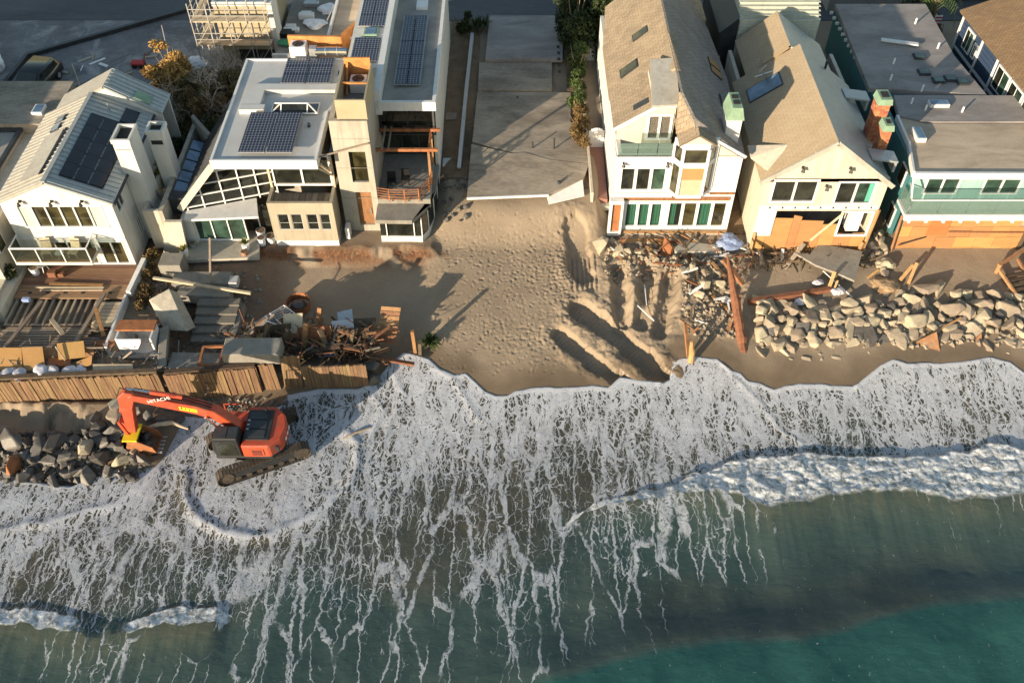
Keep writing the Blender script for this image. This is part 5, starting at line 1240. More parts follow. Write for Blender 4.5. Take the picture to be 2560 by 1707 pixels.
for k in range(120):
    x = spl[k]; y = 36.2 + rnd.random() * 2.2 - abs(x + 12) * .08; a = rnd.uniform(0, 3.14); L = rnd.uniform(.6, 2.0)
    z = 1.4 + rnd.random() * 1.0
    board('splintered_board', 'small splintered %s board in the debris pile, %s' % (('dark', 'reddish', 'grey', 'dark', 'brown')[k % 5], 'at its left end' if x < -14.6 else 'under the blue rack' if x < -13.2 else 'below the pinkish panel' if x < -12 else 'in its middle' if x < -10.8 else 'below the white panel' if x < -9.6 else 'beside the plank door'), ('wood_dark', 'wood_rust', 'wood_grey', 'wood_dark', 'wood_rust')[k % 5], (x, y, z), (x + L * math.cos(a), y + L * math.sin(a) * .8, z + rnd.uniform(-.3, .35)), rnd.uniform(.1, .2), .06, 'splintered boards in the debris pile', 'board')
t_ = thing('rusted_tank', 'broken rusty round tank half buried in the sand', 'tank', None, (-13.5, 40.7, 1.2))
MB().tube([(0, 0, 0), (0, 0, .55)], .75, 18, caps=False).build('shell', 'rust', t_); o = bpy.data.objects.new('core', blob((0, 0, 0), .5, 77, 2, .3, (1, 1, .6), 'rock_dark')); col.objects.link(o); o.parent = t_; o.location = (0, 0, .15)
o = bpy.data.objects.new('bottle', blob((0, 0, 0), .2, 78, 2, .1, (1, .8, .6), 'plastic_white', False)); col.objects.link(o); o.location = (-11.1, 39.1, 1.3); tag(o, 'small white plastic canister on the sand behind the debris', 'canister')

# taller wreckage added to throw its shade over the sand behind the pile
for k, (p0, p1, w, mt, lab) in enumerate((((-15.2, 36.4, 1.3), (-14.4, 37.2, 3.3), .3, 'wood_dark', 'added tall dark timber standing at the left of the debris pile'), ((-13.9, 36.3, 1.3), (-13.2, 36.9, 3.2), .34, 'wood_dark', 'added tall dark timber standing before the pinkish panel'), ((-12.6, 36.5, 1.2), (-12.2, 37.3, 3.3), .3, 'wood_rust', 'added tall rusty timber standing in the middle of the debris'),
    ((-10.9, 36.4, 1.2), (-11.4, 37.0, 3.1), .28, 'wood_dark', 'added tall dark stump standing below the white panel'), ((-9.9, 36.5, 1.1), (-9.4, 37.2, 2.9), .26, 'wood_dark', 'added tall dark stump standing below the dark panel'), ((-16.4, 36.0, 1.6), (-13.6, 36.5, 2.6), .34, 'wood_dark', 'added long dark beam across the front of the debris pile, left'), ((-13.4, 36.2, 1.6), (-10.2, 36.4, 2.3), .36, 'wood_dark', 'added long dark beam across the front of the debris pile, right'))):
    board('debris_beam', lab, mt, p0, p1, w, w * .7, cat='beam')
sheet((-15.6, 36.9, 1.5), (2.2, .2, .1), (.2, .5, 1.4), .07, 'wood_dark', 'added dark upright panel at the left of the debris pile', 'debris_panel', 'panel')
sheet((-12.9, 36.7, 1.4), (2.0, .1, .1), (.1, .6, 1.5), .07, 'wood_rust', 'added rusty upright panel in the middle of the debris pile', 'debris_panel', 'panel')
sheet((-10.6, 36.9, 1.3), (1.9, .1, .0), (.1, .6, 1.3), .07, 'wood_dark', 'added dark upright panel below the white broken panel', 'debris_panel', 'panel')
# ================================================================== low collapsed house between the two big ones
Cc = thing('collapsed_house', 'low house of which only the cracked tan flat roof shows above the sand', 'house')
zc = 4.1
def cz(p, z=zc):      # keeps the plan measured at 5 m when the roof lies lower
    k = (43 - z) / 38.0; return (p[0] * k, p[1] * k)
def roof_poly(name, pts, z, th, mat='roof_slab'):
    return MB().prism([cz(p) for p in pts], 'z', z - th, z).build(name, mat, Cc)
roof_poly('roof', [(-2.75, 53.0), (0.0, 51.75), (.85, 51.8), (2.6, 50.95), (5.25, 50.6), (5.25, 55.2), (4.15, 55.3), (4.33, 59.05), (-2.56, 59.2)], zc, .25)
r2 = MB()
pl_ = [(-2.95, 47.25), (2.4, 47.5), (4.75, 49.0), (5.2, 50.5), (2.58, 50.92), (.83, 51.74), (0.0, 51.6), (-2.8, 52.7)]
pts_ = [cz(p) for p in pl_]; zz_ = [zc - .30 - .015 * i for i in range(8)]; zz_ = [3.86, 3.92, 3.98, 4.09, 4.12, 4.13, 4.13, 4.12]
n_ = len(pts_)
r2._add([(x, y, z) for (x, y), z in zip(pts_, zz_)] + [(x, y, z - .25) for (x, y), z in zip(pts_, zz_)], [tuple(range(n_)), tuple(range(n_, 2 * n_))[::-1]] + [(i, (i + 1) % n_, n_ + (i + 1) % n_, n_ + i) for i in range(n_)])
r2.build('broken_roof', 'roof_slab', Cc)
roof_poly('roof', [(-2.52, 59.25), (2.95, 59.25), (3.05, 63.0), (-2.5, 63.0)], zc + .12, .25)
roof_poly('roof', [(-2.05, 63.1), (3.85, 63.1), (4.2, 69.7), (-1.8, 69.7)], zc + .35, .3, 'roof_grey')
MB().box(-2.3, 2.7, 55.2, 62.5, 2.6, 3.84).build('wall', 'stucco_cream', Cc)
MB().box(3.0, 3.75, 58.6, 62.2, 3.7, 3.9).build('balcony', 'paint_white', Cc)
pbar('edge_trim', Cc, 'paint_white', (*cz((-2.95, 47.2)), 3.78), (*cz((2.4, 47.45)), 3.84), .1, .16)
for k in range(5): pbox('vent_block', Cc, 'metal_dark', 3.55, 3.75, 62.6 + k * .9, 62.75 + k * .9, zc + .351, zc + .5)
for (x, y, h_, l_) in ((2.95, 53.4, .9, ''), (1.45, 53.5, .5, ''), (0.4, 59.8, .12, '')): MB().tube([(x, y, zc - .02), (x, y, zc + h_)], .06, 8).build('vent_pipe', 'metal_dark', Cc)
MB().tube([(3.2, 49.7, 4.05), (3.8, 50.3, 4.15)], .03, 6).tube([(3.2, 49.7, 3.9), (3.2, 49.7, 4.15)], .12, 8).build('fallen_mast', 'metal_dark', Cc)
o = MB().slab([cz((2.4, 47.0)) + (3.5,), cz((4.75, 47.6)) + (3.7,), cz((4.7, 48.95)) + (3.95,), cz((2.25, 47.75)) + (3.75,)], .08).build('fallen_wall_panel', 'paint_white', None); tag(o, 'white stained wall panel fallen at the front of the cracked flat roof', 'panel')
# alleys either side
Fn = thing('side_fence', 'grey blue low wall running down the dark alley left of the cracked roof', 'wall')
MB()._add([(-3.35, 68.5, 3.6), (-3.1, 68.5, 3.6), (-3.35, 60, 3.2), (-3.6, 60, 3.2), (-3.8, 52.5, 2.6), (-3.55, 52.5, 2.6), (-3.35, 68.5, 4.5), (-3.1, 68.5, 4.5), (-3.35, 60, 4.3), (-3.6, 60, 4.3), (-3.8, 51.5, 3.9), (-3.55, 51.5, 3.9)],
          [(6, 7, 8, 9), (9, 8, 11, 10), (0, 3, 9, 6), (3, 4, 10, 9), (1, 7, 8, 2), (2, 8, 11, 5), (4, 5, 11, 10), (0, 6, 7, 1)]).build('panel', 'paint_grey', Fn)
for k in range(9): pbox('board', None, 'wood_grey', -5.3 + rnd.uniform(-.1, .1), -4.5 + rnd.uniform(-.1, .1), 58 + k * 1.2, 59.1 + k * 1.2, 3.4, 3.48) if False else None
bw = thing('alley_walkway', 'narrow grey board walkway in the dark alley beside the concrete house', 'walkway')
for k in range(12): pbox('board', bw, 'wood_grey', -4.85 + rnd.uniform(-.08, .08), -4.05 + rnd.uniform(-.08, .08), 57.2 + k * 1.1, 58.2 + k * 1.1, 3.9, 3.98)
o = MB().box(-4.9, -4.1, 52.2, 53.2, 2.7, 3.5).build('utility_tank', 'metal_grey', None, bevel=.05); tag(o, 'pale blue utility tank in the dark alley', 'tank')
o = MB().slab([(-3.9, 47.6, 2.4), (-2.95, 47.4, 2.5), (-2.9, 48.6, 3.4), (-3.7, 49.2, 3.2)], .4).build('rubble_heap', 'soil', None); tag(o, 'dark slumped earth at the left corner of the cracked roof', 'rubble')
for k in range(26):
    x, y = rnd.uniform(-4.6, -3.0), rnd.uniform(47.0, 50.6)
    o = bpy.data.objects.new('rubble_block', blob((0, 0, 0), rnd.uniform(.1, .24), 500 + k, 1, .4, (1, .8, .7), 'rock_dark')); col.objects.link(o); o.location = (x, y, float(ground(x, y)) + .12)
    tag(o, 'small dark rubble block in the alley mouth by the cracked roof', 'rubble', 'rubble blocks in the alley mouth')
al = thing('brick_alley', 'red brick paved alley with pale side wall between cracked roof and white house', 'path')
MB().prism([(5.45, 48.9), (6.45, 48.7), (6.75, 68), (5.6, 68)], 'z', 2.9, 3.4).build('paving', 'paving_brick', al)
MB().box(5.28, 5.44, 48.4, 68.5, 2.6, 4.2).build('wall', 'stucco_cream', al)
MB().prism([(4.4, 48.2), (6.6, 48.4), (6.6, 48.9), (4.5, 48.95)], 'z', 2.7, 3.05).build('broken_edge', 'concrete_pale', al)
for y, lab in ((65.2, 'white arched gate in the brick alley, the far one'), (54.6, 'white arched gate in the brick alley, the near one')):
    t_ = thing('arched_gate', lab, 'gate', 'gates in the brick alley', (6.0, y, 3.4))
    for k in range(7):
        u = (k + .5) / 7 * 2 - 1; pbox('board', t_, 'paint_white', -.56 + k * .16, -.41 + k * .16, -.03, .03, 0, 1.15 + .45 * math.sqrt(max(0, 1 - u * u)))
    for z in (.35, 1.0): pbox('rail', t_, 'paint_white', -.56, .56, .03, .07, z, z + .1)

# ================================================================== white three-storey house with shingle roof
yF = 46.7
F = thing('shingled_house', 'white three storey house with brown shingle roof and teal curtained ground floor', 'house')
low_h = [(7.3, 9.95, 2.62, 4.85), (10.1, 14.15, 2.62, 4.92)]
mid_h = [(6.75, 9.85, 5.66, 7.68)]
MB().wall(6.6, 14.35, 2.5, 8.45, yF, .25, low_h + mid_h).build('front_wall', 'siding_white', F)
MB().box(6.6, 6.85, yF + .25, 64, 2.6, 8.4).build('side_wall', 'siding_white', F)
MB().box(14.1, 14.35, yF + .25, 60, 2.6, 8.4).build('side_wall', 'siding_white', F)
# lower floors
for x0, x1, n, z0, z1, pn in ((7.3, 9.95, 3, 2.62, 4.85, ['glass_clear'] * 3), (10.1, 14.15, 4, 2.62, 4.92, ['glass_clear', 'glass_olive', 'glass_clear', 'glass_olive'])):
    window(F, x0, x1, z0, z1, yF, n, .2, 'paint_white', panes=pn, name='door')
for x0, x1 in ((7.45, 8.25), (8.3, 9.1), (9.15, 9.85), (10.2, 10.75), (12.15, 13.0)):
    cu = MB(); nn = 8
    for k in range(nn):
        a0, a1 = x0 + (x1 - x0) * k / nn, x0 + (x1 - x0) * (k + 1) / nn
        cu._add([(a0, yF + .16 + .04 * (k % 2), 2.7), (a1, yF + .16 + .04 * ((k + 1) % 2), 2.7), (a1, yF + .16 + .04 * ((k + 1) % 2), 4.8), (a0, yF + .16 + .04 * (k % 2), 4.8)], [(0, 1, 2, 3)])
    cu.build('curtain', 'teal_cloth', F)
MB().box(6.9, 14.05, yF + .9, yF + 1.0, 2.6, 8.3).build('inner_wall', 'glass_olive', F)
window(F, 6.75, 9.85, 5.66, 7.68, yF, 3, .2, 'paint_white', panes=['glass', 'glass', 'glass_green'])
sb = MB().box(6.35, 7.2, yF - .45, yF - .003, 2.3, 2.62).box(6.35, 6.5, yF - .45, yF - .003, 2.62, 4.95).box(7.08, 7.22, yF - .45, yF - .003, 2.62, 4.95).box(6.35, 7.22, yF - .45, yF - .003, 4.95, 5.2).build('corner_bay', 'paint_white', F)
pbox('pane', sb, 'rust', 6.5, 7.08, yF - .30, yF - .26, 2.62, 4.95)
MB().box(6.6, 14.1, yF - .08, yF - .003, 4.98, 5.25).build('torn_band', 'wood_rust', F)
MB().box(6.5, 10.3, yF - .10, yF - .003, 5.26, 5.6).build('band', 'paint_white', F)
MB().box(12.7, 14.3, yF - .06, yF - .003, 5.45, 5.62).build('torn_band', 'wood_rust', F)
MB().box(6.55, 14.35, yF - .12, yF + .4, 1.7, 2.49).build('floor_edge', 'concrete_pale', F)
pbox('sill_beam', F, 'wood_rust', 7.0, 14.3, yF - .2, yF - .121, 2.3, 2.48)
# two storey bay window with its own little gable
by0 = yF - .75
bay = MB()
zz1 = [(5.7, 5.95), (8.05, 8.45), (9.42, 9.85)]
for z0, z1 in zz1: bay.prism([(9.95, yF), (10.45, by0), (12.0, by0), (12.7, yF)], 'z', z0, z1)
for (x, y) in ((10.0, yF - .06), (10.45, by0 + .03), (12.0, by0 + .03), (12.63, yF - .06)): bay.box(x - .09, x + .09, y - .05, y + .09, 5.95, 9.42)
bay = bay.build('bay_window', 'paint_white', F)
for z0, z1 in ((5.95, 8.05), (8.45, 9.42)):
    pbox('pane', bay, 'glass_olive' if z0 > 7 else 'blind_green', 10.52, 11.93, by0 + .05, by0 + .08, z0, z1)
    if z0 < 7: pbox('blind', bay, 'blind_tan', 10.54, 11.91, by0 + .02, by0 + .045, 7.15, 8.03)
    MB()._add([(10.0, yF - .04, z0), (10.42, by0 + .06, z0), (10.42, by0 + .06, z1), (10.0, yF - .04, z1)], [(0, 1, 2, 3)]).build('pane', 'glass_olive', bay)
    MB()._add([(12.05, by0 + .06, z0), (12.6, yF - .04, z0), (12.6, yF - .04, z1), (12.05, by0 + .06, z1)], [(0, 1, 2, 3)]).build('pane', 'glass_olive', bay)
MB().prism([(10.15, 9.84), (12.25, 9.84), (11.2, 10.5)], 'y', by0 - .02, yF + 1.5).build('bay_gable', 'siding_cream', F)
MB().slab([(10.05, by0 - .15, 9.85), (11.2, by0 - .15, 10.62), (11.2, 49.5, 10.62), (10.05, 49.5, 9.85)], .1).build('bay_roof', 'shingle_brown', F)
MB().slab([(11.2, by0 - .15, 10.622), (12.4, by0 - .15, 9.85), (12.4, 49.5, 9.85), (11.2, 49.5, 10.622)], .1).build('bay_roof', 'shingle_brown', F)
# right part of the front: sloping top
MB().prism([(12.7, 8.4), (14.35, 8.4), (12.7, 9.45)], 'y', yF, yF + .25).build('gable_wall', 'siding_cream', F)
pbar('barge_board', F, 'paint_white', (12.3, yF - .06, 9.78), (14.5, yF - .06, 8.42), .14, .16)
# recessed balcony with glass guard, top gable behind it
MB().box(6.6, 10.2, yF + .002, 48.5, 7.72, 7.9).build('balcony', 'paint_white', F)
MB().box(6.5, 10.25, yF - .1, yF + .15, 7.9, 8.42).build('balcony_front', 'paint_white', F)
for x0, x1 in ((6.62, 7.75), (7.8, 8.95), (9.0, 10.1)): pbox('guard_pane', F, 'glass_rail', x0, x1, yF + .02, yF + .05, 8.43, 9.35)
pbar('guard_rail', F, 'metal_dark', (6.55, yF + .03, 8.44), (10.2, yF + .03, 8.44), .06, .06)
for x in (6.95, 9.7): lamp(F, x, yF, 7.95)
gw = MB().prism([(6.6, 7.9), (10.1, 7.9), (10.1, 10.8), (8.95, 10.8), (6.6, 9.25)], 'y', 48.5, 48.7)
gw.build('gable_wall', 'siding_cream', F)
window(F, 8.4, 10.0, 8.4, 10.3, 48.45, 2, .16, 'paint_white', 'glass_olive')
pbar('barge_board', F, 'paint_white', (6.4, 48.42, 9.18), (8.98, 48.42, 10.88), .14, .16)
pbar('barge_board', F, 'paint_white', (8.9, 48.42, 10.92), (10.2, 48.42, 10.92), .14, .14)
MB().slab([(6.35, 48.4, 9.2), (8.95, 48.4, 10.95), (8.95, 52.6, 10.95), (6.35, 52.6, 9.2)], .12).build('dormer_roof', 'shingle_brown', F)
MB().slab([(8.55, 48.3, 11.0), (10.25, 48.3, 11.1), (10.35, 52.3, 11.9), (8.75, 52.3, 11.75)], .15).build('dormer_deck', 'metal_roof_warm', F)
MB().box(8.72, 10.2, 48.7, 52.3, 9.0, 11.05).build('dormer_wall', 'siding_cream', F)
f = MB().slab([(7.6, 49.2, 10.06), (8.5, 49.2, 10.67), (8.5, 49.75, 10.67), (7.6, 49.75, 10.06)], .08).build('skylight', 'metal_dark', F)
# main roof: two slopes, the seaward end clipped
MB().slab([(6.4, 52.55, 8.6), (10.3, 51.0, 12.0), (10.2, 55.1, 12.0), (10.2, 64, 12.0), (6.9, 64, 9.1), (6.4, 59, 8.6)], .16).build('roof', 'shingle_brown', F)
MB().slab([(10.22, 55.1, 12.05), (10.75, 55.4, 11.85), (10.45, 50.6, 12.02), (10.28, 50.6, 12.02)], .1).build('ridge_cap', 'shingle_brown', F)
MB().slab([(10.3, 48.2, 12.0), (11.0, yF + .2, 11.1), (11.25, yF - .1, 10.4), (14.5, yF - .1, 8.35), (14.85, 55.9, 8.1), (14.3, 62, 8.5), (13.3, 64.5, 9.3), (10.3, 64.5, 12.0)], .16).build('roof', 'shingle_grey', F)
MB().slab([(10.2, 48.3, 11.95), (10.22, 48.3, 11.0), (10.1, 46.9, 9.95), (11.2, 46.9, 10.5), (11.0, 46.95, 11.0)], .12).build('hip_roof', 'shingle_brown', F)
for (x0, z0, y0, x1, z1, y1) in ((8.2, 10.2, 56.95, 9.15, 11.0, 57.75), (7.2, 9.3, 53.9, 8.25, 10.2, 54.85)):
    f = MB().slab([(x0, y0, z0 + .12), (x1, y0, z1 + .12), (x1, y1, z1 + .12), (x0, y1, z0 + .12)], .14).build('skylight', 'metal_dark', F)
    MB().slab([(x0 + .06, y0 + .06, z0 + .19), (x1 - .06, y0 + .06, z1 + .10), (x1 - .06, y1 - .06, z1 + .10), (x0 + .06, y1 - .06, z0 + .19)], .02).build('pane', 'glass_olive', f)
for y0 in (54.95, 55.95):
    f = MB().slab([(13.45, y0, 9.32), (14.3, y0, 8.6), (14.3, y0 + .85, 8.6), (13.45, y0 + .85, 9.32)], .1).build('skylight', 'metal_dark', F)
    MB().slab([(13.5, y0 + .05, 9.32), (14.25, y0 + .05, 8.68), (14.25, y0 + .8, 8.68), (13.5, y0 + .8, 9.32)], .02).build('pane', 'blind_tan', f)
tri = MB()._add([(8.0, 52.4, 10.3), (8.9, 52.4, 10.9), (8.8, 53.3, 10.9)], [(0, 1, 2)])
MB().box(13.6, 14.7, 51.0, 52.4, 8.0, 9.3).build('cricket', 'shingle_grey', F)
MB().box(12.6, 14.2, 62.5, 66.5, 4, 8.9).build('rear_wing', 'shingle_brown', F)
ch = MB().box(13.2, 14.1, 47.7, 48.6, 6, 10.4).build('chimney', 'siding_white', F)
MB().prism([(13.1, 10.4), (14.2, 10.4), (13.95, 11.3), (13.35, 11.3)], 'y', 47.6, 49.3).build('chimney_cap', 'copper_green', ch)
MB().box(13.2, 14.1, 48.6, 49.2, 8, 10.39).build('chimney_back', 'siding_white', ch)
for y0 in (48.0, 48.6): pbox('flue', ch, 'shaft_dark', 13.45, 13.85, y0, y0 + .4, 11.3, 11.34)

# ================================================================== cream gabled house
yG = 45.15
G = thing('cream_gabled_house', 'cream gabled beach house with torn lower wall patched with plywood', 'house')
gl = [(16.1, 18.95, 6.05, 7.85), (20.1, 22.55, 5.9, 7.7), (16.8, 22.95, 3.3, 5.35)]
MB().wall(15.6, 23.2, 3.3, 7.9, yG, .25, gl).build('front_wall', 'stucco_cream', G)
gable_wall(G, 15.6, 23.2, 19.26, 7.9, 7.7, 10.55, yG, .25, 'stucco_cream', z_bot=7.65)
MB().box(15.6, 15.85, yG + .25, 60, 1.6, 7.9).build('side_wall', 'stucco_cream', G)
MB().box(22.95, 23.2, yG + .25, 60, 1.6, 7.6).build('side_wall', 'stucco_cream', G)
MB().box(15.9, 22.9, yG + 2.2, yG + 2.3, 1.4, 5.6).build('inner_wall', 'insulation', G)
window(G, 16.1, 18.95, 6.05, 7.85, yG, 2, .13, 'paint_white', 'glass'); window(G, 20.1, 22.55, 5.9, 7.7, yG, 2, .13, 'paint_white', panes=['glass', 'glass_green'])
pbox('curtain', G, 'teal_cloth', 22.1, 22.4, yG + .02, yG + .045, 6.1, 7.5)
MB().box(15.6, 23.1, yG - .05, yG - .003, 5.55, 5.8).build('band', 'paint_white', G)
for k in range(9): pbox('joist_end', G, 'metal_dark', 16.2 + k * .8, 16.3 + k * .8, yG - .09, yG - .051, 5.62, 5.74)
for x, z in ((17.6, 8.75), (20.5, 8.7), (19.4, 7.35)): lamp(G, x, yG, z)
MB().box(18.1, 18.25, yG - .03, yG - .003, 9.5, 9.9).build('vent', 'metal_white', G)
MB().box(15.65, 16.75, yG - .03, yG - .003, 3.3, 5.5).build('torn_wall_sheet', 'paint_white', G)
xs_ = [15.75, 16.5, 18.0, 18.55, 20.0, 21.0, 22.1, 23.0]
tops = [4.3, 4.7, 4.9, 4.5, 4.2, 3.4, 3.4]
for k in range(7):
    MB().prism([(xs_[k] + .01, 1.45), (xs_[k + 1] - .01, 1.45), (xs_[k + 1] - .01, tops[k] + rnd.uniform(-.1, .1)), (xs_[k] + .01, tops[k] + rnd.uniform(-.1, .1))], 'y', yG + .05 + .01 * (k % 2), yG + .09 + .01 * (k % 2)).build('plywood_sheet', 'plywood', G)
wf = MB().box(20.9, 23.0, yG - .1, yG - .02, 5.28, 5.4).box(20.9, 23.0, yG - .1, yG - .02, 3.3, 3.45).box(20.9, 21.03, yG - .1, yG - .02, 3.45, 5.28).box(22.87, 23.0, yG - .1, yG - .02, 3.45, 5.28).build('window_frame', 'paint_white', G)
pbar('fallen_stud', G, 'wood_pale', (19.4, yG - .25, 3.1), (21.0, yG - .15, 5.3), .12, .08)
MB().box(21.6, 22.4, yG + .1, yG + .9, 3.6, 5.2).build('hanging_duct', 'paint_white', G)
pbar('corner_post', G, 'wood_warm', (23.05, yG - .1, 1.0), (23.2, yG - .05, 5.5), .18, .14)
pbar('corner_post', G, 'wood_warm', (22.6, yG - .35, .9), (22.9, yG - .2, 2.9), .2, .16)
pbar('corner_post', G, 'wood_warm', (15.7, yG - .1, 1.3), (15.75, yG - .05, 3.6), .2, .12)
# roof in two lengths
roof_pair(G, 15.25, 23.4, 19.26, 7.75, 7.5, 10.72, yG - .2, 56.0, None, .16, mats=('shingle_tan', 'metal_roof'))
roof_pair(G, 16.1, 22.3, 18.65, 8.3, 8.0, 10.6, 56.0, 60.6, None, .16, mats=('shingle_tan', 'metal_roof'))
gable_wall(G, 15.7, 23.1, 19.26, 7.7, 7.5, 10.5, 55.7, .2, 'stucco_cream', z_bot=3); gable_wall(G, 16.2, 22.2, 18.65, 8.2, 8.0, 10.4, 60.2, .2, 'stucco_cream', z_bot=3)
pbar('barge_board', G, 'metal_roof_warm', (15.2, yG - .24, 7.68), (19.28, yG - .24, 10.66), .1, .3); pbar('barge_board', G, 'metal_roof_warm', (23.45, yG - .24, 7.43), (19.24, yG - .24, 10.66), .1, .3)
f = MB().slab([(15.8, 52.8, 8.24), (17.75, 52.8, 9.68), (17.75, 54.3, 9.68), (15.8, 54.3, 8.24)], .1).build('skylight', 'metal_dark', G)
MB().slab([(15.87, 52.87, 8.305), (17.68, 52.87, 9.645), (17.68, 54.23, 9.645), (15.87, 54.23, 8.305)], .02).build('pane', 'glass_blue', f)
MB().slab([(14.9, 47.0, 8.1), (15.9, 45.4, 8.1), (17.0, 47.0, 9.08), (14.9, 48.2, 8.15)], .1).build('eave_return', 'stucco_cream', G)  # cream instead of roof tan; sunlight on this corner is in the colour
for y0 in (46.3, 53.0): MB().slab([(22.2, y0, 8.55), (23.9, y0, 8.3), (23.9, y0 + 1.1, 8.3), (22.2, y0 + 1.1, 8.55)], .12).box(23.7, 23.85, y0, y0 + 1.1, 7.5, 8.2).build('side_dormer', 'metal_roof', G)
MB().tube([(21.2, 55.4, 9.2), (21.2, 55.4, 9.8)], .09, 8).build('vent_pipe', 'metal_dark', G)
for k in range(6): MB().tube([(16.8 + rnd.uniform(-.5, 1.0), 55.4 + k * .3 - .9, 8.95), (16.8 + rnd.uniform(-.5, 1.0), 55.4 + k * .3 - .9, 9.5)], .05, 6).build('vent_pipe', 'metal_grey', G)

# pale shingled house behind
G2 = thing('pale_shingled_house', 'pale grey green shingle clad house behind the cream gabled house', 'house')
MB().box(16.4, 22.05, 61.2, 70, 3.9, 9.6).build('wall', 'shingle_wall', G2)
for k in range(22):
    z = 9.6 + k * .22; y = 61.15 + k * .22
    pbox('shingle_row', G2, 'shingle_wall', 16.3, 22.1, y, y + .26, z, z + .03)
MB().prism([(61.4, 9.6), (66.5, 14.5), (70, 9.6)], 'x', 16.4, 22.0).build('roof', 'shingle_wall', G2)
for k in range(24): pbox('shingle_row', G2, 'shingle_wall', 16.38, 22.07, 61.16, 61.199, 4.4 + k * .22, 4.58 + k * .22)
MB().box(15.2, 16.38, 61.5, 69, 3.9, 8.4).prism([(15.1, 8.4), (16.38, 8.4), (16.38, 9.6)], 'y', 61.5, 69).build('side_wing', 'metal_dark', G2)

# ================================================================== teal flat-roofed house
H_ = thing('teal_house', 'teal house with sunlit tan flat roof, glass balcony and plywood boarded ground floor', 'house')
yH = 45.35
kH = (43 - 7.7) / (43 - 8.5)
def hz(x, y): return (x * kH, y * kH)
MB().wall(25.45, 46, 5.15, 7.5, 46.6, .25, [(26.3, 28.5, 5.55, 7.2), (30.0, 32.4, 5.55, 7.2), (34, 36.5, 5.55, 7.2)]).build('upper_wall', 'teal_pale', H_)
MB().box(25.2, 25.45, 46.6, 54.5, 1.6, 7.5).build('side_wall', 'teal_wall', H_)
MB().box(25.46, 46, 46.9, 54.5, 1.6, 5.14).build('core_wall', 'teal_wall', H_)
for x0, x1 in ((26.3, 28.5), (30.0, 32.4), (34, 36.5)): window(H_, x0, x1, 5.55, 7.2, 46.6, 2, .11, 'paint_white', 'glass_green')
for y0, z0, z1 in ((47.2, 5.6, 7.0), (46.7, 2.6, 4.2)):
    f = MB().box(25.1, 25.19, y0, y0 + .9, z0, z1).build('window', 'paint_white', H_); pbox('pane', f, 'glass', 25.06, 25.12, y0 + .09, y0 + .81, z0 + .09, z1 - .09)
MB().prism([(25.0, 45.95), (46, 45.75), (46, 51.2), (27.2, 51.2), (25.7, 51.9), (25.6, 49)], 'z', 7.5, 7.72).build('roof', 'roof_tan', H_)  # tan in front, grey behind; sunlight and shade put into the roof colours
MB().prism([(27.15, 51.3), (46, 51.3), (46, 54.3), (26.0, 54.4), (25.7, 52.0)], 'z', 7.45, 7.8).build('roof', 'roof_grey', H_)
MB().prism([(24.6, 55.4), (32.4, 54.5), (31.8, 59.5), (32.0, 67), (25.0, 67)], 'z', 7.4, 7.75).build('roof', 'roof_grey', H_)
MB().prism([(24.8, 54.6), (32.2, 54.4), (31.6, 66.8), (25.1, 66.8)], 'z', 3.9, 7.39).build('rear_wall', 'teal_wall', H_)
MB().prism([(24.85, 45.75), (46, 45.55), (46, 45.75), (24.98, 45.94)], 'z', 7.4, 7.85).prism([(24.85, 45.95), (24.98, 45.95), (25.56, 49), (25.66, 52), (25.5, 52), (25.4, 49)], 'z', 7.4, 7.85).build('fascia', 'paint_white', H_)
for (x0, y0, x1, y1, mt) in ((26.0, 49.1, 26.6, 50.4, 'paint_white'), (28.0, 52.9, 29.3, 53.5, 'paint_white')):
    f = MB().box(x0, x1, y0, y1, 7.7, 8.02).build('skylight', mt, H_); pbox('pane', f, 'glass_blue', x0 + .08, x1 - .08, y0 + .08, y1 - .08, 8.022, 8.05)
for (x, y) in ((29.2, 59.3), (28.9, 57.2), (29.6, 56.2), (30.5, 56.4), (31.2, 56.0)): 
    f = MB().box(x - .4, x + .4, y - .35, y + .35, 7.75, 7.9).build('skylight', 'metal_dark', H_); pbox('pane', f, 'glass_green', x - .33, x + .33, y - .28, y + .28, 7.902, 7.93)
pbar('roof_plank', H_, 'paint_white', (27.0, 61.4, 7.95), (29.5, 60.7, 7.95), .35, .1)
for k in range(9): MB().tube([(rnd.uniform(25.5, 31), rnd.uniform(55, 66), 7.7), (rnd.uniform(25.5, 31), rnd.uniform(55, 66), 7.75)][:1] + [(0, 0, 0)], .01, 3) if False else None
for (x, y) in ((26.3, 56.3), (26.9, 53.4), (27.6, 52.6), (30.0, 52.4), (28.1, 55.0), (30.3, 64.0), (27.1, 58.4), (30.9, 60.5)): MB().tube([(x, y, 7.7), (x, y, 8.2)], .07, 8).build('vent_pipe', 'metal_white', H_)
for k in range(14): pbox('rafter_end', H_, 'paint_white', 24.5 + .03 * k, 24.75 + .03 * k, 66.2 - k * .8, 66.35 - k * .8, 7.3, 7.5)
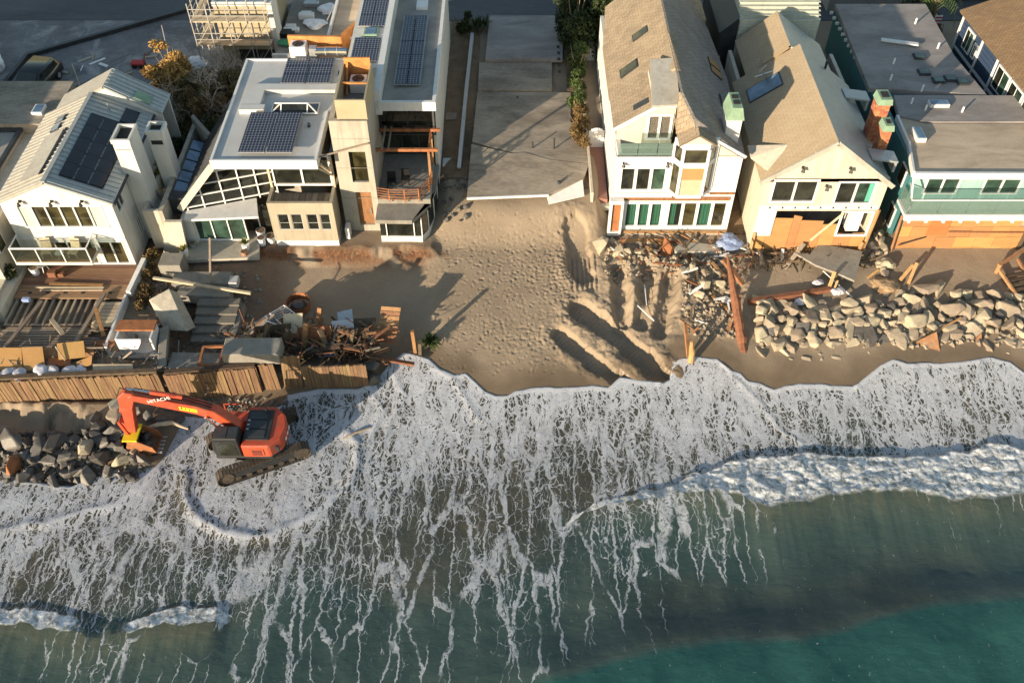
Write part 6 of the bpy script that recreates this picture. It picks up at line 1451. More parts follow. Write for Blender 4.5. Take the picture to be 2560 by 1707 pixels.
# balcony
MB().box(24.9, 46, 44.95, 46.6, 4.95, 5.14).build('balcony', 'paint_white', H_)
MB().box(24.85, 46, 44.8, 44.949, 4.85, 5.3).build('balcony_fascia', 'paint_white', H_)
for k in range(9): pbox('corbel', H_, 'paint_white', 25.2 + k * 1.1, 25.35 + k * 1.1, 44.85, 45.3, 4.6, 4.85)
for k in range(6): pbox('guard_pane', H_, 'glass_rail', 25.05 + k * 1.8, 26.8 + k * 1.8, 44.9, 44.93, 5.3, 6.35)
pbar('guard_rail', H_, 'paint_white', (24.95, 44.92, 6.4), (46, 44.92, 6.4), .07, .07); pbar('guard_rail', H_, 'paint_white', (24.95, 44.92, 6.4), (25.35, 46.6, 6.4), .07, .07)
pbox('guard_pane', H_, 'glass_rail', 24.96, 24.99, 45.0, 46.5, 5.3, 6.35)
pbar('gutter_pipe', H_, 'paint_white', (25.0, 46.0, 7.5), (24.95, 45.1, 6.4), .08, .08)
# plywood boarding below
MB().box(25.3, 33.4, 45.5, 45.7, 1.0, 4.84).build('boarded_wall', 'wood_grey', H_)
xs_ = [25.3, 26.0, 27.3, 28.6, 29.9, 31.2, 32.4, 33.4]; zs_ = [1.1, 2.0, 2.9, 3.8, 4.6]
for j in range(4):
    off = (j % 2) * .5
    for k in range(7):
        x0, x1 = xs_[k] + off * (k > 0), min(xs_[k + 1] + off * (k < 6), 33.4)
        if j == 3 and k == 6: continue
        o = pbox('plywood_sheet', H_, 'plywood', x0 + .01, x1 - .01, 45.42 + .012 * ((j + k) % 3), 45.46 + .012 * ((j + k) % 3), zs_[j] + .01, zs_[j + 1] - .01)
pbox('plywood_sheet', H_, 'plywood_red', 27.0, 28.3, 45.36, 45.40, 3.1, 4.3)
pbox('plywood_sheet', H_, 'plywood_red', 25.3, 27.2, 45.2, 45.24, .9, 1.7)
pbar('batten', H_, 'wood_rust', (28.4, 45.36, 3.42), (33.3, 45.36, 3.36), .05, .1); pbar('batten', H_, 'wood_rust', (27.6, 45.36, 4.55), (32.6, 45.36, 4.45), .05, .07)
pbar('prop', H_, 'metal_dark', (25.4, 45.2, 2.4), (27.1, 45.36, 3.0), .06, .06)
pbar('corner_post', H_, 'wood_warm', (25.15, 45.2, 1.0), (25.0, 45.4, 4.8), .16, .14)
pbox('corner_post', H_, 'wood_dark', 33.42, 33.6, 45.3, 45.5, .9, 4.8)
# brick chimneys
def brick_chimney(x0, x1, y0, y1, z0, z1, label):
    t_ = thing('brick_chimney', label, 'chimney', 'brick chimneys between cream and teal house')
    MB().box(x0, x1, y0, y1, z0, z1).build('shaft', 'mortar_red', t_)
    h = .16; z = z0; r_ = 0
    while z < z1 - .05:
        if z > z1 - 3.6:
            w = (x1 - x0 + .03) / 3; 
            for k in range(3): pbox('brick', t_, 'brick_red', x0 - .015 + k * w + .01, x0 - .015 + (k + 1) * w - .01, y0 - .02, y0 + .05, z, z + h - .02)
            wy = (y1 - y0) / 3
            for k in range(3): pbox('brick', t_, 'brick_red', x0 - .02, x0 + .05, y0 + .06 + k * wy, y0 + .04 + (k + 1) * wy - .02, z, z + h - .02)
        z += h; r_ += 1
    c_ = MB().prism([(x0 - .09, z1), (x1 + .09, z1), (x1 - .02, z1 + .42), (x0 + .02, z1 + .42)], 'y', y0 - .12, y1 + .12).build('cap', 'copper_green', t_)
    pbox('flue', c_, 'shaft_dark', x0 + .15, x1 - .15, y0 + .15, y1 - .15, z1 + .42, z1 + .45)
brick_chimney(22.75, 23.5, 49.1, 50.0, 4, 10.55, 'larger rear brick chimney with green copper cap')
brick_chimney(22.85, 23.4, 47.5, 48.2, 4, 9.75, 'smaller front brick chimney with green copper cap')

# ================================================================== navy house at the right edge
I_ = thing('navy_house', 'navy blue clapboard house with white trim and brown roof in the top right corner', 'house')
A0, A1 = Vector((33.6, 63.6, 0)), Vector((34.6, 50.5, 0))
nrm = Vector((-(A1 - A0).y, (A1 - A0).x, 0)).normalized()
if nrm.x > 0: nrm = -nrm
L_ = (A1 - A0).length; du = (A1 - A0).normalized()
def wp(u, z, out=0.0):
    p = A0 + du * u + nrm * out; return (p.x, p.y, z)
def wslab(name, u0, u1, z0, z1, out, mat, par, th=.08):
    return MB()._add([wp(u0, z0, out), wp(u1, z0, out), wp(u1, z1, out), wp(u0, z1, out), wp(u0, z0, out - th), wp(u1, z0, out - th), wp(u1, z1, out - th), wp(u0, z1, out - th)],
                     [(0, 1, 2, 3), (7, 6, 5, 4), (3, 2, 6, 7), (0, 3, 7, 4), (1, 5, 6, 2), (0, 4, 5, 1)]).build(name, mat, par)
MB().prism([(A0.x, A0.y), (A1.x, A1.y), (50, A1.y), (50, A0.y)], 'z', 3.6, 9.0).build('wall', 'navy_siding', I_)
for k in range(15): wslab('clapboard', 0, L_, 3.7 + k * .35, 4.02 + k * .35, .05, 'navy_siding', I_, .05)
MB().slab([(A0.x - .5, A0.y + .1, 9.0), (A1.x - .5, A1.y - .3, 9.0), (42, A1.y - .3, 12.6), (42, A0.y + .1, 12.6)], .18).build('roof', 'navy_roof', I_)
wslab('trim', -.1, L_, 8.75, 9.0, .12, 'paint_white', I_); wslab('trim', 0, L_, 6.2, 6.4, .10, 'paint_white', I_)
for u in (0, 3.4, 5.9): wslab('trim', u, u + .18, 3.7, 8.74, .13, 'paint_white', I_, .12)
def nav_win(u0, u1, z0, z1):
    f = wslab('window', u0, u1, z0, z1, .16, 'paint_white', I_, .1)
    m_ = (u0 + u1) / 2
    wslab('pane', u0 + .13, m_ - .05, z0 + .13, z1 - .13, .175, 'glass', f, .02); wslab('pane', m_ + .05, u1 - .13, z0 + .13, z1 - .13, .175, 'glass_green', f, .02)
for a in ((1.2, 2.4, 6.8, 8.4), (2.7, 3.25, 6.9, 8.0), (6.4, 8.2, 6.8, 8.5), (8.4, 10.2, 6.8, 8.5), (10.4, 12.2, 6.8, 8.5), (6.6, 8.0, 4.2, 6.0)): nav_win(*a)
wslab('door', 4.0, 4.9, 3.7, 5.8, .16, 'paint_white', I_)
o = thing('flag', 'small red and white striped flag beside the navy house', 'flag', None, (32.6, 66.5, 4))
MB().tube([(0, 0, 0), (0.3, 0, 3.2)], .03, 6).build('pole', 'metal_white', o)
for k in range(6): pbox('stripe', o, 'cloth_red' if k % 2 == 0 else 'paint_white', .3, .85, -.012, .012, 2.3 + k * .13, 2.43 + k * .13)

# things at the far top right: garage, cars on the street
def car(name, label, x, y, z, rz, mat, L=4.6, W=1.85, h=1.55, group=None, suv=True):
    t_ = thing(name, label, 'car', group, (x, y, z)); t_.rotation_euler.z = rz
    prof = [(-L / 2, .35), (-L / 2, .95), (-L / 2 + .25, 1.05), (-L / 2 + .55, h), (L / 2 - 1.9, h), (L / 2 - 1.15, 1.05), (L / 2 - .1, .9), (L / 2, .7), (L / 2, .35)]
    bm = bmesh.new()
    rows = []
    for wy, ins in ((-W / 2, 0.0), (-W / 2 + .12, .02), (W / 2 - .12, .02), (W / 2, 0.0)):
        rows.append([bm.verts.new((px, wy * (.86 if pz > 1.1 else 1), pz + (ins if pz > .5 else 0))) for px, pz in prof])
    n = len(prof)
    for a in range(3):
        for k in range(n): bm.faces.new((rows[a][k], rows[a][(k + 1) % n], rows[a + 1][(k + 1) % n], rows[a + 1][k]))
    bm.faces.new(rows[0]); bm.faces.new(rows[3][::-1])
    bmesh.ops.recalc_face_normals(bm, faces=bm.faces); bmesh.ops.bevel(bm, geom=list(bm.edges), offset=.05, segments=2, affect='EDGES', clamp_overlap=True)
    me = bpy.data.meshes.new('body'); bm.to_mesh(me); bm.free(); me.shade_smooth(); me.materials.append(M[mat])
    bo = bpy.data.objects.new('body', me); col.objects.link(bo); bo.parent = t_
    MB().slab([(L / 2 - 1.87, -W * .4, h - .06), (L / 2 - 1.15, -W * .42, 1.08), (L / 2 - 1.15, W * .42, 1.08), (L / 2 - 1.87, W * .4, h - .06)], -.05).build('windscreen', 'glass', t_)
    MB().slab([(-L / 2 + .52, -W * .4, h - .06), (-L / 2 + .24, -W * .42, 1.1), (-L / 2 + .24, W * .42, 1.1), (-L / 2 + .52, W * .4, h - .06)], -.05).build('rear_window', 'glass', t_)
    for s_ in (-1, 1):
        MB()._add([(-L / 2 + .7, s_ * (W * .43 + .035), h - .12), (L / 2 - 1.95, s_ * (W * .43 + .035), h - .12), (L / 2 - 1.35, s_ * (W / 2 + .012), 1.02), (-L / 2 + .5, s_ * (W / 2 + .012), 1.02)], [(0, 1, 2, 3)]).build('side_window', 'glass', t_)
        for px in (-L / 2 + .85, L / 2 - .85):
            w_ = MB().tube([(px, s_ * (W / 2 - .2), .34), (px, s_ * (W / 2 + .01), .34)], .34, 16).build('wheel', 'rubber', t_)
            MB().tube([(px, s_ * (W / 2 + .011), .34), (px, s_ * (W / 2 + .02), .34)], .2, 12).build('rim', 'metal_grey', w_)
        MB().box(L / 2 - .06, L / 2 + .01, s_ * .7 - .15, s_ * .7 + .15, .68, .84).build('headlight', 'plastic_white', t_)
        MB().box(-L / 2 - .01, -L / 2 + .06, s_ * .72 - .12, s_ * .72 + .12, .8, .98).build('tail_light', 'cloth_red', t_)
        MB().box(L / 2 - 1.5, L / 2 - 1.3, s_ * (W / 2 + .08) - .09, s_ * (W / 2 + .08) + .09, 1.0, 1.15).build('mirror', mat, t_)
    return t_
car('parked_car', 'black car parked on the grey lot behind the left houses', -36.0, 61.2, 4.0, R(-100), 'car_black', 4.7, 1.95, 1.65)
car('parked_car', 'white car at the top edge behind the teal house', 33.8, 75.0, 4.03, 0, 'metal_white')
car('parked_car', 'pale blue grey car at the top edge beside the palm', 39.6, 75.4, 4.03, 0, 'metal_grey')
o = MB().box(26.6, 32.7, 72.8, 80, 4.0, 6.5).box(26.4, 32.9, 72.6, 80, 6.5, 6.7).build('garage', 'roof_grey', None); tag(o, 'dark flat roofed garage at the top edge behind the teal house', 'garage')
# ================================================================== boulders
rock_me = []
for k in range(14):
    bm = bmesh.new(); r_ = random.Random(40 + k)
    vs = []
    for _ in range(17):
        v = Vector((r_.gauss(0, 1), r_.gauss(0, 1), r_.gauss(0, 1))).normalized()
        s_ = r_.uniform(.78, 1.0); vs.append(bm.verts.new((v.x * s_ * r_.uniform(.9, 1.15), v.y * s_ * .9, v.z * s_ * .78)))
    res = bmesh.ops.convex_hull(bm, input=bm.verts)
    junk = [g for g in res['geom_interior'] if isinstance(g, bmesh.types.BMVert)] + [v for v in bm.verts if not v.link_faces]
    bmesh.ops.delete(bm, geom=list(set(junk)), context='VERTS')
    bmesh.ops.bevel(bm, geom=list(bm.edges), offset=.06, segments=1, affect='EDGES', clamp_overlap=True)
    bmesh.ops.triangulate(bm, faces=bm.faces)
    for v in bm.verts: v.co += v.normal * mnoise.noise(v.co * 2.2 + Vector((k * 3, 0, 0))) * .07
    me = bpy.data.meshes.new('boulder'); bm.to_mesh(me); bm.free()
    rock_me.append(me)
rock_sets = {}
for mt in ('rock', 'rock_dark', 'rust', 'concrete'):
    rock_sets[mt] = []
    for me in rock_me:
        c_ = me.copy(); c_.materials.append(M[mt]); rock_sets[mt].append(c_)
def put_rock(x, y, z, r, mt, label, group, seed):
    r_ = random.Random(seed)
    o = bpy.data.objects.new('boulder', rock_sets[mt][r_.randrange(14)]); col.objects.link(o)
    o.location = (x, y, z); o.scale = (r * r_.uniform(.9, 1.3), r * r_.uniform(.75, 1.05), r * r_.uniform(.7, 1.0))
    o.rotation_euler = (r_.uniform(-.6, .6), r_.uniform(-.6, .6), r_.uniform(0, 6.28))
    tag(o, label, 'boulder', group)
ordn = lambda n: {1: 'first', 2: 'second', 3: 'third'}.get(n, str(n) + ('st' if n % 10 == 1 and n != 11 else 'nd' if n % 10 == 2 and n != 12 else 'rd' if n % 10 == 3 and n != 13 else 'th'))
# the revetment on the right: rows from the water up
rv = random.Random(5)
rows = [('lowest row', 37.4, .5, .0, 24), ('second row', 37.95, .75, .4, 26), ('third row', 38.5, 1.0, .1, 26), ('middle row', 39.05, 1.2, .45, 26), ('fifth row', 39.6, 1.35, .0, 26), ('sixth row', 40.15, 1.45, .4, 25), ('top row', 40.65, 1.5, .1, 22)]
for rn, y, z, off, n in rows:
    k = 0
    for i in range(n):
        x = 15.4 + off + i * (18.6 / n) + rv.uniform(-.15, .15)
        yy_ = y + rv.uniform(-.22, .22) + .55 * math.exp(-((x - 25) / 2.6) ** 2) + (.35 if x > 27 else 0)
        if rn == 'lowest row' and x > 20.2 and rv.random() < .35: continue
        if rn == 'top row' and 17.5 < x < 22 and rv.random() < .5: continue
        if rn == 'top row' and x > 23.5: yy_ += .5
        k += 1
        r = rv.choice((.42, .55, .64, .74, .9)) * rv.uniform(.9, 1.1)
        mt = 'rock' if rv.random() < .93 else 'rock_dark'
        put_rock(x, yy_, z + rv.uniform(-.12, .15), r, mt, '%s boulder in the %s of the right riprap, %s from the log' % ('large tan' if r > .75 else 'small tan' if r < .47 else 'tan', rn, ordn(k)), 'riprap boulders below the teal house', 1000 + int(x * 97 + y * 31))
for k, (x, y, z, r) in enumerate(((16.9, 36.8, .65, .4), (18.0, 36.75, .65, .5), (18.9, 36.75, .65, .45), (19.8, 36.9, .7, .4), (22.0, 37.1, .6, .3), (23.9, 37.2, .65, .3), (28.9, 38.2, .9, .6), (30.2, 37.9, .8, .5), (31.6, 37.7, .7, .55), (17.2, 36.1, .45, .2), (18.6, 35.9, .42, .15))):
    put_rock(x, y, z - .15, r, 'rock', 'outlying boulder on the wet sand below the right riprap, %s from the log' % ordn(k + 1), 'outlying boulders on the wet sand', 77 + k)
# loose rocks in front of the white shingled house
mr = [(5.9, 45.3, .85), (6.9, 45.0, .55), (7.6, 44.75, .45), (8.4, 44.9, .45), (9.3, 44.6, .42), (10.6, 44.2, .42), (11.3, 44.2, .36), (12.0, 44.1, .45), (12.9, 44.1, .4), (11.6, 43.2, .5), (12.5, 43.0, .5), (13.3, 43.1, .42), (13.4, 42.2, .45), (12.3, 42.0, .6), (13.9, 41.6, .35), (14.0, 40.9, .4), (11.2, 43.7, .3), (6.7, 46.0, .35), (13.2, 44.7, .35), (11.9, 41.3, .5)]
for k, (x, y, r) in enumerate(mr):
    put_rock(x, y, float(ground(x, y)) + r * .25, r, 'rock', ('huge tan boulder beside the sand pit by the white house' if k == 0 else 'tan boulder in the heap below the white shingled house, %s from the sand pit' % ordn(k + 1)), 'boulders below the white shingled house', 300 + k)
# boulders in the cleft between cream and teal house
for k in range(11):
    x, y = 23.7 + rnd.uniform(0, 1.1), 43.2 + k * .34
    put_rock(x, y, float(ground(x, y)) + .15, rnd.uniform(.25, .48), 'rock', 'tan boulder in the cleft between cream and teal house, %s from the sea' % ordn(k + 1), 'boulders in the cleft', 500 + k)
# dark boulders on the left in front of the bulkhead
lr = [(-28.2, 30.6, .85, 'rock_dark'), (-27.6, 29.3, .9, 'rust'), (-26.6, 30.1, .65, 'rock_dark'), (-25.9, 29.4, .6, 'rock_dark'), (-25.7, 30.5, .7, 'rock_dark'), (-24.9, 30.9, .7, 'rock_dark'), (-24.85, 29.6, .65, 'rock_dark'), (-24.6, 28.9, .6, 'rock_dark'), (-23.9, 30.2, .7, 'rock'), (-24.0, 29.0, .55, 'rock_dark'), (-23.5, 28.6, .6, 'rock_dark'), (-23.0, 29.6, .7, 'rock_dark'),
      (-23.05, 30.6, .6, 'rock_dark'), (-22.6, 31.4, .7, 'rock_dark'), (-22.9, 32.2, .65, 'rock'), (-22.0, 31.9, .6, 'rock_dark'), (-23.6, 31.6, .6, 'rock_dark'), (-22.65, 33.0, .75, 'concrete'), (-22.95, 32.9, .5, 'concrete'), (-21.7, 32.6, .6, 'rock_dark'), (-22.1, 30.3, .6, 'rock_dark'), (-21.9, 29.5, .6, 'rock'), (-22.5, 29.0, .5, 'rock_dark'), (-27.0, 28.6, .6, 'rock_dark'), (-25.3, 28.3, .55, 'rock_dark'), (-26.2, 28.5, .5, 'rock_dark'),
      (-29.2, 30.0, .7, 'rock_dark'), (-29.0, 31.2, .7, 'rock'), (-21.4, 31.2, .5, 'rock_dark'), (-23.95, 32.2, .5, 'rock_dark'), (-20.9, 32.3, .5, 'rock_dark'), (-24.95, 31.6, .5, 'rock_dark'), (-26.8, 31.0, .55, 'rock_dark'), (-20.2, 32.2, .5, 'rock_dark'), (-19.3, 32.4, .4, 'rock_dark'), (-21.3, 30.2, .55, 'rock'), (-29.6, 28.9, .6, 'rock_dark')]
lq = random.Random(15)
for _ in range(46):
    x_ = lq.uniform(-30.5, -20.6); y_ = 28.2 + lq.random() * 2.6 + (lq.random() * 2.2 if x_ > -24.2 else 0)
    lr.append((round(x_, 3), y_, lq.uniform(.28, .55), 'rock' if lq.random() < .12 else 'rock_dark'))
for k, (x, y, r, mt) in enumerate(lr):
    put_rock(x, y, max(float(ground(x, y)), 0.0) + r * .45, r, mt, '%s boulder below the left bulkhead, %s in the heap from the left' % ({'rock_dark': 'dark wet', 'rock': 'tan', 'rust': 'reddish brown', 'concrete': 'pale angular'}[mt], ordn(sorted(p[0] for p in lr).index(x) + 1)), 'boulders below the left bulkhead', 700 + k)
put_rock(-8.5, 35.9, 1.1, .75, 'rock_dark', 'grey boulder against the right end of the bulkhead', None, 21); put_rock(-8.3, 35.2, .7, .6, 'rock_dark', 'wet grey boulder at the foot of the bulkhead end', None, 22)

# ------------------------------------------------------------------ timbers on the right
def log(name, label, pts, rad, mat, cat='log'):
    P = []; Q = []; r_ = random.Random(len(label))
    for k in range(len(pts) - 1):
        for j in range(4):
            u = j / 4; p = Vector(pts[k]).lerp(Vector(pts[k + 1]), u); s_ = (rad[k] * (1 - u) + rad[k + 1] * u)
            P.append(p + Vector((r_.uniform(-.12, .12), r_.uniform(-.12, .12), 0)) * s_); Q.append(s_ * r_.uniform(.82, 1.12))
    P.append(Vector(pts[-1])); Q.append(rad[-1])
    o = MB().tube(P, Q, 9).build(name, mat, None); return tag(o, label, cat)
log('leaning_log', 'long tapered orange brown log leaning from the sand toward the rocks', [(14.25, 36.9, .2), (14.2, 38.2, 1.0), (14.0, 39.8, 1.9), (13.75, 41.4, 2.9), (13.55, 42.9, 3.75)], [.3, .33, .3, .22, .06], 'wood_rust')
log('standing_post', 'split orange post standing at the edge of the swash', [(10.9, 36.6, .1), (10.85, 36.65, 1.5), (10.7, 36.7, 2.4)], [.2, .18, .1], 'wood_warm', 'post')
board('post_splinter', 'thin broken stake standing behind the split orange post', 'wood_rust', (10.8, 36.9, .6), (10.35, 37.6, 3.0), .22, .1, cat='stake')
board('square_beam', 'orange square beam sloping down behind the leaning log', 'wood_rust', (13.5, 43.3, 2.9), (14.75, 42.0, 1.9), .28, .22, cat='beam')
board('square_beam', 'long brown beam lying along the top of the riprap', 'wood_rust', (14.9, 40.7, 1.7), (20.3, 41.75, 1.75), .3, .28, cat='beam')
board('short_post', 'orange post standing at the end of the long brown beam', 'wood_warm', (20.2, 41.8, 1.5), (20.5, 42.4, 2.7), .22, .2, cat='post')
board('thin_stake', 'thin orange stake beside the short orange post', 'wood_warm', (20.5, 41.7, 1.5), (20.7, 42.0, 2.3), .12, .1, cat='stake')
board('thin_pole', 'thin white pole sloping over the broken slab', 'metal_white', (20.1, 43.2, 2.0), (21.6, 41.2, 1.6), .05, .05, cat='pole')
for k, (p0, p1, w, mt, lab) in enumerate((((11.0, 43.0, 1.8), (12.7, 39.8, 1.3), .18, 'wood_dark', 'dark beam lying down the sandy slope left of the log'), ((12.2, 41.9, 1.7), (13.6, 40.3, 1.4), .16, 'wood_rust', 'rusty beam lying across the rocks left of the log'), ((13.2, 40.2, 1.3), (14.3, 39.3, 1.3), .14, 'wood_rust', 'short rusty board at the foot of the log'), ((9.6, 44.9, 2.2), (8.6, 44.3, 1.9), .12, 'paint_white', 'white trim board on the rocks below the white house'), ((9.9, 44.8, 2.0), (9.0, 44.0, 1.7), .1, 'metal_white', 'second white trim board on the rocks below the white house'),
     ((12.8, 45.0, 2.1), (14.5, 45.6, 2.3), .2, 'paint_white', 'white board lying right of the broken concrete slab'), ((12.6, 44.4, 1.9), (14.3, 44.8, 2.0), .2, 'paint_white', 'white board lying below the blue tarpaulin'), ((16.4, 44.6, 1.8), (18.0, 44.2, 1.8), .16, 'metal_grey', 'grey board lying at the foot of the cream house'), ((17.8, 43.7, 1.7), (19.1, 45.0, 2.7), .28, 'wood_grey', 'grey plank leaning against the plywood of the cream house'), ((18.2, 44.8, 1.7), (20.5, 44.6, 1.7), .14, 'wood_rust', 'rusty beam along the foot of the cream house'),
     ((14.3, 44.6, 1.9), (16.6, 44.9, 1.9), .12, 'wood_rust', 'rusty board between the white and cream house'), ((7.7, 41.0, 1.4), (8.9, 39.5, 1.2), .07, 'metal_white', 'thin white pipe lying on the dug sand slope'), ((8.5, 42.2, 1.7), (8.5, 40.6, 1.5), .05, 'metal_white', 'short thin white pipe standing on the dug sand slope'), ((11.2, 39.6, 1.3), (12.1, 39.2, 1.3), .08, 'metal_white', 'white bent pipe on the sand left of the log'),
     ((28.0, 39.5, 1.5), (24.9, 37.9, .9), .12, 'wood_warm', 'thin orange board lying over the riprap boulders'), ((25.0, 42.6, 1.7), (25.9, 43.4, 2.3), .22, 'wood_warm', 'orange broken stump standing behind the riprap'), ((25.5, 42.4, 1.6), (26.0, 43.3, 2.6), .2, 'wood_warm', 'taller orange broken stump standing behind the riprap'), ((23.0, 42.9, 1.6), (23.8, 43.4, 1.9), .16, 'wood_warm', 'orange board end behind the top row of riprap'))):
    board('debris_beam', lab, mt, p0, p1, w, w * .6, cat='beam')
o = MB().slab([(7.25, 45.6, 1.95), (10.4, 45.6, 2.0), (10.4, 46.15, 2.15), (7.25, 46.15, 2.1)], .35).build('floor_beam', 'plywood', None); tag(o, 'long orange beam fallen along the front of the white house', 'beam')
o = MB()._add([(9.7, 44.4, 1.7), (10.2, 44.0, 1.6), (10.5, 45.0, 2.4), (10.0, 45.5, 2.9), (9.9, 44.5, 1.6), (10.35, 44.1, 1.5), (10.65, 45.1, 2.3), (10.15, 45.6, 2.8)], [(0, 1, 2, 3), (7, 6, 5, 4), (0, 3, 7, 4), (1, 5, 6, 2), (3, 2, 6, 7), (0, 4, 5, 1)]).build('rusted_plate', 'rust', None); tag(o, 'rusty brown plate standing on edge below the white house', 'plate')
o = MB().prism([(10.7, 44.75), (13.8, 44.8), (13.65, 45.5), (12.0, 45.75), (11.6, 46.0), (10.7, 45.3)], 'z', 1.75, 2.2).build('concrete_slab', 'concrete_pale', None, bevel=.05); tag(o, 'broken pale concrete slab lying below the white shingled house', 'slab')
sl = MB(); sp = [(20.4, 45.3), (22.9, 44.6), (21.7, 41.9), (20.9, 42.5), (19.6, 43.3), (18.4, 44.5), (19.4, 44.3), (19.8, 44.9)]
o = sl.prism(sp, 'z', -.15, 0.0).build('concrete_slab', 'concrete', None); o.location = (0, 0, 1.95); o.rotation_euler = (R(.6), 0, 0); tag(o, 'large cracked grey slab sloping before the cream gabled house', 'slab')
o = MB().box(19.3, 22.9, 44.9, 45.6, 1.3, 1.85).build('footing', 'concrete', None, bevel=.12); tag(o, 'rough concrete footing under the cream gabled house', 'footing')
for k, (x, y, z, r, mt, lab) in enumerate(((14.4, 45.7, 2.3, .75, 'tarp_blue', 'crumpled blue tarpaulin between the white and cream house'), (19.7, 42.4, 1.75, .3, 'sandbag', 'torn white bag left of the short orange post'), (20.7, 41.6, 1.7, .38, 'sandbag', 'torn white bag right of the short orange post'), (18.3, 40.9, 1.5, .35, 'sandbag', 'white bag on the top row of riprap'), (13.6, 41.0, 1.5, .3, 'sandbag', 'white bag behind the leaning log'), (24.4, 43.9, 1.9, .55, 'rock', 'rough tan lump of earth behind the riprap'), (23.9, 42.3, 1.6, .8, 'bluff', 'sandy lump of earth behind the riprap near the orange stumps'), (21.5, 41.0, 1.5, .22, 'sandbag', 'small white rag at the top of the riprap'))):
    o = bpy.data.objects.new('tarpaulin' if 'tarp' in lab else 'bag' if 'bag' in lab else 'rag' if 'rag' in lab else 'earth_lump', blob((0, 0, 0), r, 800 + k, 3, .6, (1.1, .8, .5), mt, True)); col.objects.link(o); o.location = (x, y, z); tag(o, lab, o.name.split('.')[0].replace('_', ' '))
tri_ = MB()._add([(24.6, 37.9, .8), (26.3, 37.0, .55), (26.1, 38.3, 1.5), (25.6, 38.3, .6)], [(0, 1, 2), (0, 2, 3), (1, 3, 2), (0, 3, 1)])
o = tri_.build('broken_stump', 'wood_warm', None); tag(o, 'pointed orange stump lying at the foot of the riprap', 'stump')
o = MB()._add([(28.5, 37.9, .7), (29.0, 37.7, .6), (28.9, 38.3, 1.4), (28.6, 38.3, .7)], [(0, 1, 2), (0, 2, 3), (1, 3, 2), (0, 3, 1)]).build('broken_stump', 'wood_warm', None); tag(o, 'small orange stump among the outlying boulders', 'stump')
stp = thing('timber_stairs', 'broken timber stair lying at the right edge below the teal house', 'stairs')
pbar('stringer', stp, 'wood_warm', (31.5, 43.4, 2.0), (32.4, 40.4, 1.4), .14, .2); pbar('stringer', stp, 'wood_warm', (33.1, 44.3, 2.0), (33.6, 41.0, 1.4), .14, .2)
pbar('handrail', stp, 'wood_warm', (31.4, 43.4, 2.3), (33.6, 44.7, 2.6), .2, .16)
for k in range(7): pbar('tread', stp, 'wood_dark', (31.75 + k * .11, 42.8 - k * .36, 1.9 - k * .07), (33.25 + k * .06, 43.2 - k * .36, 1.9 - k * .07), .22, .06)
MB().tube([(31.5, 43.4, 1.6), (31.5, 43.4, 2.4)], .14, 8).build('newel', 'wood_warm', stp)

# ================================================================== excavator
E_ = thing('excavator', 'orange crawler excavator standing in the surf with its bucket lowered to the boulders', 'excavator', None, (-14.35, 30.45, -.02))
RT = R(24)
def track(side, lab):
    """one crawler: belt ring of grouser shoes round a frame with wheels"""
    c, s = math.cos(RT), math.sin(RT); oy = side * 1.32
    def T(x, y, z): return (x * c - y * s, x * s + y * c, z)
    fr_ = MB()
    pr_ = [(-2.0, .3), (2.0, .3), (2.3, .55), (2.0, .78), (-2.0, .78), (-2.3, .55)]
    n = len(pr_)
    vs = [T(x, oy - .16, z) for x, z in pr_] + [T(x, oy + .16, z) for x, z in pr_]
    fr_._add(vs, [tuple(range(n))[::-1], tuple(range(n, 2 * n))] + [(i, (i + 1) % n, n + (i + 1) % n, n + i) for i in range(n)])
    to = fr_.build('track_frame', 'exc_black', E_)
    for x in (-2.1, 2.1): MB().tube([T(x, oy - .2, .52), T(x, oy + .2, .52)], .42, 16).build('sprocket', 'track_steel', to)
    for k in range(6): MB().tube([T(-1.5 + k * .6, oy - .18, .24), T(-1.5 + k * .6, oy + .18, .24)], .17, 10).build('roller', 'track_steel', to)
    path = []; r_ = .5; Ls = 2.1; step = .19
    per = 4 * Ls + 2 * math.pi * r_; N = int(per / step)
    for k in range(N):
        d = k * per / N
        if d < 2 * Ls: x, z, a = -Ls + d, .52 + r_, 0
        elif d < 2 * Ls + math.pi * r_: th = (d - 2 * Ls) / r_; x, z, a = Ls + r_ * math.sin(th), .52 + r_ * math.cos(th), -th
        elif d < 4 * Ls + math.pi * r_: x, z, a = Ls - (d - 2 * Ls - math.pi * r_), .52 - r_, math.pi
        else: th = (d - 4 * Ls - math.pi * r_) / r_; x, z, a = -Ls - r_ * math.sin(th), .52 - r_ * math.cos(th), math.pi - th
        p = T(x, oy, z)
        o = piece('track_shoe', to, 'track_steel', p, (.165, .6, .05)); o.rotation_euler = Euler((0, -a, RT), 'XYZ')
        q = (math.sin(-a) * .04, 0); 
track(-1, ''); track(1, '')
MB().box(-1.0, 1.0, -1.0, 1.0, .55, .95).build('undercarriage', 'exc_black', E_)
MB().tube([(0, 0, .95), (0, 0, 1.15)], .75, 20).build('slew_ring', 'exc_black', E_)
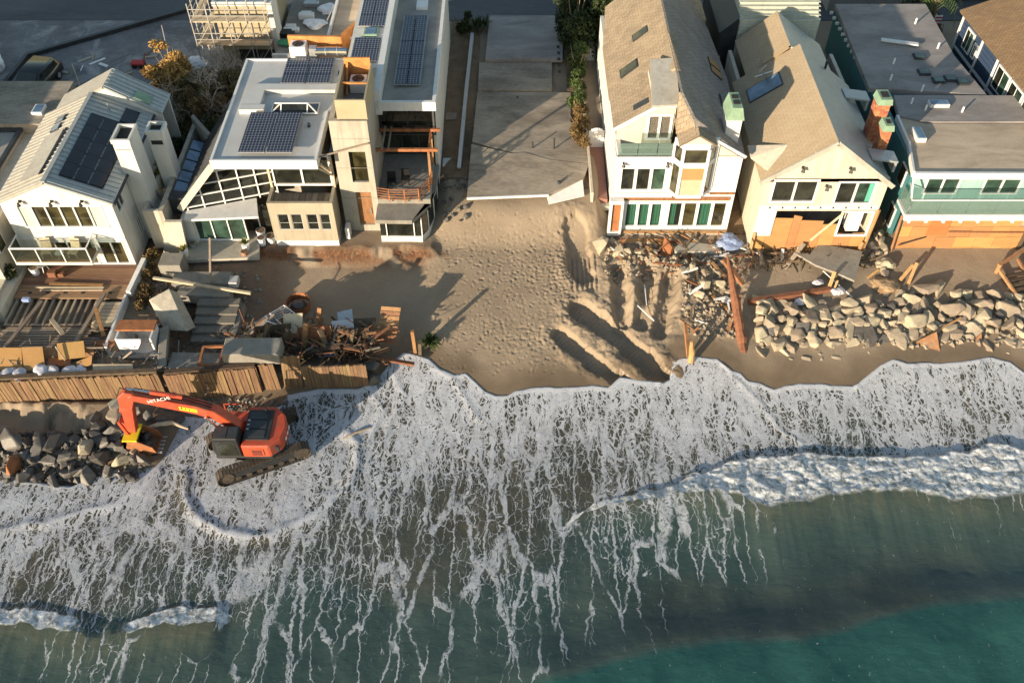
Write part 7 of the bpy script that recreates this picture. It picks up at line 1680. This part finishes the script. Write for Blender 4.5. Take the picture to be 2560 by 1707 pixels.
# upper body faces -X
up = MB().prism([(-1.9, -1.3), (1.2, -1.3), (1.7, -.75), (1.8, 0), (1.7, .75), (1.2, 1.35), (-1.9, 1.35)], 'z', 1.15, 1.35)
up.build('platform', 'exc_black', E_, bevel=.03)
bd = MB().prism([(-.35, -1.36), (1.15, -1.36), (1.75, -.8), (1.92, 0), (1.75, .8), (1.15, 1.4), (-.35, 1.4)], 'z', 1.36, 2.35)
bd.build('engine_housing', 'exc_orange', E_, bevel=.08)
MB().box(-.3, 1.12, -.95, 1.1, 2.352, 2.42).build('engine_hood', 'exc_black', E_, bevel=.02)
for k in range(3): pbox('grille', E_, 'metal_dark', -.15, .85, -.8 + k * .62, -.3 + k * .62, 2.422, 2.45)
for k in range(3): pbox('step_plate', E_, 'metal_grey', -.22, -.08, -.3 + k * .3, -.2 + k * .3, 2.43, 2.47)
MB().box(.05, .85, -1.40, -1.361, 1.55, 2.1).build('side_panel', 'exc_orange', E_, bevel=.01)
for k in range(4): pbox('louvre', E_, 'exc_black', .2, .75, -1.415, -1.402, 1.62 + k * .12, 1.68 + k * .12)
MB().box(1.25, 1.6, -1.12, -1.0, 1.6, 2.0).build('rear_louvre', 'exc_black', E_)
MB().box(-1.85, -.4, .55, 1.33, 1.36, 2.05).build('tool_locker', 'exc_orange', E_, bevel=.06)
MB().tube([(.7, .95, 2.35), (.7, .95, 2.75)], .08, 10).build('exhaust', 'metal_dark', E_)
rl = MB().bar((-1.7, 1.25, 2.05), (-1.7, 1.25, 2.75), .05, .05).bar((-1.7, 1.25, 2.75), (-.5, 1.25, 2.75), .05, .05).bar((-.5, 1.25, 2.75), (-.5, 1.25, 2.05), .05, .05)
rl.build('handrail', 'exc_orange', E_)
# cab on the seaward side
cb_ = MB().prism([(-1.85, 1.36), (-1.95, 1.9), (-1.75, 2.95), (-.45, 2.95), (-.42, 1.36)], 'y', -1.32, -.38).build('cab', 'exc_black', E_, bevel=.05)
MB()._add([(-1.72, -1.335, 1.5), (-.6, -1.335, 1.5), (-.62, -1.335, 2.8), (-1.68, -1.335, 2.8)], [(0, 1, 2, 3)]).build('cab_window', 'glass', cb_)
MB()._add([(-1.93, -1.24, 1.6), (-1.93, -.46, 1.6), (-1.8, -.46, 2.85), (-1.8, -1.24, 2.85)], [(0, 1, 2, 3)]).build('cab_window', 'glass', cb_)
MB().box(-1.7, -1.05, -1.22, -.5, 2.952, 2.99).build('roof_hatch', 'metal_dark', cb_); MB().box(-1.0, -.5, -1.2, -.5, 2.952, 2.98).build('roof_panel', 'metal_dark', cb_)
def arm_plate(name, pts, w, mat, par, y=0.15, bevel=.05):
    return MB().prism(pts, 'y', y - w / 2, y + w / 2).build(name, mat, par, bevel=bevel)
# boom, stick, bucket in the plane of the machine
bm_ = arm_plate('boom', [(-.35, 1.75), (-.55, 2.35), (-1.6, 3.75), (-2.5, 4.25), (-5.75, 5.2), (-6.0, 5.0), (-5.7, 4.7), (-2.6, 3.55), (-1.9, 3.15), (-.7, 1.65)], .62, 'exc_orange', E_)
st_ = arm_plate('stick', [(-5.55, 5.15), (-6.1, 5.35), (-6.55, 4.95), (-6.95, 2.1), (-6.75, 1.75), (-6.45, 1.85), (-6.0, 4.0), (-5.75, 4.6)], .46, 'exc_orange', E_)
def cyl(name, p0, p1, r0, par):
    p0, p1 = Vector(p0), Vector(p1); mid = p0.lerp(p1, .58)
    c_ = MB().tube([p0, mid], r0, 12).build(name, 'exc_orange', par); MB().tube([mid, p1], r0 * .55, 10).build('piston_rod', 'chrome', c_)
cyl('boom_cylinder', (-1.1, -.28, 1.5), (-2.2, -.28, 3.5), .13, E_); cyl('boom_cylinder', (-1.1, .58, 1.5), (-2.2, .58, 3.5), .13, E_)
cyl('stick_cylinder', (-3.2, .15, 4.75), (-5.95, .15, 5.45), .13, E_); cyl('bucket_cylinder', (-6.35, .15, 4.7), (-7.2, .15, 2.7), .11, E_)
pbar('linkage', E_, 'exc_orange', (-7.2, .0, 2.75), (-7.0, .0, 1.5), .12, .16); pbar('linkage', E_, 'exc_orange', (-7.2, .3, 2.75), (-7.0, .3, 1.5), .12, .16); pbar('linkage', E_, 'exc_orange', (-6.6, .15, 2.3), (-7.2, .15, 2.75), .3, .12)
bk = MB(); w = .62
prof = [(-7.15, 1.55), (-7.35, 1.0), (-7.25, .45), (-6.8, .18), (-6.2, .15), (-5.6, .38)]
inn = [(-7.0, 1.45), (-7.18, 1.0), (-7.1, .58), (-6.74, .32), (-6.2, .28), (-5.64, .46)]
for a, b2 in ((-w, -w + .06), (w - .06, w)): bk.prism([*prof, (-5.75, 1.0), (-6.4, 1.5)], 'y', .15 + a, .15 + b2)
for k in range(5):
    bk._add([(prof[k][0], .15 - w, prof[k][1]), (prof[k + 1][0], .15 - w, prof[k + 1][1]), (prof[k + 1][0], .15 + w, prof[k + 1][1]), (prof[k][0], .15 + w, prof[k][1]), (inn[k][0], .15 - w, inn[k][1]), (inn[k + 1][0], .15 - w, inn[k + 1][1]), (inn[k + 1][0], .15 + w, inn[k + 1][1]), (inn[k][0], .15 + w, inn[k][1])],
            [(0, 1, 2, 3), (7, 6, 5, 4), (0, 4, 5, 1), (2, 6, 7, 3), (0, 3, 7, 4), (1, 5, 6, 2)])
bk = bk.build('bucket', 'rust', E_)
MB().box(-7.25, -6.45, -.45, .75, 1.5, 1.62).build('bucket_guard', 'exc_yellow', bk)
for k in range(5): pbar('tooth', bk, 'metal_grey', (-5.62, -.38 + k * .265, .42), (-5.35, -.38 + k * .265, .46), .1, .07)
# lettering band along the boom, yellow plate
def boom_text(body, x0, size, mat):
    cu = bpy.data.curves.new('lettering', 'FONT'); cu.body = body; cu.size = size; cu.extrude = .004
    o = bpy.data.objects.new('lettering', cu); col.objects.link(o)
    dg = bpy.context.evaluated_depsgraph_get(); me = bpy.data.meshes.new_from_object(o.evaluated_get(dg)); bpy.data.objects.remove(o)
    me.materials.clear(); me.materials.append(M[mat]); o = bpy.data.objects.new('lettering', me); col.objects.link(o); o.parent = bm_
    an = math.atan2(-(5.0 - 4.05), 3.3); z0 = 3.92 + (-(x0) - 2.6) * .29
    o.matrix_local = Matrix.Translation((x0, .15 - .32, z0)) @ Matrix.Rotation(-an * -1, 4, 'Y') @ Matrix.Rotation(R(90), 4, 'X')
    return o
boom_text('HITACHI', -4.95, .34, 'decal_white'); 
MB()._add([(-3.45, -.165, 4.05), (-2.55, -.165, 3.78), (-2.55, -.165, 4.06), (-3.45, -.165, 4.33)], [(0, 1, 2, 3)]).build('name_plate', 'exc_yellow', bm_)
for k, (w_, h_) in enumerate(((.07, .17), (.06, .12), (.09, .08), (.12, .05))):
    x_ = -3.35 + k * .19; z_ = 4.16 - (x_ + 3.35) * .3
    MB()._add([(x_, -.172, z_ - .05), (x_ + w_, -.172, z_ - .05 - w_ * .3), (x_ + w_, -.172, z_ - .05 + h_ - w_ * .3), (x_, -.172, z_ - .05 + h_)], [(0, 1, 2, 3)]).build('plate_mark', 'exc_black', bm_)
# driftwood
log('driftwood', 'long curved driftwood branch lying behind the bucket', [(-21.0, 31.2, .9), (-20.2, 31.6, 1.0), (-19.4, 31.7, 1.0), (-18.5, 31.5, .7)], [.1, .14, .12, .06], 'wood_pale', 'driftwood')
log('driftwood', 'driftwood branch floating in the foam right of the excavator', [(-9.7, 31.2, .12), (-9.0, 31.6, .2), (-8.2, 32.0, .15)], [.06, .09, .04], 'wood_grey', 'driftwood')
log('driftwood', 'thin dark stick in the foam above the excavator', [(-11.2, 33.1, .12), (-10.2, 33.5, .2), (-9.0, 33.7, .15)], [.04, .07, .04], 'wood_dark', 'driftwood')

# hoses along boom and stick
for y_ in (-.05, .12, .3): MB().tube([(-.9, y_, 2.5), (-1.9, y_, 3.95), (-3.2, y_, 4.6), (-5.6, y_, 5.32)], .03, 6).build('hose', 'rubber', bm_)
MB().tube([(-5.5, .0, 5.3), (-6.2, .0, 5.7), (-6.6, .0, 4.9)], .03, 6).build('hose', 'rubber', st_)
for k in range(3): pbox('rear_mark', E_, 'decal_white', 1.86 + .02 * k, 1.90 + .02 * k, -.5 + k * .35, -.3 + k * .35, 1.75, 1.9)
# wreckage and rubble under the right-hand houses
rw = random.Random(33)
for k in range(64):
    if k < 30: x, y, pl = rw.uniform(6.8, 14.6), rw.uniform(43.6, 46.0), 'under the white shingled house'
    elif k < 50: x, y, pl = rw.uniform(15.5, 23.2), rw.uniform(43.9, 45.0), 'at the foot of the cream gabled house'
    else: x, y, pl = rw.uniform(10.8, 14.2), rw.uniform(38.2, 43.2), 'on the slope left of the leaning log'
    z = float(ground(x, y)) + .12; L = rw.uniform(.4, 1.5); a = rw.uniform(0, 3.14)
    mt = rw.choice(('wood_dark', 'wood_rust', 'wood_grey', 'wood_warm', 'paint_white', 'wood_dark'))
    board('broken_board', 'broken %s board %s' % ({'wood_dark': 'dark', 'wood_rust': 'reddish', 'wood_grey': 'grey', 'wood_warm': 'orange', 'paint_white': 'white'}[mt], pl), mt, (x, y, z), (x + L * math.cos(a), y + L * math.sin(a), z + rw.uniform(0, .45)), rw.uniform(.08, .2), .06, 'broken boards below the right hand houses', 'board')
for k in range(60):
    if k < 34: x, y, pl = rw.uniform(6.2, 14.4), rw.uniform(43.2, 45.6), 'below the white shingled house'
    else: x, y, pl = rw.uniform(10.9, 14.2), rw.uniform(38.8, 43.4), 'on the slope left of the leaning log'
    r = rw.uniform(.12, .34); mt = rw.choice(('rock', 'rock', 'rock_dark', 'concrete'))
    put_rock(x, y, float(ground(x, y)) + r * .25, r, mt, '%s %s rubble stone %s' % ('small' if r < .22 else 'medium', {'rock': 'tan', 'rock_dark': 'dark', 'concrete': 'grey'}[mt], pl), 'rubble stones below the white shingled house', 3000 + k)
# ================================================================== trees and shrubs
def leaves(c_list, n, size, seed, stretch=1.0):
    """leaf faces spread through a set of clump ellipsoids (x, y, z, rx, ry, rz)"""
    r_ = np.random.RandomState(seed); b = MB()
    vol = np.array([c[3] * c[4] * c[5] for c in c_list]); pick = r_.choice(len(c_list), n, p=vol / vol.sum())
    d = r_.randn(n, 3); d /= np.linalg.norm(d, axis=1)[:, None]; rad = r_.rand(n) ** .45
    C = np.array(c_list); P = C[pick, :3] + d * rad[:, None] * C[pick, 3:]
    a = r_.randn(n, 3); a /= np.linalg.norm(a, axis=1)[:, None]; e = r_.randn(n, 3); e -= a * (a * e).sum(1)[:, None]; e /= np.linalg.norm(e, axis=1)[:, None]
    s = size * (.6 + .8 * r_.rand(n))[:, None]
    v = np.stack([P - a * s * stretch, P + e * s * .5, P + a * s * stretch, P - e * s * .5], 1).reshape(-1, 3)
    b.v = [tuple(p) for p in v]; b.f = [(4 * k, 4 * k + 1, 4 * k + 2, 4 * k + 3) for k in range(n)]
    return b
def leaf_build(b, name, mat, parent):
    me = bpy.data.meshes.new(name); me.from_pydata(b.v, [], b.f); me.materials.append(M[mat])
    o = bpy.data.objects.new(name, me); col.objects.link(o); o.parent = parent; return o
def branch(b, p, d, L, r, depth, r_, spread=.6, up=.1):
    pts = [p]; q = p.copy(); dd = d.copy(); n = 4
    for k in range(n):
        dd = (dd + Vector((r_.gauss(0, .2), r_.gauss(0, .2), r_.gauss(0, .16) + up * .3))).normalized(); q = q + dd * L / n; pts.append(q.copy())
    b.tube(pts, [r * (1 - .45 * k / n) for k in range(n + 1)], 5 if depth > 1 else 4, caps=False)
    tips = [q]
    if depth > 0:
        tips = []
        for k in range(r_.choice((2, 3, 3))):
            nd = (dd + Vector((r_.gauss(0, spread), r_.gauss(0, spread), r_.gauss(0, spread * .7) + up))).normalized()
            tips += branch(b, pts[r_.choice((2, 3, 4))], nd, L * r_.uniform(.6, .85), r * .55, depth - 1, r_, spread, up)
    return tips
def bare_tree(x, y, z, label, seed, L=1.6, r=.16, depth=5, mat='bark_pale', n0=4, name='bare_tree'):
    t_ = thing(name, label, 'tree', None, (x, y, z)); r_ = random.Random(seed)
    b = MB(); b.tube([(0, 0, -.3), (0, 0, .5)], [r * 1.5, r * 1.2], 7, caps=False); b.build('trunk', mat, t_)
    c = MB()
    for k in range(n0):
        a = k * 6.28 / n0 + r_.uniform(-.4, .4); branch(c, Vector((0, 0, .4)), Vector((math.cos(a) * .7, math.sin(a) * .7, .9)).normalized(), L, r * .8, depth - 1, r_, .7, .05)
    c.build('crown', mat, t_)
    return t_
def tree(x, y, z, label, clumps, n, size, mat, seed, name='tree', h=1.5, r=.12, cat='tree', bark='bark', stretch=1.0):
    t_ = thing(name, label, cat, None, (x, y, z)); r_ = random.Random(seed)
    b = MB(); b.tube([(0, 0, -.2), (.05, 0, h * .5), (0, .05, h)], [r * 1.3, r, r * .7], 7)
    for k in range(5):
        a = k * 1.26; b.tube([(0, 0, h * .6), (math.cos(a) * .5, math.sin(a) * .5, h * 1.2), (math.cos(a) * .8, math.sin(a) * .8, h * 1.7)], [r * .6, r * .4, r * .15], 5)
    b.build('trunk', bark, t_)
    leaf_build(leaves(clumps, n, size, seed, stretch), 'crown', mat, t_)
    return t_
rr_ = random.Random(9)
def clumps(n, rx, ry, z0, z1, s0, s1): return [(rr_.uniform(-rx, rx), rr_.uniform(-ry, ry), rr_.uniform(z0, z1), *(rr_.uniform(s0, s1) for _ in range(3))) for _ in range(n)]
tree(-25.0, 60.0, 3.9, 'orange brown feathery tree beside the grey lot', clumps(22, 1.5, 1.6, .6, 3.6, .45, .9), 8000, .10, 'leaf_orange', 1, h=2.2, stretch=1.6)
tree(-24.2, 58.6, 3.7, 'olive tan shrub in front of the orange tree', clumps(14, 1.4, 1.2, .3, 2.6, .4, .75), 5200, .09, 'leaf_olive', 2, 'shrub', 1.2, cat='shrub', stretch=1.6)
bare_tree(-22.6, 58.2, 3.0, 'large bare pale tree with twisted branches behind the concrete house', 4, 1.9, .26, 6, n0=7)
bare_tree(-20.6, 57.8, 3.0, 'bare pale tree right of the twisted one, against the white roof', 6, 1.6, .22, 6, n0=6)
bare_tree(-21.5, 60.6, 3.2, 'bare tangled tree in front of the scaffolding', 8, 1.7, .22, 6, n0=6)
tree(-24.0, 55.8, 3.2, 'dark green shrub behind the second white chimney', clumps(9, .9, 1.2, .6, 2.2, .4, .75), 3000, .11, 'leaf', 3, 'shrub', 1.4, cat='shrub')
tree(-23.2, 53.0, 2.9, 'dark green bush filling the gap behind the spiky shrub', clumps(9, .8, 1.6, .4, 1.9, .4, .7), 2800, .11, 'leaf_dark', 5, 'shrub', 1.2, cat='shrub')
tree(-22.6, 51.0, 2.6, 'reddish brown dry bush beside the concrete flank wall', clumps(6, .5, 1.0, .3, 1.6, .3, .5), 1400, .1, 'leaf_brown', 6, 'shrub', 1.0, cat='shrub')
for k, (x, y, z, lab) in enumerate(((-23.2, 43.6, 2.3, 'brown dry hedge between the two left houses, nearest the planter'), (-23.1, 42.5, 2.2, 'brown dry hedge between the two left houses, middle clump'), (-23.0, 41.2, 2.0, 'brown dry hedge between the two left houses, above the fallen pole'), (-22.9, 40.0, 1.9, 'brown dry hedge between the two left houses, beside the tipped pier'))):
    tree(x, y, z, lab, clumps(6, .25, .5, .0, .7, .25, .42), 1000, .08, 'leaf_brown', 20 + k, 'hedge_clump', .4, .05, 'hedge')
tree(-31.6, 41.6, 2.9, 'round dark shrub in the cream planter at the left edge', clumps(8, .35, .35, .2, .8, .3, .45), 1200, .09, 'leaf_dark', 30, 'shrub', .5, .06, 'shrub')
for k, (x, y, z, n, c_, lab) in enumerate(((-22.8, 57.6, 3.2, 5600, 'leaf_olive', 'olive brown bush growing round the twisted bare tree'), (-21.2, 59.2, 3.4, 4600, 'leaf_olive', 'brown bush below the scaffolding'), (-21.9, 55.6, 3.0, 2600, 'leaf_brown', 'brown bush against the concrete rear wall'), (-20.3, 55.2, 3.0, 2200, 'leaf_dark', 'dark bush beside the white flat roof'))):
    tree(x, y, z, lab, clumps(16, 1.2, 1.3, .3, 3.4, .4, .75), n, .085, c_, 60 + k, 'shrub', 1.6, cat='shrub', stretch=1.7)
# tall hedge row and ivy strip by the brick alley
tree(4.9, 66.5, 3.9, 'tall dark evergreen hedge at the top centre, left clump', clumps(16, .8, 2.2, .5, 4.6, .7, 1.1), 9000, .13, 'leaf_dark', 31, 'hedge_tree', 3, cat='hedge')
tree(6.7, 67.5, 3.9, 'tall dark evergreen hedge at the top centre, right clump', clumps(16, .9, 2.6, .5, 4.8, .7, 1.1), 9000, .13, 'leaf_dark', 32, 'hedge_tree', 3, cat='hedge')
tree(5.1, 63.2, 3.6, 'bright green shrub at the front of the tall hedge', clumps(8, .5, .9, .4, 2.4, .4, .6), 2400, .11, 'leaf', 33, 'shrub', 1.5, cat='shrub')
for k in range(4):
    tree(4.75 + .06 * k, 54.2 + k * 2.3, 3.2, 'brown green ivy hedge beside the brick alley, %s clump from the sea' % ('first', 'second', 'third', 'fourth')[k], clumps(12, .4, 1.2, .1, 2.0, .35, .5), 3600, .09, 'leaf_brown' if k < 2 else 'leaf', 40 + k, 'ivy_hedge', .8, .06, 'hedge')
tree(-4.1, 69.5, 3.9, 'dark shrub at the top of the walkway beside the concrete house', clumps(6, .6, .8, .2, 1.5, .3, .5), 1500, .1, 'leaf_dark', 50, 'shrub', .8, cat='shrub')
tree(32.3, 61.0, 3.9, 'dark shrub between the teal roof and the navy house', clumps(8, .7, 1.6, .2, 1.4, .35, .6), 1800, .1, 'leaf_dark', 51, 'shrub', .8, cat='shrub')
tree(33.6, 69.5, 3.9, 'green shrub beside the palm trunk at the top right', clumps(8, 1.4, .8, .2, 1.6, .4, .6), 1800, .11, 'leaf', 52, 'shrub', .8, cat='shrub')
def rosette(b, c, n, L, w, r_, droop=.25, lo=-.1):
    for k in range(n):
        a = r_.uniform(0, 6.28); e = r_.uniform(lo, 1.35); d = Vector((math.cos(a) * math.cos(e), math.sin(a) * math.cos(e), math.sin(e))); s = d.cross(Vector((0, 0, 1)))
        s = (s.normalized() if s.length > .01 else Vector((1, 0, 0))) * w; l = L * r_.uniform(.7, 1.1); m_ = c + d * l * .55; t2 = c + d * l - Vector((0, 0, droop * l * math.cos(e)))
        b._add([c - s * .3, m_ - s, t2, m_ + s, c + s * .3], [(0, 1, 2, 3, 4)])
def yucca(x, y, z, label, stems, n, L, mat, seed, name='yucca', cat='yucca'):
    t_ = thing(name, label, cat, None, (x, y, z)); r_ = random.Random(seed); b = MB(); f = MB()
    for (sx, sy, sz) in stems:
        b.tube([(0, 0, 0), (sx * .4, sy * .4, sz * .5), (sx, sy, sz)], [.1, .08, .06], 6); rosette(f, Vector((sx, sy, sz)), n, L, .05, r_)
    b.build('trunk', 'bark', t_); leaf_build(f, 'leaves', mat, t_); return t_
yucca(-23.2, 48.9, 4.7, 'spiky yellow green dragon tree in the concrete planter', [(0, 0, .9), (.35, .2, .6), (-.35, .1, .5), (.1, -.4, .4), (-.1, .45, 1.1), (-.4, -.35, .25)], 40, .5, 'leaf_yellow', 1, 'dragon_tree')
yucca(-22.75, 46.9, 4.7, 'small leafless spiky plant with forked tips in the planter', [(.1, 0, .9), (-.3, .1, .7), (.35, .05, .75)], 7, .25, 'leaf_orange', 2, 'spiky_plant', 'plant')
yucca(-2.6, 69.6, 4.0, 'dark spiky yucca at the top centre beside the cracked roof', [(0, 0, .4), (.4, .3, .3), (-.4, .2, .3)], 46, 1.1, 'leaf_dark', 3)
yucca(-5.1, 37.75, .8, 'uprooted green palm crown on the sand by the rusty posts', [(0, 0, .35), (.15, .1, .3)], 60, .75, 'leaf', 4, 'uprooted_palm', 'palm')
p_ = thing('palm_tree', 'shaggy palm tree at the top right beside the teal house', 'palm', None, (33.2, 68.6, 3.9)); r_ = random.Random(3)
MB().tube([(0, 0, 0), (.1, 0, 2), (0, 0, 4.2)], [.45, .55, .6], 12).build('trunk', 'bark', p_)
f = MB()
for k in range(26):
    a = r_.uniform(0, 6.28); e = r_.uniform(-.3, 1.2); pp_ = []
    for j in range(7):
        u = j / 6; pp_.append(Vector((math.cos(a) * math.cos(e) * 2.4 * u, math.sin(a) * math.cos(e) * 2.4 * u, 4.2 + math.sin(e) * 2.2 * u - 1.6 * u * u)))
    for j in range(6):
        d = (pp_[j + 1] - pp_[j]); s = d.cross(Vector((0, 0, 1))).normalized()
        for sg in (-1, 1):
            for q in (0, .5):
                b0 = pp_[j] + d * q; tip = b0 + s * sg * .55 + d * .6 - Vector((0, 0, .25)); f._add([b0, b0 + d * .25, tip], [(0, 1, 2)])
leaf_build(f, 'fronds', 'leaf', p_)
f = MB()
for k in range(70):
    a = r_.uniform(0, 6.28); z0 = r_.uniform(1.8, 4.0); c = Vector((math.cos(a) * .5, math.sin(a) * .5, z0)); s = Vector((-math.sin(a), math.cos(a), 0)) * .12
    f._add([c - s, c + s, c + Vector((math.cos(a) * .35, math.sin(a) * .35, -1.1))], [(0, 1, 2)])
leaf_build(f, 'dead_fronds', 'leaf_dry', p_)

# ------------------------------------------------------------------ lot clutter at the top left
kb = thing('low_kerb_wall', 'dark low wall running diagonally across the grey lot at the top left', 'wall')
for p0, p1 in (((-38.9, 59.0, 4.15), (-38.4, 65.6, 4.15)), ((-38.4, 65.6, 4.15), (-27.3, 72.9, 4.15))): pbar('wall_run', kb, 'metal_dark', p0, p1, .3, .35)
t_ = thing('white_bag', 'big white bulk bag at the left edge of the grey lot', 'bag', None, (-40.2, 63.6, 4.0))
o = bpy.data.objects.new('sack', blob((0, 0, 0), .9, 5, 3, .3, (1, 1, .9), 'plastic_white', True)); col.objects.link(o); o.parent = t_; o.location = (0, 0, .6)
board('lot_pole', 'thin pole standing on the lot behind the left house', 'wood_pale', (-32.5, 60.6, 3.9), (-33.2, 62.0, 5.6), .07, .07, cat='pole')
board('lot_pole', 'tall thin pole beside the orange tree', 'steel_scaff', (-25.9, 62.0, 3.9), (-27.0, 65.5, 6.8), .06, .06, cat='pole')
t_ = thing('hand_cart', 'small red cart standing on the grey lot', 'cart', None, (-29.2, 64.2, 4.0))
MB().box(-.5, .5, -.3, .3, .3, .45).build('tray', 'cloth_red', t_); pbar('handle', t_, 'cloth_red', (.45, 0, .4), (.8, 0, 1.2), .06, .06)
for s_ in (-.3, .3): MB().tube([(s_, -.35, .17), (s_, .35, .17)], .17, 10).build('wheel', 'rubber', t_)
for k in range(18):
    x, y = rnd.uniform(-35, -26), rnd.uniform(60, 66)
    L = rnd.uniform(.4, 1.4); a = rnd.uniform(0, 3.14)
    board('lot_scrap', 'pale scrap lying on the grey lot %s' % ('near the black car' if x < -32 else 'near the red cart' if x < -28.5 else 'near the orange tree'), rnd.choice(('metal_white', 'wood_pale', 'concrete_pale', 'wood_grey')), (x, y, 4.02), (x + L * math.cos(a), y + L * math.sin(a), 4.04), rnd.uniform(.06, .3), .05, 'scraps on the grey lot', 'scrap')
o = bpy.data.objects.new('plastic_sheeting', blob((0, 0, 0), .9, 61, 3, .7, (1, .8, .5), 'plastic_white', True)); col.objects.link(o); o.location = (-24.0, 62.9, 5.0); tag(o, 'white plastic sheeting hanging beside the scaffolding', 'plastic sheet')

# ================================================================== uncountable small litter
lt = random.Random(77)
def stuff(o, label, cat):
    o['kind'] = 'stuff'; o['label'] = label; o['category'] = cat; return o
def splinters(name, mat, n, area, label, cat, z0=.05, zr=.9, lmin=.25, lmax=1.1):
    b = MB()
    for _ in range(n):
        x, y = area(lt); z = float(ground(x, y)) + z0 + lt.random() ** 2 * zr
        a = lt.uniform(0, 6.28); e = lt.gauss(0, .35); L = lt.uniform(lmin, lmax)
        d = Vector((math.cos(a) * math.cos(e), math.sin(a) * math.cos(e), math.sin(e))) * L
        b.bar((x, y, z), Vector((x, y, z)) + d, lt.uniform(.03, .11), lt.uniform(.02, .05), lt.uniform(0, 3))
    return stuff(b.build(name, mat, None), label, cat)
pile = lambda r: (lambda x: (x, 36.0 + r.random() * 2.6 - abs(x + 12) * .1))(r.uniform(-16.6, -8.2))
splinters('wood_splinters', 'wood_dark', 420, pile, 'dark broken wood splinters filling the debris pile', 'splinters', .1, 1.3)
splinters('wood_splinters', 'wood_rust', 240, pile, 'reddish broken wood splinters filling the debris pile', 'splinters', .2, 1.4)
splinters('wood_splinters', 'wood_grey', 150, lambda r: (r.uniform(-30.5, -17.2), r.uniform(34.3, 36.4)), 'grey wood splinters lying behind the bulkhead', 'splinters', .3, .5)
splinters('wood_splinters', 'wood_dark', 160, lambda r: (r.uniform(-23.0, -17.0), r.uniform(36.5, 42.5)), 'dark wood splinters scattered round the concrete steps', 'splinters', .05, .6)
splinters('wood_splinters', 'wood_rust', 90, lambda r: (r.uniform(6.6, 15.0), r.uniform(43.0, 46.2)), 'reddish wood splinters under the white shingled house', 'splinters', .05, .4)
splinters('wood_splinters', 'wood_dark', 160, lambda r: (r.uniform(15.4, 23.4), r.uniform(43.6, 45.0)), 'dark wood splinters along the foot of the cream house', 'splinters', .05, .3)
def gravel(name, mat, n, area, rmin, rmax, label, lift=0.0):
    b = MB()
    for _ in range(n):
        x, y = area(lt); r = lt.uniform(rmin, rmax); z = max(float(ground(x, y)), -.05) + lift + r * .3
        q = [Vector(v) * r * lt.uniform(.7, 1.25) for v in ((1, 0, 0), (0, 1, 0), (-1, 0, 0), (0, -1, 0), (.1, .1, .8), (.1, 0, -.8))]
        a = lt.uniform(0, 6.28); m_ = Matrix.Rotation(a, 3, 'Z') @ Matrix.Rotation(lt.uniform(-.6, .6), 3, 'X')
        b._add([m_ @ v + Vector((x, y, z)) for v in q], [(0, 1, 4), (1, 2, 4), (2, 3, 4), (3, 0, 4), (1, 0, 5), (2, 1, 5), (3, 2, 5), (0, 3, 5)])
    return stuff(b.build(name, mat, None), label, 'gravel')
gravel('rubble_gravel', 'rock', 380, lambda r: (r.uniform(15.2, 34.2), r.uniform(37.6, 40.9)), .08, .24, 'small stones filling the gaps of the right riprap')
gravel('rubble_gravel', 'rock_dark', 500, lambda r: (r.uniform(-30.8, -20.6), r.uniform(28.4, 31.6)), .1, .28, 'small dark stones filling the gaps of the left boulder heap')
gravel('rubble_gravel', 'rock', 420, lambda r: (r.uniform(6.0, 14.6), r.uniform(42.8, 45.8)), .06, .2, 'small stones and rubble below the white shingled house')
gravel('rubble_gravel', 'rock', 260, lambda r: (r.uniform(10.8, 14.3), r.uniform(38.2, 43.0)), .06, .2, 'small stones on the slope left of the leaning log')
gravel('rubble_gravel', 'rock_dark', 260, lambda r: (r.uniform(-20.4, -13.2), r.uniform(32.9, 34.1)), .05, .16, 'dark pebbles on the sand between bulkhead and excavator')
gravel('rubble_gravel', 'concrete', 200, lambda r: (r.uniform(-23, -16), r.uniform(36.5, 43)), .05, .18, 'grey rubble lying round the concrete steps')
